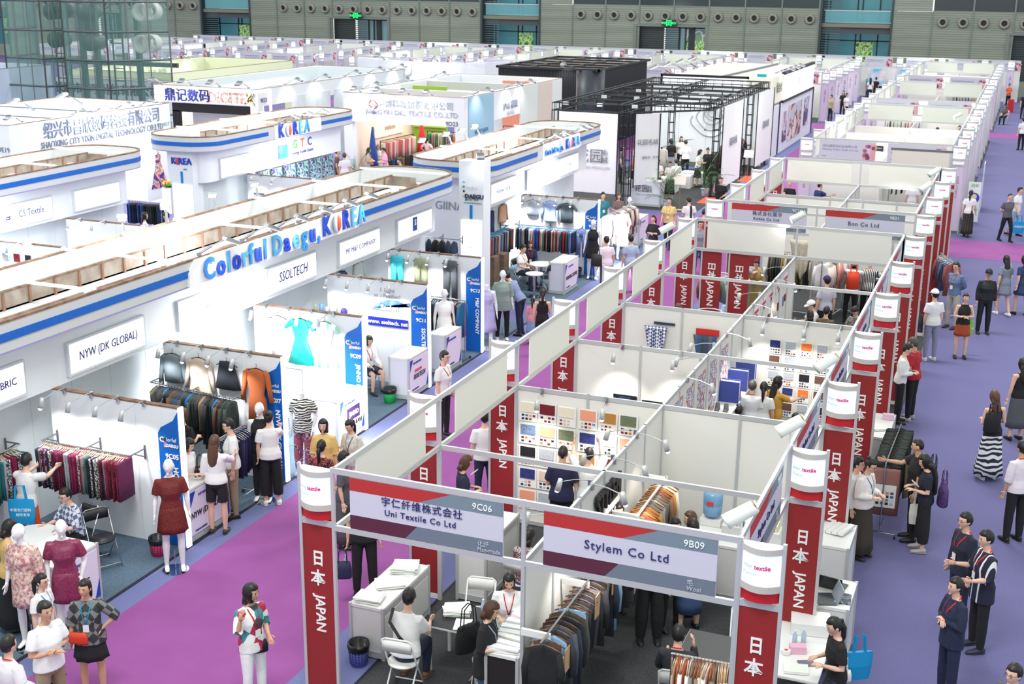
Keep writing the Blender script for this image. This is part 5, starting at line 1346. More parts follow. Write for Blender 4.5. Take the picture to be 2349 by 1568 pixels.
# model poster on the stand side and flowers
t = thing('fashion_poster','tall printed poster of a model in a colourful floral dress','poster',(-24.1,28.3,1.1)); MB().box(-24.12,-24.08,27.6,29.2,.3,2.9).build('poster_board',mat((238,238,242),.5),t)
d = MB(); d.poly([(28.2,2.05),(28.5,2.05),(28.52,1.7),(28.9,.75),(27.85,.75),(28.2,1.7)],-24.075,-24.06,'yz'); d.build('printed_dress',pat('blotch',[(240,120,60),(60,150,190),(240,220,200),(200,50,50),(50,60,140)],5,.5),t)
o = MB(); o.sphere((-24.065,28.36,2.35),.02,.085,.13,10,8); o.tube([(-24.065,28.36,2.25),(-24.065,28.36,2.05)],.04,8); o.build('printed_head',mat((210,170,150),.6),t,True)
t = thing('pedestal','white plinth under the flower arrangement','plinth',(-22.9,27.4,0)); MB().box(-23.1,-22.7,27.2,27.6,0,1.0).build('plinth_body',WHITE,t)
t = thing('flower_arrangement','orange and red flower arrangement on the white plinth','flowers',(-22.9,27.4,1.0)); rnd = random.Random(2)
for i in range(14): MB().sphere((-22.9 + rnd.uniform(-.25,.25),27.4 + rnd.uniform(-.25,.25),1.08 + rnd.uniform(0,.15)),.06,nu=8,nv=6).build('flower',mat(rnd.choice([(220,60,40),(240,140,50),(230,210,90)]),.6),t)
o = MB(); o.lathe([(.12,0),(.3,.1)],(-22.9,27.4,1.0),14); o.build('leaves',mat((60,130,50),.6),t)
# --- Digitex
t = box_stand('white_stand','white roofless stand with the coloured DIGITEX lettering',-29.6,-24.1,35.6,50,3.25,4.0,inner=mat((214,224,222),.5))
MB().box(-29.2,-24.5,35.56,35.6,3.3,3.85).build('lit_sign_face',mat((248,248,250),.5,emit=.7),t); MB().box(-29.3,-24.4,35.5,35.62,3.86,3.92).box(-24.1,-24.02,35.6,36.6,3.86,3.92).box(-24.1,-24.02,36.5,36.6,0,3.9).build('neon_strip',mat((255,214,200),.5,emit=1.6),t)
text('鼎记数码',.62,(-27.75,35.52,3.58),'front',mat((50,60,140),.5),t,ext=.03,bold=.008)
for q,ch in enumerate('DIGITEX'): text(ch,.66,(-26.45 + q * .33,35.52,3.56),'front',pat('blotch',[(200,150,140),(190,60,110),(160,180,150),(240,200,180)],9,.5,key=q) if ch != 'X' else pat('voronoi',[(60,50,30),(220,200,120)],14,.5),t,ext=.03,bold=.015,name='letter')
text('9E23',.26,(-24.07,36.05,3.5),'right',TXT_N,t)
MB().box(-28.7,-24.3,35.65,35.8,2.85,3.24).box(-28.7,-28.3,35.65,35.8,0,2.9).build('black_frame',BLACK,t)
MB().box(-28.3,-24.4,36.6,36.7,0,2.9).build('display_wall',mat((216,218,220),.5),t)
for i in range(3): MB().box(-24.13,-24.08,38.4 + i * 3.9,41.9 + i * 3.9,.1,3.5).build('marble_panel',pat('noise',[(226,232,236),(212,218,224)],2,.4,key=i),t)
for i,y in enumerate([38,40.5,43.5,46,48.5]): flood((-24.2,y,4.02),0,'flood lamp along the DIGITEX stand edge, %s from the near end' % nth(i),power=40,scale=1.2)
for i,x in enumerate([-29.2,-27.6,-26.1,-24.6]): flood((x,35.7,4.02),-90,'flood lamp above the DIGITEX lettering, %s from the left' % nth(i),power=40,scale=1.2)
lamp('stand_wash','AREA',(-27,43,3.7),260,(1,1,1),4,10,to=(-27,43,0))
# --- pale green stand and the knitting stand
GRN = mat((226,232,196),.5)
t = box_stand('green_stand','pale green roofless stand behind the DIGITEX stand',-41,-34.5,43.5,55.5,2.6,3.8,m=GRN); MB().box(-40.5,-40.4,44,55,0,2.6).build('inner_wall',GRN,t)
MB().box(-34.5,-34.42,44.2,45.6,1,3.0).box(-34.5,-34.42,47,52,1,3.0).build('lit_recess',mat((248,246,226),.5,emit=.6),t); text('诚信 创新',.42,(-40.32,50,3.2),'right',mat((90,110,60),.5),t)
for i in range(7): flood((-40.6 + .0,44.5 + i * 1.5,3.82),0,'small bright flood over the pale green stand, %s in the row' % nth(i),power=45,scale=1.2)
t = box_stand('white_stand','white stand reading Huayu Knitting behind the glass lift shaft',-41.5,-34.2,42.8,43.4,1.4,3.4,posts=False); text('长青市华宇针纺有限公司',.62,(-38.2,42.74,2.85),'front',mat((50,60,70),.5),t,ext=.02); text('CHANGQING HUAYU KNITTING & TEXTILE CO.',.3,(-38.2,42.74,2.3),'front',TXT_G,t); MB().box(-41.5,-34.2,42.9,43.3,0,1.4).build('base_wall',KW,t)
t = box_stand('white_stand','pale blue stand with lilac diamonds at the left edge',-45,-40.2,36.0,41,2.0,4.2,m=mat((206,218,240),.5)); text('云舞',.5,(-41.4,35.96,2.6),'front',mat((60,110,200),.5),t); MB().box(-45,-40.2,36.1,36.2,0,2).build('base_wall',mat((206,218,240),.5),t)
for (a,b) in ((-41.0,3.6),(-41.5,3.3),(-40.8,3.1)): MB().poly([(a,b - .16),(a + .16,b),(a,b + .16),(a - .16,b)],35.96,35.98,'xz').build('diamond',mat((170,170,220),.5),t)
# --- Jiangyin DKL
t = box_stand('white_stand','white roofless stand reading Jiangyin DKL Textile 9D23',-20.1,-14.4,36.1,48,2.8,4.02,th=.3,rim=mat((150,130,120),.6))
for y in (39.0,43.8): MB().box(-19.8,-14.7,y,y + .25,3.55,3.98).build('cross_fascia',mat((204,202,200),.5),t)
text('江阴德科莱纺织有限公司',.36,(-16.85,36.07,3.62),'front',mat((176,184,200),.5),t,ext=.01); text('JIANGYIN DKL TEXTILE CO.,LTD',.3,(-16.85,36.07,3.28),'front',mat((176,184,200),.5),t,ext=.01); text('9D23',.26,(-14.95,36.07,2.92),'front',mat((60,70,100),.5),t)
for (a,b,c,d_) in ((-18.75,3.75,-18.85,3.6),(-18.85,3.55,-18.72,3.42),(-18.6,3.4,-18.45,3.5),(-18.42,3.55,-18.55,3.72)): MB().tube([(a,36.07,b),(c,36.07,d_)],.022,6).build('logo_stroke',mat((170,50,80),.5),t)
text('德科',.14,(-18.6,36.07,3.22),'front',TXT_N,t)
MB().box(-14.4,-14.36,36.5,39.2,0,4.0).build('blue_panel',mat((158,198,220),.5),t); text('新材料产品系列',.2,(-14.33,37.8,2.5),'right',mat((70,120,160),.5),t); text('DKL PRODUCT SERIES',.14,(-14.33,37.8,2.25),'right',mat((70,120,160),.5),t); text('T大系列',.24,(-14.33,37.6,1.95),'right',mat((70,120,160),.5),t)
text('DKL 德科',.4,(-14.36,41.2,3.3),'right',mat((176,184,200),.5),t,ext=.02); text('TEXTILE',.24,(-14.36,41.2,2.95),'right',mat((176,184,200),.5),t)
for q,(a,b,c) in enumerate([(42.4,44.6,(214,222,218)),(44.6,46.6,(214,200,190)),(46.6,48,(222,226,224))]): MB().box(-14.42,-14.37,a,b,0,4.0).build('side_panel',mat(c,.55),t)
MB().box(-19.8,-19.7,36.5,42,0,3.1).build('peach_wall',mat((246,220,198),.6),t); MB().box(-19.65,-17.9,41.9,42.0,0,3.9).build('green_wall',mat((150,184,60),.6),t); MB().box(-17.0,-15.6,46.6,46.7,0,3.9).build('coral_wall',mat((238,150,124),.6),t)
MB().box(-17.9,-14.7,47.4,47.5,0,3.5).build('rear_wall',KW,t); MB().box(-19.65,-19.6,38,40.8,1.85,2.4).build('header_board',mat((250,232,214),.5),t); text('夏威夷丝绒',.2,(-19.57,39.4,2.2),'right',mat((180,150,120),.5),t); MB().box(-19.6,-17.9,41.8,41.85,2.0,2.5).build('header_board',mat((176,210,80),.5),t)
for i,x in enumerate([-19.3,-18.2,-17.0,-15.9]): flood((x,36.2,4.04),-90,'flood lamp above the DKL name, %s from the left' % nth(i),power=45)
for i,(x,y,r_) in enumerate([(-19.9,37.5,0),(-19.9,40.5,0),(-19.9,44.5,0),(-14.5,40.6,0),(-14.5,42.2,0),(-14.5,37.2,0)]): flood((x,y,4.04),r_,'flood lamp on the side edges of the DKL stand, %s of the set' % nth(i),power=40,scale=1.2)
lamp('stand_wash','AREA',(-17.2,41,3.6),240,(1,.99,.97),4,8,to=(-17.2,41,0))
# --- black curtain stand
CUR = mat((30,33,36),.6); t = thing('black_stand','black stand with pleated curtain walls and dark roof bars','stand',(-17,57,0))
cm = MB()
n = 60
for (p0,p1) in (((-19.6,52.3),(-15.1,52.3)),((-13.9,53.2),(-13.9,61.5))):
    i0 = len(cm.v); p0 = Vector(p0); p1 = Vector(p1); d = (p1 - p0).normalized(); nn = Vector((d.y,-d.x))
    for z in (0,4.1):
        for i in range(n + 1): q = p0.lerp(p1,i / n) + nn * (.05 * (i % 2)); cm.v.append((q.x,q.y,z))
    for i in range(n): cm.face(i0 + i,i0 + i + 1,i0 + n + 2 + i,i0 + n + 1 + i)
cm.build('curtain',CUR,t)
c2 = MB(); c2.lathe([(.75,0),(.75,4.15)],(-14.5,52.9,0),28); c2.build('round_corner',mat((44,50,60),.45),t,True)
MB().box(-19.7,-13.8,52.2,52.3,4.1,4.22).box(-13.9,-13.8,52.2,62,4.1,4.22).box(-19.7,-19.6,52.2,62,4.1,4.22).box(-19.7,-13.8,61.9,62,4.1,4.22).build('top_frame',CUR,t)
for y in (53.9,55.6,57.5,59.6): MB().box(-19.6,-13.9,y,y + .1,4.12,4.22).build('roof_bar',CUR,t)
for x in (-18,-15.9): MB().box(x,x + .08,52.3,61.9,4.1,4.2).build('roof_bar',mat((90,84,78),.6),t)
MB().box(-19.5,-14.0,61.6,61.8,0,4.05).box(-19.5,-19.4,52.4,61.8,0,4.05).build('inner_wall',mat((214,196,190),.6),t)
flood((-15.6,52.3,4.2),-90,'lit flood lamp on the front edge of the black stand',power=50,scale=1.2)
lamp('stand_wash','AREA',(-17,57,3.9),200,(1,.94,.9),4,6,to=(-17,57,0))
# --- black truss stand of the woollen company
TB = mat((30,34,38),.45,.3)
def truss(mb,p0,p1,h=.3,w=.3,step=.45,vert=False):
    p0 = Vector(p0); p1 = Vector(p1); d = (p1 - p0); L = d.length; d.normalize()
    if vert: a = Vector((1,0,0)) * w; b = Vector((0,1,0)) * h
    else: a = Vector((-d.y,d.x,0)) * w; b = Vector((0,0,-1)) * h
    cs = [Vector((0,0,0)),a,a + b,b]
    for c in cs: mb.tube([p0 + c,p1 + c],.022,5)
    n = max(1,round(L / step))
    for i in range(n + 1):
        q = p0 + d * (L * i / n)
        for k in range(4): mb.tube([q + cs[k],q + cs[(k + 1) % 4]],.014,4)
t = thing('truss_stand','black square truss frame of the Yard Woollen stand','truss',(-7.4,43,0))
C_ = [(-10.4,35.8),(-7.4,35.9),(-4.5,38.7),(-4.5,50.5),(-10.4,50.5)]
for i in range(5):
    mb = MB(); truss(mb,(*C_[i],4.05),(*C_[(i + 1) % 5],4.05)); mb.build('roof_truss',TB,t)
for y in (38.2,40.2,42.2,44.4,46.6,48.6):
    mb = MB(); truss(mb,(-10.3,y,4.0),(-4.5,y,4.0),.14,.1,.9); mb.build('roof_truss',TB,t)
mb = MB(); truss(mb,(-7.4,36.2,4.05),(-7.4,50.4,4.05)); mb.build('roof_truss',TB,t)
for (x,y,w) in ((-10.4,35.8,.25),(-7.45,35.95,.3),(-4.75,39.9,.25),(-4.75,46.6,.25),(-4.75,50.3,.25),(-10.4,50.3,.25),(-8.3,46,.25),(-9.9,43.5,.25)):
    mb = MB(); truss(mb,(x,y,0),(x,y,3.75),w,w,.5,True); mb.build('truss_leg',TB,t)
    MB().box(x - .1,x + w + .1,y - .1,y + w + .1,0,.02).build('base_plate',TB,t)
for i in range(12): o = MB().cbox(-9.9 + i * .48,36 + (i % 3) * 3.5,4.02,.2,.14,.12).build('lamp_unit',mat((210,214,216),.4),t)
FAB = mat((238,241,240),.6)
def banner(nm,label,pts,z0,z1,txt=None):
    t = thing('fabric_banner',label,'banner',(pts[0][0],pts[0][1],z0)); (xa,ya),(xb,yb) = pts; d = Vector((xb - xa,yb - ya,0)).normalized(); n_ = Vector((-d.y,d.x,0)) * .02
    mb = MB(); N_ = 16; rows = []
    for zz in (z0,(z0 + z1) / 2,z1):
        for i in range(N_ + 1): p = Vector((xa,ya,zz)).lerp(Vector((xb,yb,zz)),i / N_) + n_ * math.sin(i * 2.1); mb.v.append(tuple(p))
    for j in range(2):
        for i in range(N_): a = j * (N_ + 1) + i; mb.face(a,a + 1,a + N_ + 2,a + N_ + 1)
    mb.build('cloth',FAB,t,True)
    for q in ((xa,ya),(xb,yb)): MB().box(q[0] - .02,q[0] + .02,q[1] - .02,q[1] + .02,z0 - .1,z1).build('edge_bar',TB,t)
    return t
DK = mat((112,118,130),.5)
b = banner('','large white fabric banner with the woollen company logo at the front left',((-10.1,35.75),(-7.6,35.75)),.55,3.72); text('花园',.6,(-8.75,35.7,2.0),'front',DK,b); text('毛\n绒',.27,(-8.1,35.7,2.03),'front',DK,b,line=1.1); text('YARD WOOLEN',.17,(-8.5,35.7,1.58),'front',mat((190,194,198),.5),b)
b = banner('','tall white banner beside the dark truss column',((-7.0,36.1),(-6.2,36.9)),.9,3.72); q = text('花园毛绒',.24,(-6.55,36.42,2.6),'front',DK,b); q.rotation_euler = (R(90),0,R(45)); q = text('展位号：9C23',.12,(-6.45,36.52,2.0),'front',DK,b); q.rotation_euler = (R(90),0,R(45))
for (ya,yb,s_) in ((40.4,44.4,'nearer'),(47.6,51.6,'farther')): b = banner('','tall white banner on the aisle side of the truss stand, the %s one' % s_,((-4.45,ya),(-4.45,yb)),.25,3.72); text('花园毛绒',.38,(-4.4,(ya + yb) / 2,2.1),'right',DK,b)
t = thing('rose_wall','white rear wall printed with a large grey line rose','wall',(-7.4,50,0))
for i in range(4): MB().box(-10.2 + i * 1.4,-10.2 + (i + 1) * 1.4 - .01,49.9,50.0,0,3.7).build('wall_panel',KW,t)
GL = mat((160,165,170),.5); cx,cz = -7.15,2.35
for q,(rr,a0,a1,ox,oz) in enumerate([(.18,0,300,0,.1),(.32,40,330,0,.08),(.48,90,390,.02,0),(.7,150,400,0,-.1),(.92,170,380,-.05,-.2),(.55,-30,150,.1,.25)]):
    pts = [(cx + ox + rr * math.cos(R(a0 + (a1 - a0) * i / 16)) * (1 + .1 * math.sin(i)),49.87,cz + oz + rr * .9 * math.sin(R(a0 + (a1 - a0) * i / 16))) for i in range(17)]
    MB().tube(pts,.026,5).build('petal_line',GL,t)
MB().poly([(cx - .35,cz - .75),(cx + .4,cz - .7),(cx + .42,cz - .2),(cx + .3,cz + .35),(cx - .3,cz + .35),(cx - .2,cz - .25)],49.885,49.895,'xz').build('petal_fill',mat((206,209,212),.5),t)
MB().poly([(cx - .9,cz - .5),(cx - .4,cz - .35),(cx - .15,cz - 1.0),(cx - .7,cz - .8)],49.885,49.895,'xz').build('petal_fill',mat((222,225,227),.5),t)
lamp('stand_wash','AREA',(-7.5,43.5,3.6),300,(1,1,1),4.5,10,to=(-7.5,43.5,0)); lamp('stand_wash','SPOT',(-8.8,34.4,4.4),160,(1,1,1),.2,to=(-8.8,35.8,2),spot=120); lamp('stand_wash','SPOT',(-3.2,46,4.6),160,(1,1,1),.2,to=(-4.5,46,2),spot=150)
# --- 9C33 and big photo wall
t = thing('white_stand','white stand 9C33 with a black framed light band and large photo wall','stand',(-7.5,59,0))
MB().box(-10.4,-4.8,52.4,52.6,3.3,4.0).build('light_band',mat((246,246,255),.5,emit=1.3),t); MB().box(-10.5,-5.9,52.3,52.4,4.0,4.12).box(-10.5,-10.4,52.3,52.4,3.2,4.1).box(-10.5,-6.2,52.3,52.4,3.2,3.3).build('black_frame',BLACK,t)
MB().box(-6.0,-4.7,52.3,52.5,2.7,4.1).build('cream_fascia',mat((240,236,222),.5),t); text('9C33',.34,(-5.35,52.26,3.0),'front',mat((80,80,80),.5),t)
MB().box(-6.0,-4.7,52.5,52.6,0,2.7).build('front_wall',mat((224,230,244),.5),t)
MB().box(-4.8,-4.7,52.5,55.5,2.75,4.1).build('cream_fascia',mat((244,240,220),.5),t); MB().box(-4.8,-4.66,55.5,65,2.75,4.05).build('light_screen',mat((250,250,255),.5,emit=1.3),t); MB().box(-4.82,-4.64,55.4,65.1,4.05,4.2).box(-4.82,-4.64,55.4,65.1,2.6,2.75).build('black_frame',mat((26,26,50),.5),t)
MB().box(-4.85,-4.7,52.55,65.6,0,2.6).build('photo_wall',mat((226,230,240),.5),t); MB().box(-4.72,-4.66,54.6,54.8,0,2.7).box(-4.72,-4.66,65.4,65.6,0,2.7).build('edge_strip',mat((26,26,50),.5),t)
text('新合纺织',.6,(-4.64,54,3.5),'right',mat((90,100,80),.5),t,sx=.6); text('飞雁集团',.6,(-4.62,60,3.5),'right',mat((200,202,226),.5),t)
for (a,b,z0,z1,cols) in ((55.9,56.9,.5,2.1,[(150,130,160),(214,200,210),(90,80,110)]),(57.5,61.5,.4,2.3,[(180,200,220),(216,190,186),(120,90,90),(230,214,210)]),(62.6,64,.7,2.3,[(120,120,180),(200,190,210),(80,70,110)])):
    o = MB().box(-4.69,-4.655,a,b,z0,z1).build('wall_photo',pat('blotch',cols,.8,.5,key=a),t)
rm = mat((226,214,208),.6)
for i in range(4): MB().box(-10.3,-4.9,53.0 + i * 3.1,53.0 + (i + 1) * 3.1 - .12,3.92,3.94).build('roof_sheet',rm,t)
MB().tube([(-7.6,52.8,4.0),(-6.8,65,4.0)],.05,6).build('roof_truss',GREYM,t)
for i in range(4): flood((-10.2,53.5 + i * 2.7,4.0),180,'grey flood on the left roof edge of stand 9C33, %s from the near end' % nth(i),scale=1.6)
for i in range(3): flood((-5.0,54.6 + i * 1.5,4.15),0,'grey flood above the cream fascia of stand 9C33, %s from the near end' % nth(i),scale=1.3,power=40)
boxy('storage_box','small teal box on the roof edge of stand 9C33',(-5.3,52.5),(.45,.2,.14),mat((0,160,170),.5),'box',z=4.12)
# --- curved white stand
p = [(-36.5,67.3)] + [(-34.5 + 8.0 * i / 10,65.6 + 1.6 * (2 * i / 10 - 1) ** 2 - .6) for i in range(11)] + [(-25.6,68.6)]
t = thing('curved_stand','white stand with a long curved fascia and U emblem','stand',(-30,66,0)); mb = MB()
pts = p + [(x,y + .3) for x,y in reversed(p)]
mb.poly(pts,2.1,3.3,'xy'); mb.build('curved_fascia',KW,t); text('U',.9,(-31.4,64.9,2.75),'front',mat((206,206,222),.5),t,ext=.05,bold=.03); text('UPS-W',.4,(-29.4,64.9,2.75),'front',mat((214,216,226),.5),t)
MB().box(-34,-27,67.5,67.7,0,2.1).build('rear_wall',KW,t); MB().box(-33.5,-29,64.95,65.0,1.75,1.82).build('blue_strip',mat((90,180,220),.5),t)
lamp('stand_wash','SPOT',(-30.5,62,4.6),500,(1,1,1),.3,to=(-30.5,65.3,2.5),spot=150)
for i in range(4): flood((-33.5 + i * 2,65.6,3.3),-90,'grey flood on top of the curved white fascia, %s from the left' % nth(i),scale=1.6)

# --- standard shell-scheme rows with plain light towers
def make_board(back):
    t = thing('name_board' if not back else 'blank_board','','sign')
    MB().box(0,2.05,-.012,.012,0,.68).build('board',mat((202,202,216),.55) if not back else mat((222,224,214),.6),t,world=False)
    if not back:
        q = MB(); rnd = random.Random(4)
        for i in range(13):
            x = 1.78 + rnd.uniform(-.22,.2); z = .06 + rnd.random() * .5; x += z * .15; r = .1 - .05 * z
            q.use(mat(rnd.choice([(150,84,130),(222,160,160),(190,120,150)]),.6)); q.cyl((x,-.014,z),(x,-.016,z),r,6)
        q.box(1.86,2.05,-.015,-.0125,.05,.6); q.build('flower_motif',None,t,world=False)
        text('绍兴高联纺织品有限公司',.115,(.12,-.016,.47),'front',TXT_G,t,'LEFT',name='lettering'); text('Shaoxing Gaolian Textile Co., Ltd.',.095,(.12,-.016,.35),'front',TXT_G,t,'LEFT'); text('9C24',.07,(.12,-.016,.1),'front',TXT_G,t,'LEFT')
    return t
BDS = make_board(False); BDSf = [0]; BDB = make_board(True); BDBf = [0]
FRM = MB().cbox(0,0,1.61,.05,.05,3.22).mesh('post',ALU)
def std_block(x0,y0,y1,name,cols=2,front=True,left=True,right=True,back=True,inner=True,tow=(1,1)):
    W_ = PX * cols; n = round((y1 - y0) / 3)
    t = thing('booth_row','aluminium frame and rails of the white booth row ' + name,'booth frame',(x0,y0,0))
    for i in range(n + 1):
        for x in (0,W_): obj('post',FRM,t,None,(x,3 * i,0))
    for x in (0,W_): MB().box(x - .02,x + .02,0,3 * n,3.15,3.22).box(x - .02,x + .02,0,3 * n,2.40,2.47).build('rail',ALU,t,world=False)
    for i in (0,n): MB().box(0,W_,3 * i - .02,3 * i + .02,3.15,3.22).box(0,W_,3 * i - .02,3 * i + .02,2.4,2.47).build('rail',ALU,t,world=False)
    if inner:
        for i in range(1,n):
            MB().box(0,W_,3 * i - .015,3 * i + .015,0,2.44).build('cross_wall',PANEL,t,world=False)
        MB().box(PX - .015,PX + .015,.2,3 * n,0,2.44).build('centre_wall',PANEL,t,world=False)
    for i in range(n):
        if right: used(BDS,BDSf,(x0 + W_ + .02,y0 + 3 * i + .5,2.46),90,'lilac board with plum motif, %s on the aisle side of %s' % (nth(i),name))
        if left: used(BDB,BDBf,(x0,y0 + 3 * i + .5,2.46),90,'blank white board, %s along the left side of %s' % (nth(i),name))
    for k in range(cols):
        if front: used(BDS,BDSf,(x0 + PX * k + .22,y0,2.46),0,'lilac board with plum motif, %s across the front of %s' % (nth(k),name))
        if back: used(BDB,BDBf,(x0 + PX * k + .22,y1,2.46),0,'blank white board, %s across the far end of %s' % (nth(k),name))
    for i in range(n + 1):
        if tow[0]: tower(x0 - .5,y0 + 3 * i,'white light tower, %s on the left side of %s' % (nth(i),name),'plain')
        if tow[1]: tower(x0 + W_,y0 + 3 * i,'white light tower, %s on the right side of %s' % (nth(i),name),'plain')
std_block(0,36,51,'the Gaolian booth row'); std_block(0,54,66,'the second white booth row'); std_block(0,71,86,'the third white booth row')
std_block(-10,71,86,'the crowded aisle row')
k = 0
for x in (-19.4,-28.9,-38.2,-47.9,-57.7,-67.3):
    k += 1; std_block(x,70 if k != 2 else 72,85 if k != 2 else 87,'far row %s' % ['A','one','two','three','four','five','six'][k],inner=k < 4)
# last row parallel to the back wall
t = thing('booth_row','aluminium frame of the last booth row before the back wall','booth frame',(-66,90,0))
fr = MB().box(-66,6.5,89.98,90.02,3.15,3.22).box(-66,6.5,89.98,90.02,2.4,2.47).build('rail',ALU,t); MB().box(-66,6.5,92.4,92.5,0,2.6).build('rear_wall',PANEL,t)
x = -66
i = 0
while x < 5.5:
    used(BDS,BDSf,(x + .3,90,2.46),0,'lilac name board on the last booth row, %s from the left' % nth(i)); tower(x - .4,89.9,'white light tower on the last booth row, %s from the left' % nth(i),'plain'); x += 3.05; i += 1
tower(5.6,89.9,'white light tower at the right end of the last booth row','plain')
# light inside the white rows
for (x,y,e) in [(2.5,38,60),(1.2,43,90),(3.6,46,60),(2.5,57,100),(2.5,62,100),(2.5,75,120),(2.5,82,120),(-7.5,74,120),(-7.5,82,120),(-17,78,150),(-26.5,78,150),(-36,77,150),(-45.5,77,150),(-55,78,150),(-16,91.2,120),(-40,91.2,120),(0,91.2,100)]:
    lamp('row_lamp','AREA',(x,y,3.3),e * .9,(1,.99,.97),3.5,3.5,to=(x,y,0))
for i,(x,y) in enumerate([(.3,40.5),(.3,43),(.3,46.5),(-4.7,72.5),(4.6,45),(-47,68),(-39,66)]): can_flood((x,y,3.2),200,'bright can flood glaring over the white rows, %s of the set' % nth(i),True,40)
# black header boards and cards in the Gaolian row
for i,x in enumerate([.15,.75,1.4]): o = MB().box(x,x + .55,41.93,41.96,1.9,2.3).build('header_board',mat((40,42,46),.5)); meta(o,'black header board with white print, %s inside the Gaolian booth row' % nth(i),'sign'); text('FASHION FABRIC',.06,(x + .27,41.92,2.2),'front',TXT_W,o); text('纺织面料',.1,(x + .27,41.92,2.05),'front',TXT_W,o)
for i in range(5):
    for j in range(2): o = MB().box(2.7 + i * .42,3.02 + i * .42,41.95,41.97,1.3 + j * .5,1.7 + j * .5).build('notice_sheet',mat((225,226,228),.5)); meta(o,'white framed notice, %s along the %s row inside the Gaolian booths' % (nth(i),('lower','upper')[j]),'frame'); MB().box(2.74 + i * .42,2.98 + i * .42,41.94,41.95,1.35 + j * .5,1.65 + j * .5).build('print',pat('stripesz',[(240,240,240),(150,154,160)],12,.6),o)
# cream fascia hanging at the near right corner of the white rows
t = thing('cream_screen','translucent cream board hung over the right booth before the Gaolian row','board',(4.1,33.4,2.6)); MB().box(3.0,5.0,34.5,34.53,2.5,3.1).build('cloth',mat((220,216,204),.6),t); MB().box(2.95,5.05,34.49,34.55,3.1,3.18).build('top_bar',GREYM,t); MB().box(4.95,5.0,34.49,34.55,0,3.1).build('post',ALU,t)
# --- glass lift shaft
t = thing('lift_shaft','glass lift shaft with grey steel mullions and big air ducts','lift shaft',(-35.5,38,0))
GLS = mat((120,168,160),.05,0,alpha=.30,key='glass'); STL = mat((98,106,108),.45,.4)
xs = [-40.3,-38.6,-37.9,-37.2,-35.4,-33.9,-32.6]
def face_(a,b,ya,yb,nm):
    (xa,xb) = (a,b)
    zs = [0,.9,2.05,3.4,4.75,6.1,7.5,9]
    fr = MB(); n = 3
    for i in range(n + 1):
        q = i / n; fr.tube([(xa + (xb - xa) * q,ya + (yb - ya) * q,0),(xa + (xb - xa) * q,ya + (yb - ya) * q,9)],.055 if i in (0,n) else .035,4)
    for z in zs: fr.tube([(xa,ya,z),(xb,yb,z)],.05,4)
    fr.build('mullion_frame',STL,t)
    for i in range(len(zs) - 1):
        for j in range(n):
            q0,q1 = j / n,(j + 1) / n; mb = MB(); mb.add([(xa + (xb - xa) * q0,ya + (yb - ya) * q0,zs[i]),(xa + (xb - xa) * q1,ya + (yb - ya) * q1,zs[i]),(xa + (xb - xa) * q1,ya + (yb - ya) * q1,zs[i + 1]),(xa + (xb - xa) * q0,ya + (yb - ya) * q0,zs[i + 1])],[(0,1,2,3)]); mb.build('glass_pane',GLS,t)
face_(-40.3,-37.9,38,38,''); face_(-37.9,-37.3,38,39.2,''); face_(-37.3,-36.6,39.2,38.0,''); face_(-36.6,-34.0,38,38,''); face_(-34.0,-32.3,38,40.6,''); face_(-40.3,-41,38,41,'')
for (x,z) in ((-33.9,7.0),(-33.3,7.05),(-34.0,5.45),(-33.45,5.5)):
    mb = MB(); mb.smooth = True; prev = None
    for (r,d_) in ((.4,.5),(.46,.02),(.44,-.06),(.26,.12),(.2,.3)):
        i0 = mb.ring((x,40.5 + d_,z),Vector((1,0,0)),Vector((0,0,1)),22,r,r)
        if prev is not None: mb.bridge(prev,i0,22)
        prev = i0
    mb.build('duct_nozzle',mat((200,196,190),.5),t)
for (x,z) in ((-39.6,6.9),(-38.9,6.95),(-39.5,5.5),(-37.5,6.9),(-37.3,5.4)):
    mb = MB(); mb.smooth = True; mb.tube([(x,40.6,z),(x,41.6,z)],[.42,.36],18); mb.build('air_duct',mat((62,66,64),.5),t)
for x in (-39.2,-38.6,-35.6,-35.0):
    MB().tube([(x,40.4,0),(x,40.4,9)],.05,6).build('guide_rail',mat((58,66,66),.5,.3),t)
for q in range(14):
    for a in (-39.2,-35.6): MB().tube([(a,40.4,.5 + q * .62),(a + .6,40.4,.5 + q * .62)],.025,4).build('rung',mat((58,66,66),.5,.3),t)
for x in (-38.1,-37.2,-34.6): MB().box(x - .12,x + .12,41,41.25,0,9).build('steel_column',mat((66,78,76),.5),t)
MB().box(-41.5,-40.9,41,41.1,0,9).build('rear_mullion',STL,t)
for z in (4.3,7.8): MB().box(-40.9,-32.4,41.2,41.35,z,z + .22).build('floor_beam',mat((70,80,78),.5),t)

# ------------------------------------------------------------------ Korean booths: furniture and clothes
C1 = [('burgundy',pat('blotch',[(110,20,50),(150,40,90)],60)),('black',cloth((28,28,34))),('grey',pat('noise',[(150,154,168),(196,198,208)],50)),('teal',cloth((40,110,116))),('white laced',pat('blotch',[(226,224,222),(60,60,70)],50)),('red',pat('blotch',[(130,30,40),(40,20,26)],50)),('plum',cloth((106,34,76))),('navy',cloth((44,48,78))),('pink',pat('blotch',[(240,150,180),(60,40,70)],30)),('taupe',pat('noise',[(160,144,134),(120,106,100)],50))]
CREAM = pat('noise',[(226,214,184),(208,192,160)],6,.6)
wall_rail('wall_rail','chrome rail on grey brackets along the 9C05 divider',(-6.95,2.62,1.62),(-5.2,2.62,1.62),(0,.36,0))
rail_row((-6.95,2.62,1.62),(-5.3,2.62,1.62),38,['railcloth'],C1,'lace sample on a cream hanger','along the 9C05 wall rail',CREAM,seed=11)
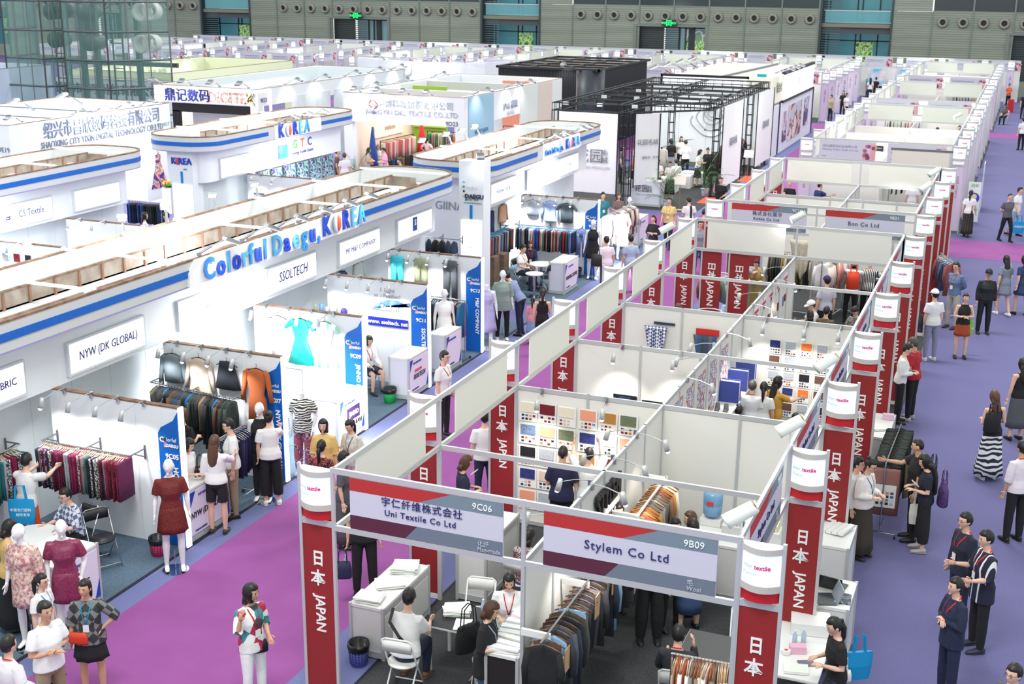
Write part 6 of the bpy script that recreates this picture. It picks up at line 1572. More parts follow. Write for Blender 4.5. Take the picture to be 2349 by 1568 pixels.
wall_rail('wall_rail','chrome rail on grey brackets along the 9C05 back wall',(-7.15,.6,1.62),(-7.15,2.35,1.62),(-.3,0,0)); rail_row((-7.15,.6,1.62),(-7.15,2.3,1.62),26,['railcloth'],C1,'lace sample on a cream hanger','along the 9C05 back wall',CREAM,seed=12)
hang('cardigan',(-6.78,5.9,2.28),0,'grey marl cardigan on the 9C07 divider',cloth((112,124,132))); hang('jacket',(-6.2,5.9,2.27),0,'beige blouse jacket on the 9C07 divider',cloth((188,172,156)))
hang('skirt',(-5.6,5.9,2.26),0,'black lace skirt clipped to a hanger on the 9C07 divider',cloth((34,38,48)),scale=1.05); hang('longdress',(-4.98,5.9,2.22),0,'long rust orange belted dress on the 9C07 divider',cloth((176,92,50)),scale=1.05)
DK1 = [('black',cloth((24,26,30))),('charcoal',cloth((58,60,62))),('dark green',cloth((44,56,50))),('navy',cloth((34,50,80))),('olive',cloth((100,96,70))),('ochre',cloth((150,120,76))),('blue',cloth((30,104,150))),('brown',cloth((90,60,44)))]
wall_rail('wall_rail','chrome rail on grey brackets along the 9C07 divider',(-7.1,5.62,1.7),(-5.3,5.62,1.62),(0,.38,0)); rail_row((-7.0,5.62,1.7),(-5.35,5.62,1.62),24,['railcoat','railtop'],DK1,'garment on a black hanger','on the 9C07 wall rail',BLACK,seed=21)
rack('garment_rack','chrome garment rack of dark skirts at the front of the 9C07 booth',(-4.72,4.3),(-4.72,5.3),1.4); rail_row((-4.72,4.35,1.4),(-4.72,5.25,1.4),14,['railpants'],[DK1[0],DK1[3],DK1[0],DK1[7],('deep blue',cloth((30,40,110)))],'skirt on a wire hanger','on the front rack of the 9C07 booth',CHROME,seed=22)
hang('slip',(-6.4,8.9,2.3),0,'pale pink tied slip dress on the 9C09 divider',cloth((226,206,196))); hang('dress',(-5.88,8.9,2.3),0,'teal belted satin dress on the 9C09 divider',mat((30,176,160),.45)); hang('dress',(-5.32,8.9,2.3),0,'white and mint flared dress on the 9C09 divider',pat('stripesx',[(236,244,242),(150,216,186),(220,234,236)],1.6,.5))
rack('garment_rack','plain chrome rack standing empty by the 9C07 panel',(-5.5,7.4),(-4.95,7.4),1.7)
hang('trousers',(-6.75,14.9,2.3),0,'turquoise trousers on the 9C13 divider',mat((60,196,214),.7)); hang('shorttrousers',(-6.1,14.9,2.3),0,'olive cropped trousers on the 9C13 divider',cloth((150,156,126))); hang('trousers',(-5.3,14.9,2.32),0,'charcoal pleated wide trousers on the 9C13 divider',pat('stripesx',[(88,92,98),(70,74,80)],9,.8),scale=1.05)
rack('garment_rack','chrome rack of clothes in front of the 9C13 divider',(-5.55,14.3),(-4.6,14.2),1.5); rail_row((-5.55,14.3,1.5),(-4.65,14.2,1.5),16,['railcoat','railpants','railtop'],DK1 + [('pale blue',cloth((130,150,190))),('white',cloth((220,226,226)))],'garment','on the chrome rack in the 9C13 booth',CHROME,seed=23)
hang('jacket',(-7.42,13.3,2.2),90,'dark blue jacket on the back wall of the 9C13 booth',cloth((64,84,130)),scale=.9); hang('blouse',(-7.42,14.2,2.25),90,'white blouse on the back wall of the 9C13 booth',cloth((226,230,230)),scale=.9)
hang('kid',(-6.62,23.9,2.32),0,'small grey check coat on the 9C17 divider',pat('check',[(150,162,176),(178,188,200)],60)); 
hang('jacket',(-6.05,23.9,2.32),0,'light blue blazer on the 9C17 divider',cloth((150,170,214)),scale=.92); hang('tee',(-5.5,23.9,2.3),0,'dark grey tweed dress on the 9C17 divider',cloth((72,86,92)),scale=1.0)
hang('sleeveless',(-7.4,22.5,2.15),90,'navy sleeveless dress on the 9C17 back wall',cloth((44,58,100)),scale=.95); hang('blouse',(-7.4,23.4,2.2),90,'apricot shirt on the 9C17 back wall',cloth((236,186,150)),scale=.95)
C2 = [('navy',cloth((34,44,66))),('blue',cloth((60,100,180))),('black',cloth((30,30,34))),('beige',cloth((200,186,170))),('pink',cloth((226,130,140))),('brown',cloth((100,86,70))),('grey',cloth((130,136,146))),('white',cloth((214,216,220))),('crimson',cloth((170,50,70))),('olive',cloth((110,112,70)))]
BHG = mat((60,170,220),.4)
wall_rail('wall_rail','rail on grey brackets along the 9C17 divider',(-7.1,23.6,1.5),(-5.0,23.6,1.5),(0,.4,0)); rail_row((-7.0,23.6,1.5),(-5.1,23.6,1.5),38,['railcloth'],C2,'cloth sample on a blue hanger','along the 9C17 wall rail',BHG,seed=31)
wall_rail('wall_rail','rail on grey brackets along the 9C17 back wall',(-7.18,20.9,1.5),(-7.18,23.3,1.5),(-.27,0,0)); rail_row((-7.18,20.9,1.5),(-7.18,23.3,1.5),30,['railcloth'],C2,'cloth sample on a blue hanger','along the 9C17 back wall',BHG,seed=32)
hang('jeans',(-4.95,23.75,1.55),0,'blue trousers hanging at the end of the 9C17 rail',cloth((110,124,176)))
rack('garment_rack','long chrome rack of beige clothes beside the 9C19 counter',(-4.9,25.6),(-4.75,28.6),1.55); PK = [('beige',cloth((214,198,178))),('cream',cloth((232,222,206))),('dusty pink',cloth((232,190,176))),('navy',cloth((50,56,74))),('stone',cloth((184,172,152)))]
rail_row((-4.9,25.7,1.55),(-4.75,28.5,1.55),24,['railcoat'],PK,'coat','on the long rack near the 9C19 counter',CHROME,seed=33)
o = wall_rail('wall_rail','rail of dark jackets in the booth behind the sign pillar',(-8.1,18.9,1.9),(-6.9,18.9,1.9),(0,.3,0)); rail_row((-8.1,18.9,1.9),(-6.95,18.9,1.9),6,['railtop'],[DK1[0],DK1[3]],'jacket','on the rail behind the sign pillar',WOOD,seed=34)
hw = thing('wall_lettering','grey lettering on the white end wall behind the sign pillar','lettering',(-8,20.2,2.4)); MB().box(-8.7,-7.1,20.28,20.34,0,2.9).build('wall_panel',KW,hw); text('GIINA',.34,(-7.8,20.26,2.55),'front',mat((150,156,170),.5),hw)
round_table('white round table top cut off by the bottom left corner',(-3.095,-2.487,0.75),.42,.75)
# counters
def info(name,x0,x1,y0,y1,s,label,h=.95,col=TXT_K,sub=None,fac='right'):
    c = counter('info_counter',label,x0,x1,y0,y1,h,mat((224,224,236),.5)); MB().box(x1 - .006,x1 + .004,y0 + .05,y1 - .05,.14,h - .06).build('printed_panel',mat((232,224,240),.55),c)
    MB().poly([(y0 + .05,h - .06),(y0 + .05,h - .32),(y0 + .2,h - .06)],x1 + .004,x1 + .008,'yz').build('blue_corner',mat((30,70,170),.5),c); MB().poly([(y1 - .05,.14),(y1 - .05,.42),(y1 - .16,.14)],x1 + .004,x1 + .008,'yz').build('blue_corner',mat((30,70,170),.5),c)
    text('INFORMATION',.06,(x1 + .01,(y0 + y1) / 2 - .1,h - .16),'right',mat((60,80,170),.5),c); text(s,.15,(x1 + .01,(y0 + y1) / 2,h * .5),'right',col,c,sx=.8,shear=.15); 
    if sub: text(sub,.09,(x1 + .01,(y0 + y1) / 2 - .06,h * .64),'right',mat((220,60,90),.5),c)
    text('Colorful DAEGU',.045,(x1 + .01,y0 + .3,.2),'right',TXT_N,c); return c
info('',-5.35,-4.55,.1,1.0,'FABRIC','white information counter of the 9C05 booth beside the mannequins',sub=None); info('',-5.0,-4.52,3.1,4.25,'NYW (DK GLOBAL)','white information counter reading NYW below the 9C05 panel')
c = info('',-5.1,-4.5,7.95,9.0,'','white information counter with the dark Jinno badge'); MB().box(-4.496,-4.48,8.25,8.75,.42,.68).build('dark_badge',mat((64,46,90),.5),c); text('JINNO',.13,(-4.47,8.5,.55),'right',TXT_W,c,bold=.004); text('지노인터내셔날',.11,(-4.488,8.5,.32),'right',TXT_K,c)
info('',-5.0,-4.5,11.0,12.0,'SSOLTECH','white information counter reading SSOLTECH',sub='SSOLON'); info('',-5.1,-4.6,21.3,22.5,'MOSUNG TEXTILE','white information counter reading MOSUNG TEXTILE'); info('',-5.1,-4.6,28.9,30,'','white information counter beside the beige clothes rack'); info('',-5.0,-4.55,13.0,13.9,'','white information counter behind the headless mannequin',sub=None)
round_table('round white table inside the 9C05 booth',(-5.9,1.15),.42,.76); round_table('small round white table in the 9C17 booth',(-5.55,21.9),.36); t = round_table('second tall white table beside the 9C17 counter',(-5.35,20.8),.26,.7)
chair_b((-5.35,2.0,0),60,'black folding chair near the 9C05 table'); chair_b((-6.1,21.6,0),80,'black folding chair under the seated man in white in the 9C17 booth'); chair_b((-6.2,22.6,0),30,'black folding chair under the woman in navy'); chair_b((-5.2,21.5,0),-120,'empty black folding chair by the 9C17 counter'); chair_b((-5.75,11.5,0),40,'black folding chair in the SSOLTECH booth')
bin_('pink waste bin with a black liner beside the red mannequin',(-4.78,2.62),(232,62,120)); bin_('green waste bin with a black liner by the SSOLTECH counter',(-4.85,10.75),(20,150,70),.15,.32,holes=False); bin_('blue perforated waste bin by the low white cabinet',(-.24,.92),(96,104,190),.14,.32); bin_('dark blue waste bin at the 9C17 divider',(-5.0,23.6),(50,80,120),.13,.3)
# SSOLTECH wall graphics
t = thing('wall_graphic','blue feather graphic with web address on the SSOLTECH divider','wall graphic',(-5.6,11.98,1.3)); MB().box(-6.0,-5.0,11.975,11.99,1.32,1.52).build('blue_strip',mat((20,40,170),.5),t); text('www. ssoltech. net',.13,(-5.5,11.965,1.42),'front',TXT_W,t,bold=.003)
fe = MB(); pts = [(-6.05 + .0 * i,0) for i in range(1)]; up = [(-5.95 + 1.0 * i / 10,1.72 + .16 * math.sin(PI * i / 10) + .012 * i + .01 * (i % 2)) for i in range(11)]; dn_ = [(-5.95 + 1.0 * i / 10,1.72 - .1 * math.sin(PI * i / 10) + .02 * i) for i in range(10,-1,-1)]
fe.poly(dn_[::-1] + up[::-1],11.974,11.984,'xz'); fe.build('feather',pat('noise',[(40,110,210),(170,205,240)],3,.5),t); text('Ssolon',.17,(-5.45,11.965,1.76),'front',TXT_W,t,bold=.006); text('I  Light\nas a Feather!',.13,(-5.5,11.965,2.1),'front',mat((150,156,168),.5),t,line=1.0)
for i,(x,h,r,c) in enumerate([(-7.3,.2,.035,(170,176,150)),(-7.15,.2,.05,(90,140,210)),(-6.99,.14,.065,(150,158,166)),(-6.82,.2,.065,(196,202,206))]):
    o = thing('thread_cone','cone of %s yarn shown on the SSOLTECH wall shelf' % ('olive','blue','grey','pale grey')[i],'yarn cone',(x,11.88,1.5)); b = MB(); b.smooth = True; b.lathe([(r,0),(r * .85,h),(r * .3,h),(r * .3,h + .02)],n=14); b.build('yarn',mat(c,.8),o,world=False)
o = thing('baseball_cap','purple cap shown on the SSOLTECH wall','cap',(-6.55,11.86,1.5)); b = MB(); b.smooth = True; b.sphere((0,0,.08),.08,.08,.1,12,8); b.tube([(0,-.06,.03),(0,-.15,.01)],[(.06,.008),(.04,.006)],10); b.build('crown_and_peak',mat((64,52,150),.6),o,world=False)
t = thing('wall_shelf','thin white shelf holding the yarn cones','shelf',(-6.9,11.85,1.48)); MB().box(-7.4,-6.4,11.78,11.98,1.48,1.495).build('shelf_board',WHITE,t)
# smaller signs on the far Korean divider, stack of binders
for i,x in enumerate([-16.5,-15.9,-15.1]): o = MB().box(x - .2,x + .2,23.77,23.79,1.55,1.78).build('dark_plaque',mat((70,76,96),.5)); meta(o,'dark plaque, %s on the far KOREA divider' % nth(i),'sign'); text('FUNCTIONAL\nPOLYESTER',.06,(x,23.76,1.66),'front',TXT_W,o)
for i in range(12): boxy('fabric_book','white and green sample book, %s in the long row in the far KOREA booth' % nth(i),(-15.4,21.6 + i * .16),(.4,.13,.2),mat([(226,230,228),(80,130,120),(220,222,226),(180,60,70)][(i * 5) % 4 if i > 8 else i % 3],.6),'book',z=.95)
counter('display_counter','long low white counter carrying the sample books',-15.65,-15.15,21.4,23.6,.95)
# 9C05 small cards and tiny swatches on the nearest CS divider
for i in range(14): o = MB().box(-17.0 + (i % 7) * .36,-16.82 + (i % 7) * .36,11.76,11.79,1.55 + .35 * (i // 7),1.75 + .35 * (i // 7)).build('fabric_swatch',SW[(i * 3) % 11][1]); meta(o,'%s cloth sample, %s on the nearest CS Textile divider' % (SW[(i * 3) % 11][0],nth(i)),'fabric sample')
# fabric hangers by the far-left aisle
rack('garment_rack','rack of dark fabric headers left of the far KOREA pillar',(-20.5,22),(-19.2,22),1.5); rail_row((-20.5,22,1.5),(-19.2,22,1.5),16,['railcloth'],[DK1[0],DK1[3],C2[1],DK1[1]],'cloth on a timber header','on the rack left of the KOREA pillar',WOOD,seed=41)
# ------------------------------------------------------------------ Japan booths
counter('cabinet','low white cabinet with double doors covered in paper stacks',-.48,.05,1.1,2.55,.78,doors=True)
papers('stack of white sample books, far end of the low white cabinet',(-.2,2.25),.78,9,12,.36,.3); papers('stack of white sample books, middle of the low white cabinet',(-.2,1.78),.78,5,40,.38,.3,seed=5); papers('stack of white sample books, near end of the low white cabinet',(-.25,1.3),.78,6,8,.36,.28,seed=7)
table('meeting_table','dark topped table where the man with a shoulder strap sits',.7,1.45,1.05,1.75,.74,mat((40,42,46),.5),mat((230,230,230),.4)); papers('thick white sample book pile on the dark table',(.95,1.5),.745,7,25,.34,.26,seed=8); bottle('small clear water bottle on the dark meeting table',(1.28,1.62),.745)
papers('white form beside the sample books on the dark table',(1.15,1.22),.745,1,15,.22,.3,seed=9)
chair_w((.62,.55,0),185,'white folding chair under the man with a shoulder strap'); chair_w((1.0,2.1,0),10,'empty white folding chair behind the dark meeting table'); chair_w((1.6,1.0,0),-70,'white folding chair half hidden behind the woman in black'); chair_w((1.2,3.25,0),170,'white folding chair under the woman in a floral top')
counter('display_stand','black draped stand heaped with white sample cards',1.9,2.35,.2,1.3,1.05,mat((30,24,28),.8))
for i in range(9): papers('white header cards, %s row from the front on the black stand' % nth(i),(2.12,.3 + i * .115),1.055,3,6 - i * 2,.4,.09,seed=20 + i,h=.022 + .003 * i,name='card_pile')
BR = pat('noise',[(168,108,60),(120,72,40)],10,.4); SC_ = [('charcoal',cloth((52,54,58))),('navy',cloth((40,46,62))),('olive grey',cloth((84,88,80))),('black',cloth((28,28,32))),('grey',cloth((98,102,112))),('slate',cloth((74,84,102))),('pale blue',cloth((140,180,220))),('dark brown',cloth((66,56,50)))]
t = thing('wall_rail','square chrome rail held by white arms along the Stylem wall','wall rail',(2.83,0,1.65)); MB().box(2.82,2.845,-.35,2.9,1.64,1.67).build('rail',CHROME,t)
for y in (-.1,1.3,2.6): MB().box(2.5,2.86,y - .02,y + .02,1.58,1.66).build('bracket_arm',WHITE,t)
rail_row((2.83,-.3,1.65),(2.83,2.85,1.65),26,['railcoat','railcoat','railtop','railpants'],SC_,'wool garment on a wooden hanger','on the long Stylem rail',BR,seed=51)
for i,(y,z) in enumerate([(-.25,1.1),(-.05,1.15),(1.05,1.3),(1.75,1.3),(2.1,1.25)]): o = MB().box(3.02,3.03,y,y + .16,z,z + .3).build('kraft_tag',mat((196,160,120),.7)); meta(o,'kraft paper swing tag, %s from the front of the long Stylem rail' % nth(i),'tag')
rack('garment_rack','chrome rack of light shirts at the front of the Stylem booth',(4.2,.3),(4.92,.33),1.5); rail_row((4.22,.3,1.5),(4.9,.33,1.5),16,['railtop','railcoat'],[('grey',cloth((130,128,122))),('rust',cloth((190,100,60))),('black',cloth((40,40,44))),('white',cloth((226,226,226))),('cream',cloth((226,206,178)))],'shirt on a wooden hanger','on the small front rack of the Stylem booth',BR,seed=52)
t = thing('wall_rail','white wall rail behind the Stylem cross rail','wall rail',(2.85,3.4,1.72)); MB().box(2.86,2.885,3.3,4.9,1.71,1.74).build('rail',WHITE,t)
for y in (3.35,4.85): MB().box(2.5,2.9,y - .02,y + .02,1.68,1.74).build('bracket_arm',WHITE,t)
rail_row((2.87,3.35,1.72),(2.87,4.85,1.72),16,['railtop','railcoat'],[('mustard',cloth((176,136,60))),('cream',cloth((226,216,200))),('rust',cloth((166,84,60))),('grey',cloth((150,146,140))),('navy',cloth((36,40,60))),('brown',cloth((130,104,84)))],'knit garment on a wooden hanger','on the rear Stylem rail',BR,seed=53)
boxy('binder_box','white crate of binders beside the water cooler',(4.2,4.9),(.85,.3,.26),WHITE,'box',z=.9)
for i in range(16): boxy('binder','white binder, %s from the left in the crate by the water cooler' % nth(i),(3.82 + i * .05,4.9),(.035,.24,.1),mat((228 - (i % 3) * 16,226 - (i % 3) * 16,224 - (i % 4) * 14),.6),'binder',z=1.16)
counter('side_cabinet','white cabinet along the rear wall of the Stylem booth',3.3,4.9,4.6,5.2,.9)
t = thing('water_cooler','white water cooler with a blue five gallon bottle','water cooler',(3.5,5.35,0)); MB().box(3.34,3.66,5.2,5.5,0,1.0).build('cooler_body',WHITE,t); b = MB(); b.smooth = True; b.lathe([(.06,0),(.14,.06),(.15,.2),(.14,.22),(.15,.24),(.15,.38),(.13,.42),(.03,.43)],(3.5,5.35,1.0),20); b.build('water_bottle',mat((130,180,222),.15,alpha=.85),t); MB().box(3.44,3.54,5.19,5.2,1.24,1.3).build('red_label',mat((220,60,70),.5),t)
table('meeting_table','dark topped table in the Stylem booth',3.95,4.75,1.55,2.3,.74,mat((44,48,50),.5),mat((232,232,232),.4)); chair_w((4.6,2.7,0),10,'white folding chair behind the dark Stylem table'); chair_w((4.05,1.2,0),190,'white folding chair under the man in a dark suit'); chair_w((4.6,3.4,0),185,'white folding chair under the woman with a ponytail')
# right-hand table with small things
table('display_table','long white table beside the nearest red tower on the lilac aisle',5.0,5.7,1.6,3.2,.74); chair_w((5.55,1.3,0),195,'white folding chair with printed back at the long white table')
boxy('tissue_box','pink tissue box on the long white table',(5.35,2.25),(.2,.12,.09),mat((236,180,205),.5),'tissue box',20,.745); bottle('clear water bottle beside the pink tissue box',(5.38,2.5),.745); bottle('second clear water bottle on the long white table',(5.28,2.42),.745); boxy('plastic_crate','white plastic container at the far end of the long white table',(5.4,2.9),(.5,.4,.16),WHITE,'container',10,.745)
o = thing('tape_roll','white roll of tape on the long white table','tape',(5.22,2.15,.745)); b = MB(); b.lathe([(.06,0),(.06,.05)],n=16); b.build('roll',WHITE,o,world=False); MB().lathe([(.025,.051),(.025,.053)],n=12).build('core',mat((230,80,80),.5),o,world=False)
papers('printed sheets near the front of the long white table',(5.4,1.8),.745,2,20,.3,.21,seed=31); boxy('clipboard','grey clipboard on the long white table',(5.5,2.0),(.2,.14,.01),mat((110,114,134),.5),'clipboard',25,.746)
counter('display_counter','white counter carrying laptops by the second red tower',5.35,5.85,3.2,4.1,.95)
def laptop(label,c,z,rz,scr=(36,44,44)):
    t = thing('laptop',label,'laptop',(c[0],c[1],z),rz); MB().box(-.17,.17,-.12,.12,0,.016).build('keyboard_deck',mat((70,74,78),.4),t,world=False); MB().poly([(.12,.01),(.2,.22),(.213,.216),(.133,.006)],-.17,.17,'yz').build('screen',mat(scr,.3),t,world=False); return t
laptop('black laptop seen from behind on the counter by the second red tower',(5.55,3.85),.95,170); laptop('open laptop with a pale screen on the counter by the second red tower',(5.5,3.4),.95,-70,(150,160,170)); boxy('photo_book','book with a blue photo on the counter by the second red tower',(5.72,3.5),(.22,.3,.02),pat('blotch',[(60,56,50),(120,150,190),(40,36,34)],9,.4),'book',5,.95)
counter('display_counter','white counter with folded price lists beside the woman in a pleated skirt',5.1,5.6,5.1,6.0,.95)
for i in range(4): boxy('price_list','white folded price list, %s on the counter beside the pleated skirt' % nth(i),(5.2 + i * .09,5.75 - .03 * i),(.08,.42,.04),WHITE,'leaflet',-18,.952 + .012 * i)
boxy('grey_case','dark grey case on the floor by the white counter',(5.35,4.5),(.4,.5,.12),mat((60,62,60),.5),'case')
counter('display_counter','white counter with a pink tissue box by the green velvet rack',5.2,5.62,10.1,11.5,.95); boxy('tissue_box','pink tissue box on the counter by the green velvet rack',(5.5,11.2),(.2,.12,.1),mat((236,190,215),.5),'tissue box',10,.955); papers('loose white papers on the counter by the green velvet rack',(5.4,10.6),.955,3,30,.3,.3,seed=41)
rack('garment_rack','rolling chrome rack of green velvet panels in the lilac aisle',(5.78,7.9),(5.82,10.0),1.3); GV = [('dark green',mat((30,42,36),.6)),('black green',mat((22,32,30),.6))]
rail_row((5.79,8.1,1.3),(5.82,10.0,1.3),26,['railcloth'],GV,'velvet panel','on the rolling rack in the lilac aisle',BLACK,seed=61,scale=1.15)
o = hang('railcloth',(5.78,7.95,1.3),5,'dusty rose velvet panel with a swatch card, nearest on the rolling rack',mat((150,104,96),.7),BLACK,1.25); MB().box(-.12,.16,-.035,-.03,-.62,-.3).build('swatch_card',WHITE,o,world=False)
q = MB()
for i in range(16): q.use(C2[i % 10][1]); q.box(-.09 + .06 * (i % 4),-.05 + .06 * (i % 4),-.038,-.035,-.58 + .05 * (i // 4),-.545 + .05 * (i // 4))
o2 = q.build('colour_chips',None,o,world=False); meta(o2,kind='stuff')
o = hang('railcloth',(6.15,8.9,1.25),60,'olive velvet panel swung out from the rolling rack',mat((104,92,60),.8),BLACK,1.15)
rack('garment_rack','chrome rack of denim clothes beside the seventh red tower',(5.5,24.2),(5.9,23.2),1.6); rail_row((5.5,24.2,1.6),(5.9,23.2,1.6),12,['railcoat','railtop'],[('dusty red',cloth((150,80,80))),('denim blue',cloth((84,108,150))),('dark green',cloth((70,90,74))),('navy',cloth((50,60,90)))],'garment','on the rack beside the far red towers',CHROME,seed=62)
# swatch booth desk with blue albums
table('high_shelf','long high white shelf against the poster wall',2.5,2.86,9.1,11.9,1.25)
for i,(x,y) in enumerate([(2.67,10.15),(2.67,10.9),(2.67,11.6)]):
    o = thing('album','large blue sample album, %s from the front on the high white shelf' % nth(i),'album',(x,y,1.255)); MB().cbox(0,-.05,.2,.38,.04,.4).build('cover',mat((64,78,160),.6),o,world=False); MB().cbox(0,.03,.195,.36,.12,.38).build('pages',mat((238,236,232),.7),o,world=False); MB().cbox(0,.11,.2,.38,.03,.4).build('cover',mat((64,78,160),.6),o,world=False)
o = thing('shoe','pair of grey high top sneakers on the high white shelf','shoes',(2.68,9.45,1.255)); 
for sg in (-1,1): b = MB(); b.smooth = True; b.tube([(.08 * sg,.05,.16),(.08 * sg,.04,.05),(.08 * sg,-.04,.04),(.08 * sg,-.14,.03)],[.04,.05,.042,.03],10); b.build('sneaker',mat((110,110,108),.8),o,world=False)
table('desk','white table in the booth of the visitor with the red backpack',3.6,4.7,12.6,13.3,.74); chair_w((3.2,15.6,0),60,'white folding chair near the far centre wall'); chair_w((4.4,14.3,0),180,'white folding chair by the right frame of the red backpack booth')
chair_w((4.35,15.2,0),175,'white folding chair farther back in the red backpack booth')
RB = [('striped',pat('stripesx',[(230,226,224),(180,190,210),(232,200,200)],9,.8)),('blush',cloth((238,214,200))),('white',cloth((232,230,230))),('brown',cloth((96,80,70))),('rose',cloth((224,150,140)))]
rack('garment_rack','rack of pale striped clothes behind the red backpack',(2.75,20.7),(3.1,22.6),1.8); rail_row((2.75,20.7,1.8),(3.1,22.6,1.8),20,['railcoat'],RB,'garment','on the rack behind the red backpack',CHROME,seed=63)
rack('garment_rack','rack of brown and grey clothes beside the man in a grey shirt',(1.2,21.9),(2.4,21.7),1.75); rail_row((1.2,21.9,1.75),(2.4,21.7,1.75),18,['railcoat'],[DK1[1],DK1[4],DK1[5],('stone',cloth((190,182,168)))],'garment','on the rack beside the man in a grey shirt',CHROME,seed=64)
# two round garment stands with hanging samples
for i,(x,y,cs) in enumerate([(.3,19.4,[('pale green',cloth((150,178,160))),('brown',cloth((130,100,88))),('taupe knit',cloth((126,120,108)))]),(.55,17.5,[('grey',cloth((150,150,150)))])]):
    t = thing('round_rack','white ring shaped garment stand, the %s one' % ('farther','nearer')[i],'garment rack',(x,y,0)); ring = [(x + .3 * math.cos(a * PI / 8),y + .3 * math.sin(a * PI / 8),1.5 - .5 * i) for a in range(17)]; MB().tube(ring,.015,6).build('ring',WHITE,t); MB().cyl((x,y,0),(x,y,1.5 - .5 * i),.015,8).build('pole',WHITE,t); MB().tube([(x - .3,y,1.5 - .5 * i),(x + .3,y,1.5 - .5 * i)],.008,5).build('spoke',WHITE,t)
    if i == 0:
        for k in range(7): a = k * .9; cn,cm_ = cs[k % 3]; hang('railtop',(x + .3 * math.cos(a),y + .3 * math.sin(a),1.48),math.degrees(a),'%s sample garment, %s around the ring stand' % (cn,nth(k)),cm_,CHROME)
# Kokka / Bon row
rack('garment_rack','rack of striped cloth in the Kokka booth',(.6,29.6),(2.3,29.6),1.9); rail_row((.6,29.6,1.9),(2.3,29.6,1.9),24,['railcloth'],C2,'cloth sample','on the rack in the Kokka booth',BLACK,seed=71)
rack('garment_rack','rack of green and pale cloth in the Bon booth',(2.7,29.6),(4.6,29.6),1.9); rail_row((2.7,29.6,1.9),(4.6,29.6,1.9),26,['railcloth'],[('green',cloth((90,130,100))),('pale',cloth((210,220,210))),('black',cloth((40,40,44))),('orange',cloth((226,130,80)))],'cloth sample','on the rack in the Bon booth',BLACK,seed=72)
o = hang('drape',(2.15,20.93,2.35),0,'beige fringed cloth draped under the Kokka board',pat('noise',[(206,198,180),(184,176,158)],30),hanger=False,scale=1.7)
for i in range(2): chair_b((3.3 + i * .55,23.2,0),0,'black director chair, %s in the Bon booth' % nth(i))
lamp('spot_bulb','SPOT',(3.8,28.2,2.6),90,(1,1,1),.05,to=(3.8,29.6,1.4),spot=90)
# Yard Woollen
c = counter('reception_counter','white reception counter with the woollen company logo',-7.4,-5.97,36.5,37.1,1.05,mat((226,230,238),.5)); text('花园',.3,(-6.75,36.49,.72),'front',mat((70,70,80),.5),c); text('毛\n绒',.14,(-6.4,36.49,.73),'front',mat((120,124,134),.5),c); text('YARD WOOLEN',.09,(-6.65,36.49,.5),'front',mat((190,196,208),.5),c)
for i in range(4): boxy('black_bag','upright black paper bag, %s on the reception counter' % nth(i),(-7.25 + i * .13,36.8),(.1,.3,.36),BLACK,'bag',4,1.052)
papers('stack of brochures on the woollen reception counter',(-6.45,36.8),1.052,5,5,.3,.22,seed=77)
palm('palm in a blue and white pot right of the reception counter',(-5.7,36.6),0,1.25,26,3); palm('palm in a blue and white pot by the truss opening',(-5.0,40.1),0,1.25,26,4); palm('palm plant behind the black rail in the far corner of the truss stand',(-8.6,48.6),0,1.0,20,5); palm('palm in front of the blue cloth at the DKL stand',(-18.9,34.9),0,1.15,26,6)
for i,(x,y,s_) in enumerate([(-5.15,36.4,'beside the palm'),(-4.3,45.4,'between the two tall banners')]):
    t = thing('notice_stand','brass stand with a framed notice ' + s_,'sign stand',(x,y,0)); MB().lathe([(.14,0),(.14,.015),(.02,.03)],(x,y,0),16).build('base',mat((190,150,100),.3,.8),t); MB().cyl((x,y,0),(x,y,1.1),.014,8).build('pole',mat((200,160,110),.3,.8),t); MB().poly([(y - .06,1.02),(y + .1,1.34),(y + .12,1.33),(y - .04,1.01)][::-1],x - .22,x + .22,'yz').build('framed_sheet',mat((236,226,214),.6),t)
for i,(x,y,m_,h_) in enumerate([(-6.9,40.6,WHITE,.6),(-6.6,42.0,WHITE,.55),(-6.3,43.4,WHITE,.5),(-7.1,45.2,mat((54,72,140),.8),.4)]): boxy('ottoman','%s display block, %s from the front in the truss stand' % ('blue' if i == 3 else 'white',nth(i)),(x,y),(1.1,.7,h_),m_,'display block')
def coatform(label,c,col,rz,h=1.35):
    t = thing('dress_form',label,'dress form',(c[0],c[1],0),rz); MB().lathe([(.2,0),(.2,.02),(.015,.03),(.015,h - .9)],n=16).build('stand',BLACK,t,world=False); o = obj('coat',garment_mesh('coat'),t,col,(0,0,h + .1)); MB().sphere((0,0,h + .02),.05,.05,.09,10,8).build('neck_block',BLACK,t,world=False); return t
coatform('dress form in a long rust orange coat',(-8.0,40.2),cloth((190,84,34)),25,1.45); coatform('dress form in a long pale grey coat',(-7.7,42.8),cloth((184,176,168)),20,1.5)
rack('garment_rack','black rack of brown fabric at the right side of the truss stand',(-5.5,42.5),(-5.3,44.8),1.4,m=BLACK); rail_row((-5.5,42.5,1.4),(-5.3,44.8,1.4),14,['railcoat'],[('brown',cloth((80,60,50))),('black',cloth((36,34,36)))],'coat','on the black rack of the truss stand',BLACK,seed=81)
rack('garment_rack','black rack with red cloth behind the framed notice',(-5.8,47.0),(-5.4,49.2),1.4,m=BLACK); rail_row((-5.8,47,1.4),(-5.4,49.2,1.4),12,['railcoat'],[('red',cloth((170,30,44))),('black',cloth((36,34,36))),('brown',cloth((90,70,50)))],'coat','on the rack behind the framed notice',BLACK,seed=82)
struct('floor_mat',MB().box(-4.9,-4.0,38.2,40.1,.01,.02),mat((236,84,52),.9)); struct('floor_mat',MB().box(-4.6,-4.0,44.6,46.8,.01,.02),mat((236,84,52),.9))
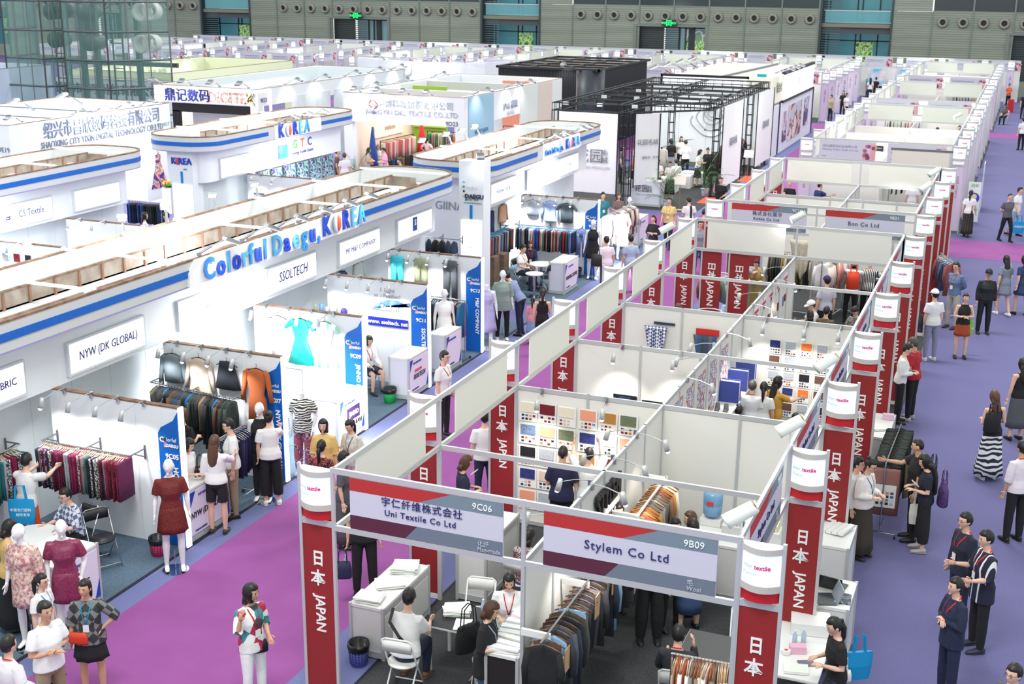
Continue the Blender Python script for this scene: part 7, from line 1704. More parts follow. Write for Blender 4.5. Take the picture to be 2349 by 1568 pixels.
# DKL goods
DG = [('peach',cloth((240,196,176))),('cream',cloth((236,226,206))),('pink',cloth((226,160,160))),('rose',cloth((200,110,110))),('lilac',cloth((190,170,190)))]; DH = [('sand',cloth((206,190,160))),('green',cloth((60,140,90))),('grey',cloth((140,140,150))),('orange',cloth((236,130,60))),('teal',cloth((70,120,130))),('mauve',cloth((190,150,140)))]
for (p0,p1,n,cs,w,sd) in (((-19.35,38.0,1.75),(-19.2,41,1.75),16,DG,'on the upper peach rail of the DKL stand',91),((-19.2,37.6,.95),(-19.1,40.8,.95),14,DK1,'on the lower dark rail of the DKL stand',92),((-18.6,41.3,1.9),(-16.9,41.3,1.9),14,DH,'on the green wall rail of the DKL stand',93),((-18.4,40.6,1.1),(-16.8,40.6,1.1),14,DH + C2[:3],'on the lower middle rail of the DKL stand',94),((-16.2,44.8,1.9),(-14.8,44.8,1.9),12,[C2[2],C2[7],('patterned',pat('blotch',[(30,30,34),(220,220,220)],20)),C2[4]],'on the rear right rail of the DKL stand',95),((-15.9,42.6,1.2),(-14.8,42.6,1.2),12,[C2[2],C2[6],C2[7],C2[5]],'on the right rail of the DKL stand',96)):
    t = thing('fabric_rail','dark rail of fabric headers ' + w,'rail',p0); MB().tube([p0,p1],.02,6).build('rail',BLACK,t)
    for q in (p0,p1): MB().cyl((q[0],q[1],0),(q[0],q[1],q[2]),.02,6).build('upright',BLACK,t)
    rail_row(p0,p1,n,['railcloth'],cs,'cloth',w,mat((190,184,160),.6),seed=sd,scale=1.15)
for (x,y,c,s_) in ((-19.2,37.0,(40,76,150),'blue'),(-18.75,41.0,(206,30,44),'red')): 
    b = MB(); b.smooth = True; b.stack([(x,y,.05,.33,.2,.08),(x,y,1.3,.2,.13,.08),(x,y,2.5,.03,.03)],24,nf=9); o = b.build('fabric_cone',cloth(c)); meta(o,'tall %s cone of gathered cloth in the DKL stand' % s_,'cloth display')
table('meeting_table','wooden table in front of the DKL stand',-16.3,-14.9,37.4,38.3,.74,mat((226,190,140),.5)); 
for i,(x,y,r_) in enumerate([(-16.6,37.9,90),(-16.0,36.9,180),(-15.3,36.9,180)]): chair_w((x,y,0),r_,'white chair, %s around the wooden DKL table' % nth(i))
counter('display_counter','white shelf unit in the middle of the DKL stand',-17.0,-16.2,39.3,39.8,.95)
# roll-up banner and red extinguisher on the lilac aisle, fabric on lilac aisle wall
t = thing('roll_up_banner','white and purple roll-up banner with cartoon-like emblem in the lilac aisle','banner',(5.75,38.6,0)); t['label'] = 'white and purple roll-up banner standing in the lilac aisle'
MB().box(5.55,6.0,38.58,38.6,.03,1.55).build('banner_sheet',mat((240,240,244),.5),t); MB().cyl((5.78,38.57,.95),(5.78,38.58,.95),.2,16).build('purple_disc',mat((80,70,190),.5),t); MB().cyl((5.78,38.56,1.0),(5.78,38.57,1.0),.1,14).build('pale_disc',mat((230,220,190),.5),t); MB().tube([(5.6,38.62,1.5),(5.75,39.3,.02)],.01,5).build('support_leg',BLACK,t); text('纺织',.14,(5.78,38.57,1.42),'front',mat((120,200,110),.5),t); text('DESIGN',.09,(5.78,38.57,.5),'front',mat((60,80,180),.5),t)
t = thing('wall_panel','pale blue leaning display board by the white light towers','board',(5.95,41.5,0)); MB().poly([(41.0,0),(42.4,0),(42.2,1.9),(41.3,1.9)],5.95,5.98,'yz').build('board',mat((196,212,220),.5),t)
boxy('red_cabinet','red extinguisher box near the dark end door',(6.2,84),(.4,.4,.9),mat((190,30,40),.5),'box')
# merchandise inside the distant white rows
for (x0,x1,y,sd) in [(2.7,4.6,37.9,1),(2.8,4.6,47.6,2),(.4,2.2,47.6,3),(.5,2.3,56.6,4),(2.8,4.6,59.6,5),(2.8,4.6,73.6,6),(.4,2.2,76.6,7),(-9.5,-7.9,73.6,8),(-26,-24.4,74.7,9),(-16.6,-15,72.6,10)]:
    t = thing('fabric_rail','rail of hanging cloth, %s set in the distant white rows' % nth(sd),'rail',(x0,y,1.8)); MB().tube([(x0,y,1.9),(x1,y,1.9)],.02,6).build('rail',CHROME,t)
    for x in (x0,x1): MB().cyl((x,y,0),(x,y,1.9),.02,6).build('upright',CHROME,t)
    rail_row((x0,y,1.9),(x1,y,1.9),10,['railcloth'],C2 + DH,'cloth','on the %s distant rail' % nth(sd),CHROME,seed=100 + sd,scale=1.2)
for i,(x,y) in enumerate([(-3.8,88.5),(-3.2,88.6)]): o = MB().box(x - .55 + i * 1.4,x + .75 + i * 1.4,89.8,89.85,1.0,2.3).build('wall_photo',pat('noise',[(60,170,210),(240,200,190)],1.2,.5,key=i,emit=.3)); meta(o,'large %s photo on the last booth row' % ('skin toned','blue wave')[i],'poster')

# ------------------------------------------------------------------ everybody
WT = cloth((234,233,234)); BK = cloth((26,26,30)); NV = cloth((36,42,66)); JN = cloth((62,84,124)); KH = cloth((150,132,108)); GY_ = cloth((140,142,150)); GD = cloth((84,86,90))
TR = ('trousers',1.0); SK = ('short',HAIRB)
H = {'s': ('short',HAIRB),'z': ('buzz',HAIRB),'b': ('bob',HAIRB),'l': ('long',HAIRB),'p': ('pony',HAIRB),'n': ('bun',HAIRB),'lb': ('long',HAIRBR),'bb': ('bob',HAIRBR),'g': ('bob',HAIRG),'sg': ('short',mat((70,66,64),.5))}
T = lambda m,s='short',l=.06,w=1.0: (s,l,w,m)
def L(k,m,w=1.0): return (k,w,m)
def F(at,a,pose,label,top,legs,hair='s',h=1.66,**k):
    s = k.pop('sex','m' if hair in ('s','z','sg') else 'f')
    return person(at,22 + a,pose,label,top,legs,H[hair],h=h,sex=s,**k)
# bottom left
F((-2.877,-1.92,1.68),55,'crossed','man in a white T-shirt with folded arms at the bottom left',T(WT,w=1.1),L('trousers',KH),'s',1.72,skin=SKIN2)
F((-2.952,-1.114,1.6),5,'akimbo','woman in a grey argyle top with a turquoise lanyard and black skirt',T(pat('check',[(120,120,118),(48,50,54)],9),'elbow',.1,1.2),L('mini',BK,1.6),'p',1.62,lan=TEAL,skin=SKIN2)
handbag('red orange clutch bag held by the woman in the argyle top',(-2.988,-1.285,0.86),12,(.27,.07,.15),mat((206,56,30),.5),strap=False)
F((-3.81,-0.966,1.42),75,'stand','girl with glasses in white and teal behind the man in white',T(WT),L('knee',TEAL),'p',1.46,lan=TEAL,glasses=True)
F((-2.77,-2.644,1.62),150,'stand','person in a white shirt cut off by the left edge',T(WT),L('trousers',NV),'s',1.65,lan=mat((170,20,90)))
F((-5.75,1.9,0),-35,'sit_desk','seated man in a blue check shirt at the round white table',T(pat('check',[(90,100,140),(214,218,228)],16),'elbow'),L('trousers',BK),'s',1.68,glasses=True)
chair_b((-5.75,2.0,0),-10,'black folding chair under the man in a check shirt')
F((-6.55,1.75,0),165,'reach','man in a white T-shirt and orange shorts carrying a blue tote',T(WT),L('shorts',cloth((226,84,40))),'s',1.68); tote('bright blue tote bag with white print on the shoulder of the man in orange shorts',(-6.42,1.5,.72),22,.4,.4,mat((0,146,205),.6),[('中国流行面料',.055,0,.24),('趋势发布',.055,.03,.16)])
F((-5.153,-0.151,1.58),120,'hold','woman in a mustard top and long black skirt at the left edge',T(cloth((216,180,112))),L('long',BK),'b',1.62)
# mannequins
SQ = pat('noise',[(96,26,62),(160,60,96)],90,.4); RL = pat('noise',[(130,40,34),(84,22,24)],60,.7)
mannequin((-4.211,2.282,1.78),40,'mann','bald white mannequin in a dark red lace dress beside the 9C05 panel',T(RL,'short',.02,.94),L('mini',RL,1.3),1.8)
mannequin((-4.174,-0.114,1.76),35,'mann2','bald white mannequin in a maroon sequin dress',T(SQ,'short',.02,.93),L('mini',SQ,.5),1.8); FL = pat('blotch',[(236,214,206),(220,150,160),(206,204,176),(190,120,130)],22)
mannequin((-4.583,-0.441,1.76),10,'mann','bald white mannequin in a pink floral lace dress',T(FL,'elbow',.02,1.0),L('mini',FL,.6),1.8)
mannequin((-4.426,5.123,0),20,'mann','white mannequin in a black top behind the woman in culottes',T(BK,'none',.06,1.0),L('trousers',BK),1.78)
ZB = pat('stripeswz',[(226,226,218),(50,52,50)],7); FT = pat('blotch',[(60,40,60),(214,150,150),(70,60,110),(150,70,80)],9)
mannequin((-4.394,6.459,0),15,'mann2','headless white mannequin in a zebra print blouse and floral trousers',T(ZB,'short',.12,1.05),L('trousers',FT,1.4),1.72,head=False)
mannequin((-4.971,13.843,0),40,'mann','bald white mannequin in a plain white dress',T(cloth((240,236,236)),'none',.04),L('knee',cloth((240,236,236)),1.2),1.78)
mannequin((-4.53,15.362,0),20,'mann','headless white mannequin in a lilac dress',T(cloth((178,172,214)),'none',.04),L('knee',cloth((178,172,214)),1.5),1.75,head=False)
mannequin((-4.47,16.243,0),30,'mann','bald white mannequin in a sage green tunic and black trousers',T(cloth((140,158,150)),'elbow',.2,1.15),L('trousers',BK),1.78)
mannequin((-4.521,23.597,0),10,'mann','bald white mannequin in a short black shift dress',T(BK,'none',.04,1.0),L('mini',BK,1.0),1.8)
mannequin((-4.531,26.648,0),30,'mann2','headless white mannequin in a cream coat dress',T(cloth((236,226,216)),'elbow',.04),L('knee',cloth((236,226,216)),1.2),1.75,head=False); mannequin((-4.799,28.259,0),30,'mann','white mannequin in a green scarf and cream dress',T(cloth((230,222,212)),'elbow',.04),L('knee',cloth((232,214,206)),1.2),1.75)
# 9C05 - 9C07 front
F((-4.375,3.686,0),175,'reach1','woman with long brown hair in a white blouse and black shorts at the counter',T(WT,'elbow',.02,1.1),L('shorts',BK,1.1),'lb',1.66,shoes=(60,44,36)); handbag('small black bag on the counter in front of the long haired woman',(-4.72,3.75,.96),70,(.26,.1,.16),BLACK)
F((-4.519,4.371,0),-75,'hold1','man in a white T-shirt and khaki trousers behind the long haired woman',T(WT),L('trousers',KH),'s',1.72,glasses=True)
F((-4.209,5.05,0),190,'reach1','woman with a bun in a white T-shirt and black culottes',T(WT,w=1.1),L('cropped',BK,1.5),'n',1.66,shoes=(226,222,220))
F((-4.862,3.573,1.45),70,'hold','woman in white leaning over the NYW counter',T(WT,'elbow'),L('trousers',JN),'b',1.6); F((-5.74,4.712,1.6),155,'hold1','woman in a black cold shoulder top at the 9C07 rail',T(BK),L('trousers',JN),'lb',1.6)
F((-6.591,5.165,1.64),170,'stand','man with grey hair looking at the 9C07 rail',T(BK,'long'),L('trousers',BK),'sg',1.66)
F((-3.247,5.253,1.58),-5,'stand','woman in a mustard cold shoulder blouse',T(cloth((222,188,116)),'elbow',.12,1.15),L('trousers',WT),'b',1.6); F((-2.788,4.376,1.56),165,'stand','woman with curled dark hair seen from behind',T(pat('blotch',[(30,30,36),(200,80,80),(30,40,40)],20)),L('trousers',BK),'p',1.58)
F((-2.82,5.487,1.58),-35,'hold','woman with a ponytail in a cream patterned blouse',T(pat('noise',[(226,220,208),(190,186,176)],20),'elbow',.08,1.15),L('trousers',WT),'p',1.6,lan=mat((90,110,150))); F((-2.198,4.047,1.58),85,'stand','woman with a hair clip in a long grey dress',T(GD,'short'),L('long',GD,.4),'b',1.6)
F((-1.121,2.731,0),5,'stand','large man in black standing on the magenta carpet',T(BK,'short',.08,1.2),L('trousers',BK,1.15),'s',1.74,skin=SKIN2); handbag('dark blue shopping bag with a bottle held by the man in black',(-1.187,2.201,0.5),25,(.26,.1,.26),mat((30,34,70),.7)); bottle('water bottle with a red label in the hand of the man in black',(-1.197,2.315,0.62)[:2],.62)
F((-0.964,-0.478,1.64),45,'phone_ear','woman on the phone in a patterned blouse and white trousers',T(pat('voronoi',[(238,238,236),(60,70,80),(236,232,228),(190,50,90),(60,140,150),(240,238,236)],9),'elbow',.12,1.05),L('cropped',WT,1.0),'b',1.66,lan=REDL,skin=SKIN2,shoes=(200,170,150)); handbag('quilted black bag of the woman on the phone',(-0.887,-0.474,0.78),40,(.26,.08,.17),BLACK,strap=False)
F((-2.861,9.259,0),62,'stand','man with glasses in a white T-shirt and red lanyard in the magenta aisle',T(WT,w=1.1),L('trousers',BK),'s',1.76,lan=REDL,glasses=True)
F((-5.7,11.35,0),40,'sit','seated woman in a white blouse and dark shorts in the SSOLTECH booth',T(WT,'long'),L('shorts',NV),'l',1.62,lan=REDL)
F((-4.243,16.877,0),-120,'bend','man in a blue grey shirt bending beside the green mannequin',T(cloth((130,142,180)),'elbow'),L('trousers',NV),'s',1.72)
F((-3.094,15.449,1.58),178,'hold1','woman in a black lace top walking with a girl',T(BK,'none'),L('trousers',BK),'p',1.6); F((-3.651,16.236,1.12),170,'stand','little girl in a pink top and ruffled blue skirt',T(cloth((236,150,160))),L('knee',cloth((130,160,200)),1.4),'p',1.16); tote('small bright blue bag beside the little girl',(-3.697,16.573,0.35),22,.22,.3,mat((0,130,200),.6))
F((-6.1,21.6,0),60,'sit','seated man in a white polo and navy trousers in the 9C17 booth',T(WT),L('trousers',NV),'s',1.7,lan=REDL); F((-6.2,22.6,0),10,'sit','seated woman in a navy cardigan and white trousers',T(NV,'long'),L('trousers',WT),'bb',1.6,lan=REDL)
for i,(x,y) in enumerate([(-7.05,21.6),(-6.95,22.1)]): boxy('carton','brown taped carton, %s against the 9C17 wall' % nth(i),(x,y),(.4,.4,.9),pat('noise',[(140,116,100),(120,98,84)],4),'carton')
F((-3.538,21.86,1.66),195,'stand','man in a pale pink shirt with a black shoulder bag',T(cloth((236,220,230)),w=1.15),L('trousers',GD),'s',1.68); handbag('black and yellow shoulder bag of the man in pink',(-3.604,21.163,1),10,(.32,.16,.34),mat((36,34,34),.6))
F((-2.95,22.339,1.66),188,'stand','man in a light blue shirt walking up the aisle',T(cloth((170,190,214)),w=1.05),L('trousers',cloth((206,196,184))),'s',1.68); F((-3.341,26.133,1.56),-40,'crossed','woman in a black top with folded arms and a backpack',T(BK,'elbow'),L('trousers',NV),'p',1.6)
F((-3.6,28.966,0),-20,'walk','man in a yellow polo with an orange lanyard',T(cloth((232,206,140))),L('trousers',NV),'s',1.74,lan=LANO); F((-3.016,29.405,1.66),190,'hold','man in a white T-shirt with a dark diagonal print',T(pat('stripesx',[(236,230,232),(236,230,232),(236,230,232),(40,44,70)],.9)),L('trousers',NV),'s',1.7); F((-2.142,27.896,1.5),100,'stand','person in a red shirt half hidden by the light tower',T(mat((206,40,60))),L('trousers',NV),'s',1.6)
F((-6.003,29.067,1.66),15,'stand','man in a teal polo beside the 9C17 panel',T(cloth((10,122,136))),L('trousers',JN),'s',1.7,lan=REDL); F((-5.614,29.644,1.6),10,'hold1','woman in a taupe top with long hair beside the clothes rack',T(cloth((112,100,96))),L('trousers',BK),'lb',1.62,lan=REDL)
F((-3.03,34.242,1.66),-35,'phone_ear','man in a black printed T-shirt rubbing his face',T(BK,w=1.1),L('trousers',NV),'z',1.7); F((-1.647,25.377,1.66),5,'stand','man with glasses in a grey and navy shirt behind the frame post',T(GY_),L('trousers',JN),'s',1.7,glasses=True)
# Japan booths
F((0.644,20.653,1.72),130,'reach1','man in a grey T-shirt and jeans showing clothes',T(cloth((178,180,188)),w=1.1),L('trousers',cloth((50,70,110))),'s',1.76,lan=REDL); F((0.998,21.034,1.58),-35,'hold','woman in a mustard dress talking to the man in grey',T(cloth((170,148,96)),'elbow'),L('long',cloth((170,148,96)),.6),'n',1.6,lan=LANO)
F((0.848,18.431,1.25),0,'sit_desk','seated young man in a light blue shirt with a magenta lanyard',T(cloth((176,200,232)),'elbow'),L('trousers',NV),'s',1.66,lan=mat((206,40,150))); F((-0.076,16.858,1.35),170,'sit','person with brown hair seated behind the cross wall',T(cloth((226,222,210))),L('trousers',BK),'bb',1.6)
F((3.12,19.2,0),190,'stand','young man with a purple beanie, grey T-shirt and black shorts',T(cloth((196,194,212))),L('shorts',BK),None or 's',1.72,cap=mat((60,44,90),.8)); F((3.45,21.6,0),150,'reach','visitor in a white T-shirt wearing a bright red backpack',T(WT),L('trousers',BK),'b',1.72)
t = handbag('bright red backpack on the visitor in white',(3.5,21.32,1.02),20,(.34,.2,.46),mat((232,66,34),.6)); F((3.85,21.9,0),150,'reach1','person in a black and white striped shirt beside the red backpack',T(pat('stripesx',[(30,30,34),(230,230,232)],7),'elbow'),L('trousers',BK),'s',1.7); F((4.45,21.2,0),170,'back','person in pale trousers behind the right frame',T(cloth((60,90,130))),L('trousers',cloth((214,202,190))),'s',1.75)
F((3.004,18.456,1.3),-80,'sit_desk','seated visitor with a white cap and grey T-shirt',T(cloth((206,206,210))),L('trousers',GD),'s',1.7,cap=mat((240,240,242),.6)); F((3.016,17.503,1.2),175,'sit','person with black hair seated before the visitor in a white cap',T(BK),L('trousers',BK),'b',1.6); F((3.307,17.902,1.2),150,'sit','person in a brown shirt leaning on the table',T(cloth((110,92,74))),L('trousers',BK),'s',1.66); F((4.013,18.466,1.25),-50,'sit_desk','seated person with a dark cap and patterned sleeves',T(pat('noise',[(150,150,150),(60,60,60)],30)),L('trousers',NV),'s',1.66,cap=BLACK)
F((3.052,10.348,1.5),165,'hold','man with grey hair and a printed white shirt studying swatches',T(cloth((232,232,238))),L('trousers',NV),'sg',1.58,lan=REDL); F((3.257,10.438,1.5),165,'stand','woman with a low ponytail in white beside him',T(WT),L('trousers',BK),'p',1.56); F((3.45,10.703,1.55),120,'reach1','woman with long dark hair in a mustard T-shirt',T(cloth((206,156,60))),L('trousers',WT),'l',1.62); F((2.914,9.919,1.2),175,'sit','seated person with black hair at the near end of the high white shelf',T(BK),L('trousers',BK),'s',1.6); F((3.983,9.858,1.2),170,'sit','seated person with black hair below the right swatch wall',T(BK),L('trousers',BK),'s',1.6)
F((1.081,5.245,1.66),170,'hold','man with cropped hair in a navy T-shirt at the swatch wall',T(cloth((30,32,66)),w=1.12),L('trousers',BK),'z',1.74,skin=SKIN2); F((1.474,5.416,1.66),180,'reach_up','man in white photographing the swatch wall',T(WT,'elbow',w=1.1),L('trousers',KH),'z',1.72,glasses=True)
F((-0.374,4.586,1.56),100,'hold','woman with brown wavy hair in a navy dress using a phone',T(NV,'short',.05),L('mini',NV),'bb',1.62,shoes=(238,236,236)); phone((-0.399,5.159,1.18),100,'phone held by the woman in navy',col=(220,220,224)); F((-0.765,6.442,1.64),188,'stand','man in a white shirt with a black yoke',T(WT,w=1.1),L('trousers',NV),'s',1.7)
counter('display_counter','white cabinet behind the woman in navy',.2,.7,3.1,4.4,.95)
F((.62,.62,0),163,'sit_desk','man in a white T-shirt with a black shoulder strap, seen from behind',T(WT,w=1.12),L('trousers',NV),'s',1.76,lan=None,shoes=(130,84,60)); o = MB().tube([(.42,.68,1.1),(.46,.5,1.0),(.62,.45,.84),(.78,.5,.66)],[(.022,.006)] * 4,6).build('bag_strap',BLACK); meta(o,'black cross-body strap on the back of the man in white','strap')
F((1.848,0.378,1.58),70,'hold','woman in a black cold shoulder top with brown bobbed hair',T(BK,'elbow',.25,1.15),L('trousers',JN),'bb',1.6,lan=mat((150,160,180))); handbag('large black shoulder bag beside the woman in black',(1.405,0.857,0.62),60,(.42,.18,.36),BK,.3)
F((1.804,1.234,1.56),0,'hold','woman with a fringe in a white T-shirt and red lanyard',T(WT,'elbow'),L('trousers',BK),'l',1.6,lan=REDL); F((1.25,3.2,0),150,'sit_desk','seated woman in a floral black top',T(pat('blotch',[(30,30,34),(220,216,220),(40,44,40),(170,60,90)],26)),L('trousers',JN),'b',1.6); handbag('crimson bag on the lap of the woman in floral',(1.45,2.95,.6),20,(.3,.12,.22),mat((200,20,70),.6)); table('meeting_table','white table covered with papers behind the middle post',1.45,2.2,3.3,4.1,.74); papers('scattered white papers on the table behind the middle post',(1.8,3.7),.745,4,20,.5,.4,seed=14)
F((4.6,3.35,0),185,'sit','seated woman with a long black ponytail in white',T(WT),L('trousers',BK),'p',1.62); F((4.05,1.15,0),165,'sit_chin','seated man in a dark suit resting his hand on his head',T(cloth((44,46,54)),'long'),L('trousers',BK),'s',1.7,lan=REDL)
F((3.19,3.043,0),0,'stand','person in wide black trousers and sandals under the Stylem board',T(BK,'elbow'),L('trousers',BK,1.5),'b',1.66); F((3.363,3.518,0),20,'stand','person in dark clothes beside the wide black trousers',T(NV,'long'),L('trousers',BK),'s',1.66); F((3.611,3.623,0),185,'back','woman in a long denim dress with hands behind her back',T(JN,'elbow',.1),L('midi',JN,.5),'b',1.62); F((3.487,4.039,1.5),-90,'stand','woman with brown hair near the water cooler',T(WT),L('trousers',BK),'bb',1.56)
F((2.476,3.702,0),10,'stand','person in a long dark coat beside the hanging wool',T(GD,'long',.2),L('trousers',BK),'s',1.66)
# lilac aisle
F((5.557,6.989,0),45,'hold','woman with a bun in a white blouse and long pleated skirt',T(cloth((238,232,228)),'long',.05,1.2),L('long',cloth((62,56,48)),1.1),'n',1.66,glasses=True,shoes=(40,40,44),lan=mat((110,120,160))); F((5.402,7.074,1.55),60,'stand','person in white hidden behind the woman with a bun',T(WT,'long'),L('trousers',BK),'s',1.6)
F((5.905,1.611,1.58),-85,'hold','woman with a low ponytail in a sheer black top and dark check skirt',T(BK,'short'),L('midi',pat('check',[(30,34,50),(44,50,70)],12),.8),'p',1.62); tote('bright blue tote behind the woman with the low ponytail',(6.086,2.404,0.45),30,.36,.38,mat((0,140,196),.6)); handbag('small white handbag of the woman with the low ponytail',(5.922,2.189,0.5),10,(.24,.1,.16),mat((232,228,222),.5))
F((7.138,3.146,1.62),-80,'crossed','man in a navy suit with folded arms',T(cloth((30,38,66)),'long',.16,1.08),L('trousers',cloth((30,38,66)),1.1),'s',1.66,lan=REDL); F((7.446,4.615,0),-85,'gesture','man in a navy striped blazer gesturing with both hands',T(pat('stripesx',[(28,32,54),(28,32,54),(28,32,54),(28,32,54),(220,222,226)],2.6),'elbow',.2,1.12),L('trousers',BK,1.1),'s',1.74,lan=REDL,shoes=(40,44,60))
F((7.145,5.174,1.68),-75,'stand','smiling man with glasses in a dark blazer over stripes',T(cloth((34,38,58)),'long',.12,1.05),L('trousers',NV),'s',1.72,glasses=True,lan=REDL); F((7.854,1.121,1.66),-60,'stand','man with glasses cut off at the bottom right corner',T(GD),L('trousers',BK),'s',1.7,glasses=True)
F((7.842,8.591,0),195,'stand','man in a white shirt and dark trousers seen from behind at the right edge',T(cloth((230,220,230)),'elbow',w=1.12),L('trousers',BK,1.15),'s',1.7,lan=REDL,skin=SKIN2); F((7.785,13.752,0),190,'stand','woman in a grey sleeveless dress at the right edge',T(BK,'none',.02),L('midi',GD,.9),'l',1.66)
ZZ = pat('stripeswz',[(34,36,52),(228,228,230)],3.2); F((7.359,11.307,0),190,'hold','woman with long hair, black backpack and zigzag striped skirt',T(BK,'none'),L('long',ZZ,1.5),'lb',1.66,shoes=(235,235,235)); handbag('black backpack on the woman in the zigzag skirt',((7.359,11.307,0)[0] - .03,(7.359,11.307,0)[1] - .2,1.0),15,(.3,.16,.36),BK)
F((6.273,7.968,1.68),-100,'reach1','man in a black T-shirt with a black backpack at the velvet rack',T(BK,w=1.1),L('trousers',BK),'z',1.72,skin=SKIN2); handbag('black backpack of the man at the velvet rack',((6.273,7.968,1.68)[0] + .25,(6.273,7.968,1.68)[1] - .06,.92),100,(.34,.2,.46),BK)
F((6.464,7.605,0),-100,'hold','woman in dark clothes looking at her phone in the lilac aisle',T(cloth((28,30,48))),L('cropped',BK,1.6),'b',1.62,shoes=(170,160,160)); phone((6.293,7.476,1.2),-80,'pale phone held by the woman in dark clothes',col=(226,230,232)); tote('plain white canvas tote of the woman in dark clothes',(6.348,7.697,0.42),20,.24,.34,mat((222,222,216),.7)); handbag('purple flecked backpack of the woman in dark clothes',((6.464,7.605,0)[0] + .26,(6.464,7.605,0)[1],.85),100,(.3,.18,.4),pat('noise',[(40,30,70),(90,60,120)],12))
F((5.699,14.153,0),-130,'hold','man in a red polo shirt with a red lanyard',T(mat((176,24,40),.7),w=1.08),L('trousers',BK,1.05),'sg',1.74,lan=REDL,shoes=(180,176,172),skin=SKIN2); F((5.468,13.875,0),75,'hold','man in a white shirt facing the man in red',T(WT,'long'),L('trousers',BK),'s',1.68)
F((5.735,18.845,0),192,'stand','young man with a white cap, white T-shirt and grey trousers',T(WT,w=1.1),L('trousers',cloth((142,144,170))),'s',1.72,cap=mat((240,240,242),.6),shoes=(220,220,220)); tote('navy canvas tote on the shoulder of the young man in a white cap',((5.735,18.845,0)[0] - .27,(5.735,18.845,0)[1],.72),110,.3,.4,mat((34,36,60),.7),hz=.3)
F((6.035,22.193,0),-55,'back','man in a denim shirt and beige trousers',T(cloth((98,122,158)),'long'),L('trousers',cloth((190,184,176))),'s',1.74,lan=REDL,glasses=True,shoes=(60,34,36)); F((6.413,19.385,0),-10,'crossed','woman in a black camisole and orange skirt with a green bag',T(BK,'none'),L('mini',cloth((170,74,40)),.9),'p',1.58); tote('lime green tote bag with black print',(6.526,19.746,0.5),10,.26,.36,mat((130,200,50),.6),[('LIFE\nNATURE\nLOVE',.07,0,.18)])
F((6.835,21.988,0),-8,'stand','security guard in a black uniform with a peaked cap',T(mat((20,22,30),.6),'long',.04,1.1),L('trousers',mat((20,22,30),.6),1.15),'s',1.68,cap=mat((26,28,40),.6),skin=SKIN2)
F((7.248,24.216,0),190,'walk','woman with very long hair in a grey dress and white shoes',T(cloth((126,132,148)),'short'),L('mini',cloth((126,132,148)),1.2),'l',1.64,shoes=(236,236,236)); tote('white cloth bag beside the woman in the grey dress',(7.307,24.912,0.75),20,.26,.36,mat((214,214,218),.7)); F((7.72,24.427,0),195,'walk','woman in a navy dress at the right edge',T(cloth((46,62,100)),'short'),L('mini',cloth((46,62,100)),1.3),'l',1.64)
F((7.06,35.254,0),15,'backwalk','man in a grey striped T-shirt and black trousers',T(pat('stripesz',[(110,108,114),(66,66,72)],14)),L('trousers',BK),'z',1.68); F((7.327,36.498,0),40,'walk','man in a white T-shirt carrying a blue bag',T(WT),L('cropped',cloth((150,176,210))),'s',1.74); tote('bright blue non-woven bag of the man in white',(7.473,35.083,0.35),20,.4,.42,mat((0,140,200),.6),[('中国流行',.09,0,.24)])
F((5.747,35.593,0),150,'walk','woman in white with a striped long skirt and black bag',T(WT),L('long',pat('stripesx',[(60,50,46),(30,28,30)],4),.6),'p',1.64); handbag('small black bag of the woman in the striped skirt',(5.862,35.175,0.8),90,(.24,.1,.2),BK)
F((7.181,62.405,0),185,'stand','far man in a white shirt and black trousers',T(WT),L('trousers',BK),'s',1.7); F((7.059,79.93,0),0,'stand','far person in a black T-shirt at the right edge',T(BK),L('trousers',BK),'s',1.7); F((5.929,87.116,0),20,'crossed','far man in an orange T-shirt',T(mat((232,92,40),.7)),L('trousers',BK),'s',1.7); F((5.594,99.948,0),10,'stand','far person in dark clothes behind the man in orange',T(NV),L('trousers',BK),'s',1.66); F(((5.988,75.643,0)[0],(5.988,75.643,0)[1],0),-40,'sit','far seated person in dark grey by the light towers',T(GD),L('trousers',BK),'b',1.6); chair_w(((5.988,75.643,0)[0],(5.988,75.643,0)[1],0),-18,'white folding chair under the far seated person')
# left aisle, DKL stand
F((-18.078,19.676,1.6),110,'stand','woman with long black hair left of the KOREA pillar',T(WT),L('trousers',BK),'l',1.62); F((-17.292,19.796,1.6),-90,'stand','person in black with a dark cap near the KOREA pillar',T(BK,'long'),L('trousers',BK),'s',1.66,cap=BLACK)
F((-18.793,33.744,1.68),188,'stand','man in a white T-shirt with a strap and cream bag near the DKL stand',T(cloth((224,222,228)),w=1.1),L('trousers',JN),'sg',1.72); F((-19.757,34.821,1.6),90,'stand','person in a brown patterned shirt at the edge of the DKL stand',T(pat('noise',[(140,100,84),(80,56,50)],16)),L('trousers',BK),'s',1.68)
F((-19.144,36.368,1.6),100,'hold','woman with long hair and a tan bag in the DKL stand',T(cloth((180,168,156)),'elbow'),L('knee',cloth((180,168,156))),'l',1.62); handbag('large tan leather bag in the DKL stand',(-19.145,36.497,0.9),20,(.42,.16,.28),mat((214,150,110),.5)); F((-19.195,37.476,1.6),10,'hold','blonde woman in a pale floral dress',T(pat('noise',[(236,224,222),(200,180,180)],14),'elbow'),L('midi',pat('noise',[(236,224,222),(200,180,180)],14)),'g',1.64)
F((-18.158,36.193,1.66),-80,'hold','man in a pink polo reading a brochure',T(cloth((240,170,204))),L('trousers',NV),'s',1.7); F((-17.407,36.189,1.35),-70,'sit','seated man in black in front of the DKL stand',T(BK),L('trousers',BK),'z',1.7); F((-16.928,37.124,1.3),175,'sit','seated person in a lime jacket with black straps',T(cloth((222,234,160)),'elbow'),L('trousers',BK),'s',1.66); F((-15.54,35.565,1.25),170,'sit','seated person with black hair at the wooden table',T(BK),L('trousers',BK),'s',1.62)
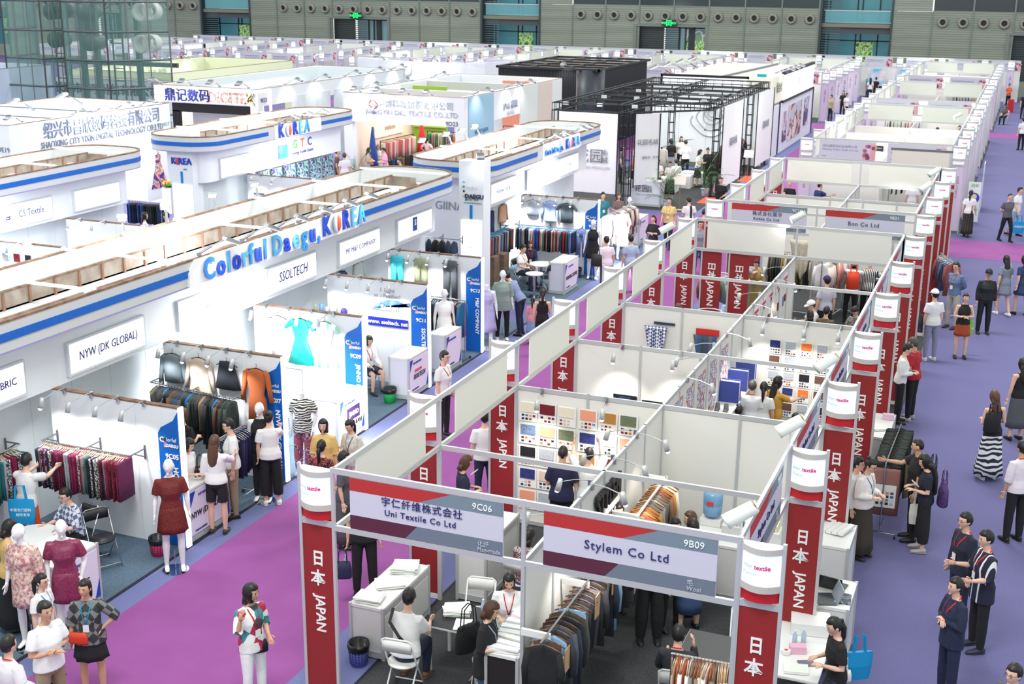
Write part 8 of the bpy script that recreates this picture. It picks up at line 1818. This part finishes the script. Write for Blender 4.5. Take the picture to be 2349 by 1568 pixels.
F((-20.271,43.901,1.62),185,'stand','woman in a teal skirt and patterned blouse',T(pat('noise',[(176,170,160),(120,116,110)],16),'long'),L('knee',cloth((20,84,100))),'p',1.66); F((-18.384,40.814,1.6),150,'akimbo2','woman in a pink T-shirt with hands on her hips',T(cloth((244,184,196))),L('trousers',JN),'p',1.62); F((-18.597,41.826,1.68),150,'stand','man in a black T-shirt beside the woman in pink',T(BK),L('trousers',JN),'s',1.72); F((-18.399,44.176,1.5),120,'stand','person in white at the right side of the DKL stand',T(WT),L('trousers',BK),'s',1.6)
F((-8.377,21.976,1.6),-80,'hold','woman in black with a white bag beside the sign pillar',T(BK),L('trousers',BK),'n',1.62); handbag('white leather handbag of the woman beside the sign pillar',(-8.761,22.652,0.9),20,(.3,.12,.24),mat((232,232,232),.5)); F((-8.589,21.279,1.6),80,'hold1','person in a green top half hidden by the end wall',T(cloth((110,150,140))),L('trousers',BK),'s',1.7)
# Yard Woollen visitors
for (px,a,po,lb,tp,lg,hr,h) in [((-9.0,43.2),60,'hold1','woman in a pale dress in the truss stand',T(cloth((226,210,200)),'elbow'),L('knee',cloth((206,190,186))),'n',1.66),((-8.5,44.6),20,'stand','woman with long hair in white facing forward in the truss stand',T(cloth((240,226,220))),L('trousers',BK),'l',1.66),((-7.9,45.2),190,'stand','woman with curly dark hair seen from behind in the truss stand',T(BK,'elbow'),L('midi',GY_),'b',1.64),((-7.8,46.6),0,'stand','woman with black hair at the back of the truss stand',T(WT),L('trousers',BK),'l',1.6),((-7.0,44.4),185,'hold','man in a white shirt beside the grey coat',T(WT,'long'),L('trousers',BK),'s',1.72),
    ((-9.3,41.9),80,'stand','woman in dark clothes beside the truss column',T(GD),L('trousers',BK),'b',1.62),((-6.7,38.6),10,'hold','receptionist in a white shirt and black skirt, left of the pair',T(WT),L('midi',BK),'n',1.62),((-6.1,38.4),-20,'hold','receptionist in a white shirt and black skirt, right of the pair',T(WT),L('midi',BK),'p',1.6),((-7.3,37.8),150,'sit','woman with long black hair seated behind the reception counter',T(WT),L('midi',BK),'l',1.6),((-5.9,42.3),70,'hold','woman in a black dress over a white shirt with a black tote',T(WT),L('knee',BK),'l',1.62),((-5.6,42.9),-30,'hold','woman in black with tied hair beside the black rack',T(BK),L('trousers',BK),'n',1.64),((-6.6,41.3),185,'sit','man in white seated among the white blocks',T(WT),L('trousers',BK),'s',1.66),((-4.9,46.6),80,'reach1','woman in dark clothes between the two tall banners',T(NV,'long'),L('trousers',BK),'bb',1.62)]:
    F((*px,0),a,po,lb,tp,lg,hr,h)
# distant aisle and rows
for (p,a,lb,tp,lg,hr) in [((-4.456,71.706,0),-60,'woman in an olive top in the aisle left of the Gaolian row',T(cloth((190,186,140))),L('trousers',NV),'n'),((-4.189,75.347,0),-20,'woman in black by the lilac panels',T(BK),L('trousers',BK),'l'),((-3.736,73.503,0),40,'person in white by the lilac panels',T(WT),L('trousers',BK),'s'),((-4.455,91.544,0),180,'man in pale blue in the distant crowd',T(cloth((150,190,200))),L('trousers',NV),'s'),((-4.295,94.184,0),180,'man in brick red in the distant crowd',T(cloth((190,120,110))),L('trousers',BK),'s'),((-4.129,96.042,0),180,'man in light blue in the distant crowd',T(cloth((170,200,220))),L('trousers',BK),'s'),((-3.738,96.253,0),200,'person in dark blue in the distant crowd',T(NV),L('trousers',BK),'s'),((-3.911,87.821,0),170,'woman in white in the distant crowd',T(WT),L('trousers',NV),'l'),((-3.602,88.764,0),180,'person in black in the distant crowd',T(BK),L('trousers',BK),'s'),((-3.577,92.014,0),160,'person in navy at the edge of the distant crowd',T(NV),L('trousers',BK),'s'),
    ((3.227,57.273,1.6),180,'person with black hair inside the Gaolian row, left of three',T(BK),L('trousers',BK),'s'),((3.193,55.452,1.5),170,'person with black hair inside the Gaolian row, nearest of three',T(BK),L('trousers',BK),'b'),((4.172,56.886,1.6),-30,'woman in white inside the Gaolian row, right of three',T(WT),L('trousers',BK),'n'),((0.74,75.318,1.6),180,'person in black inside the second white row, left one',T(BK),L('trousers',BK),'s'),((1.159,74.85,1.6),170,'person in black inside the second white row, right one',T(BK),L('trousers',BK),'s'),((-0.57,34.732,1.66),-10,'man in a black printed T-shirt in the Kokka booth',T(BK,w=1.15),L('trousers',BK),'z'),((0.516,34.743,1.62),110,'man in a navy T-shirt bending over cloth in the Kokka booth',T(cloth((40,60,110))),L('trousers',BK),'s'),((3.662,36.725,1.55),170,'person in a white shirt in the Bon booth',T(WT),L('trousers',BK),'s')]:
    F(p,a,'reach1' if 'Kokka' in lb else 'stand',lb,tp,lg,hr,1.68,face=False)
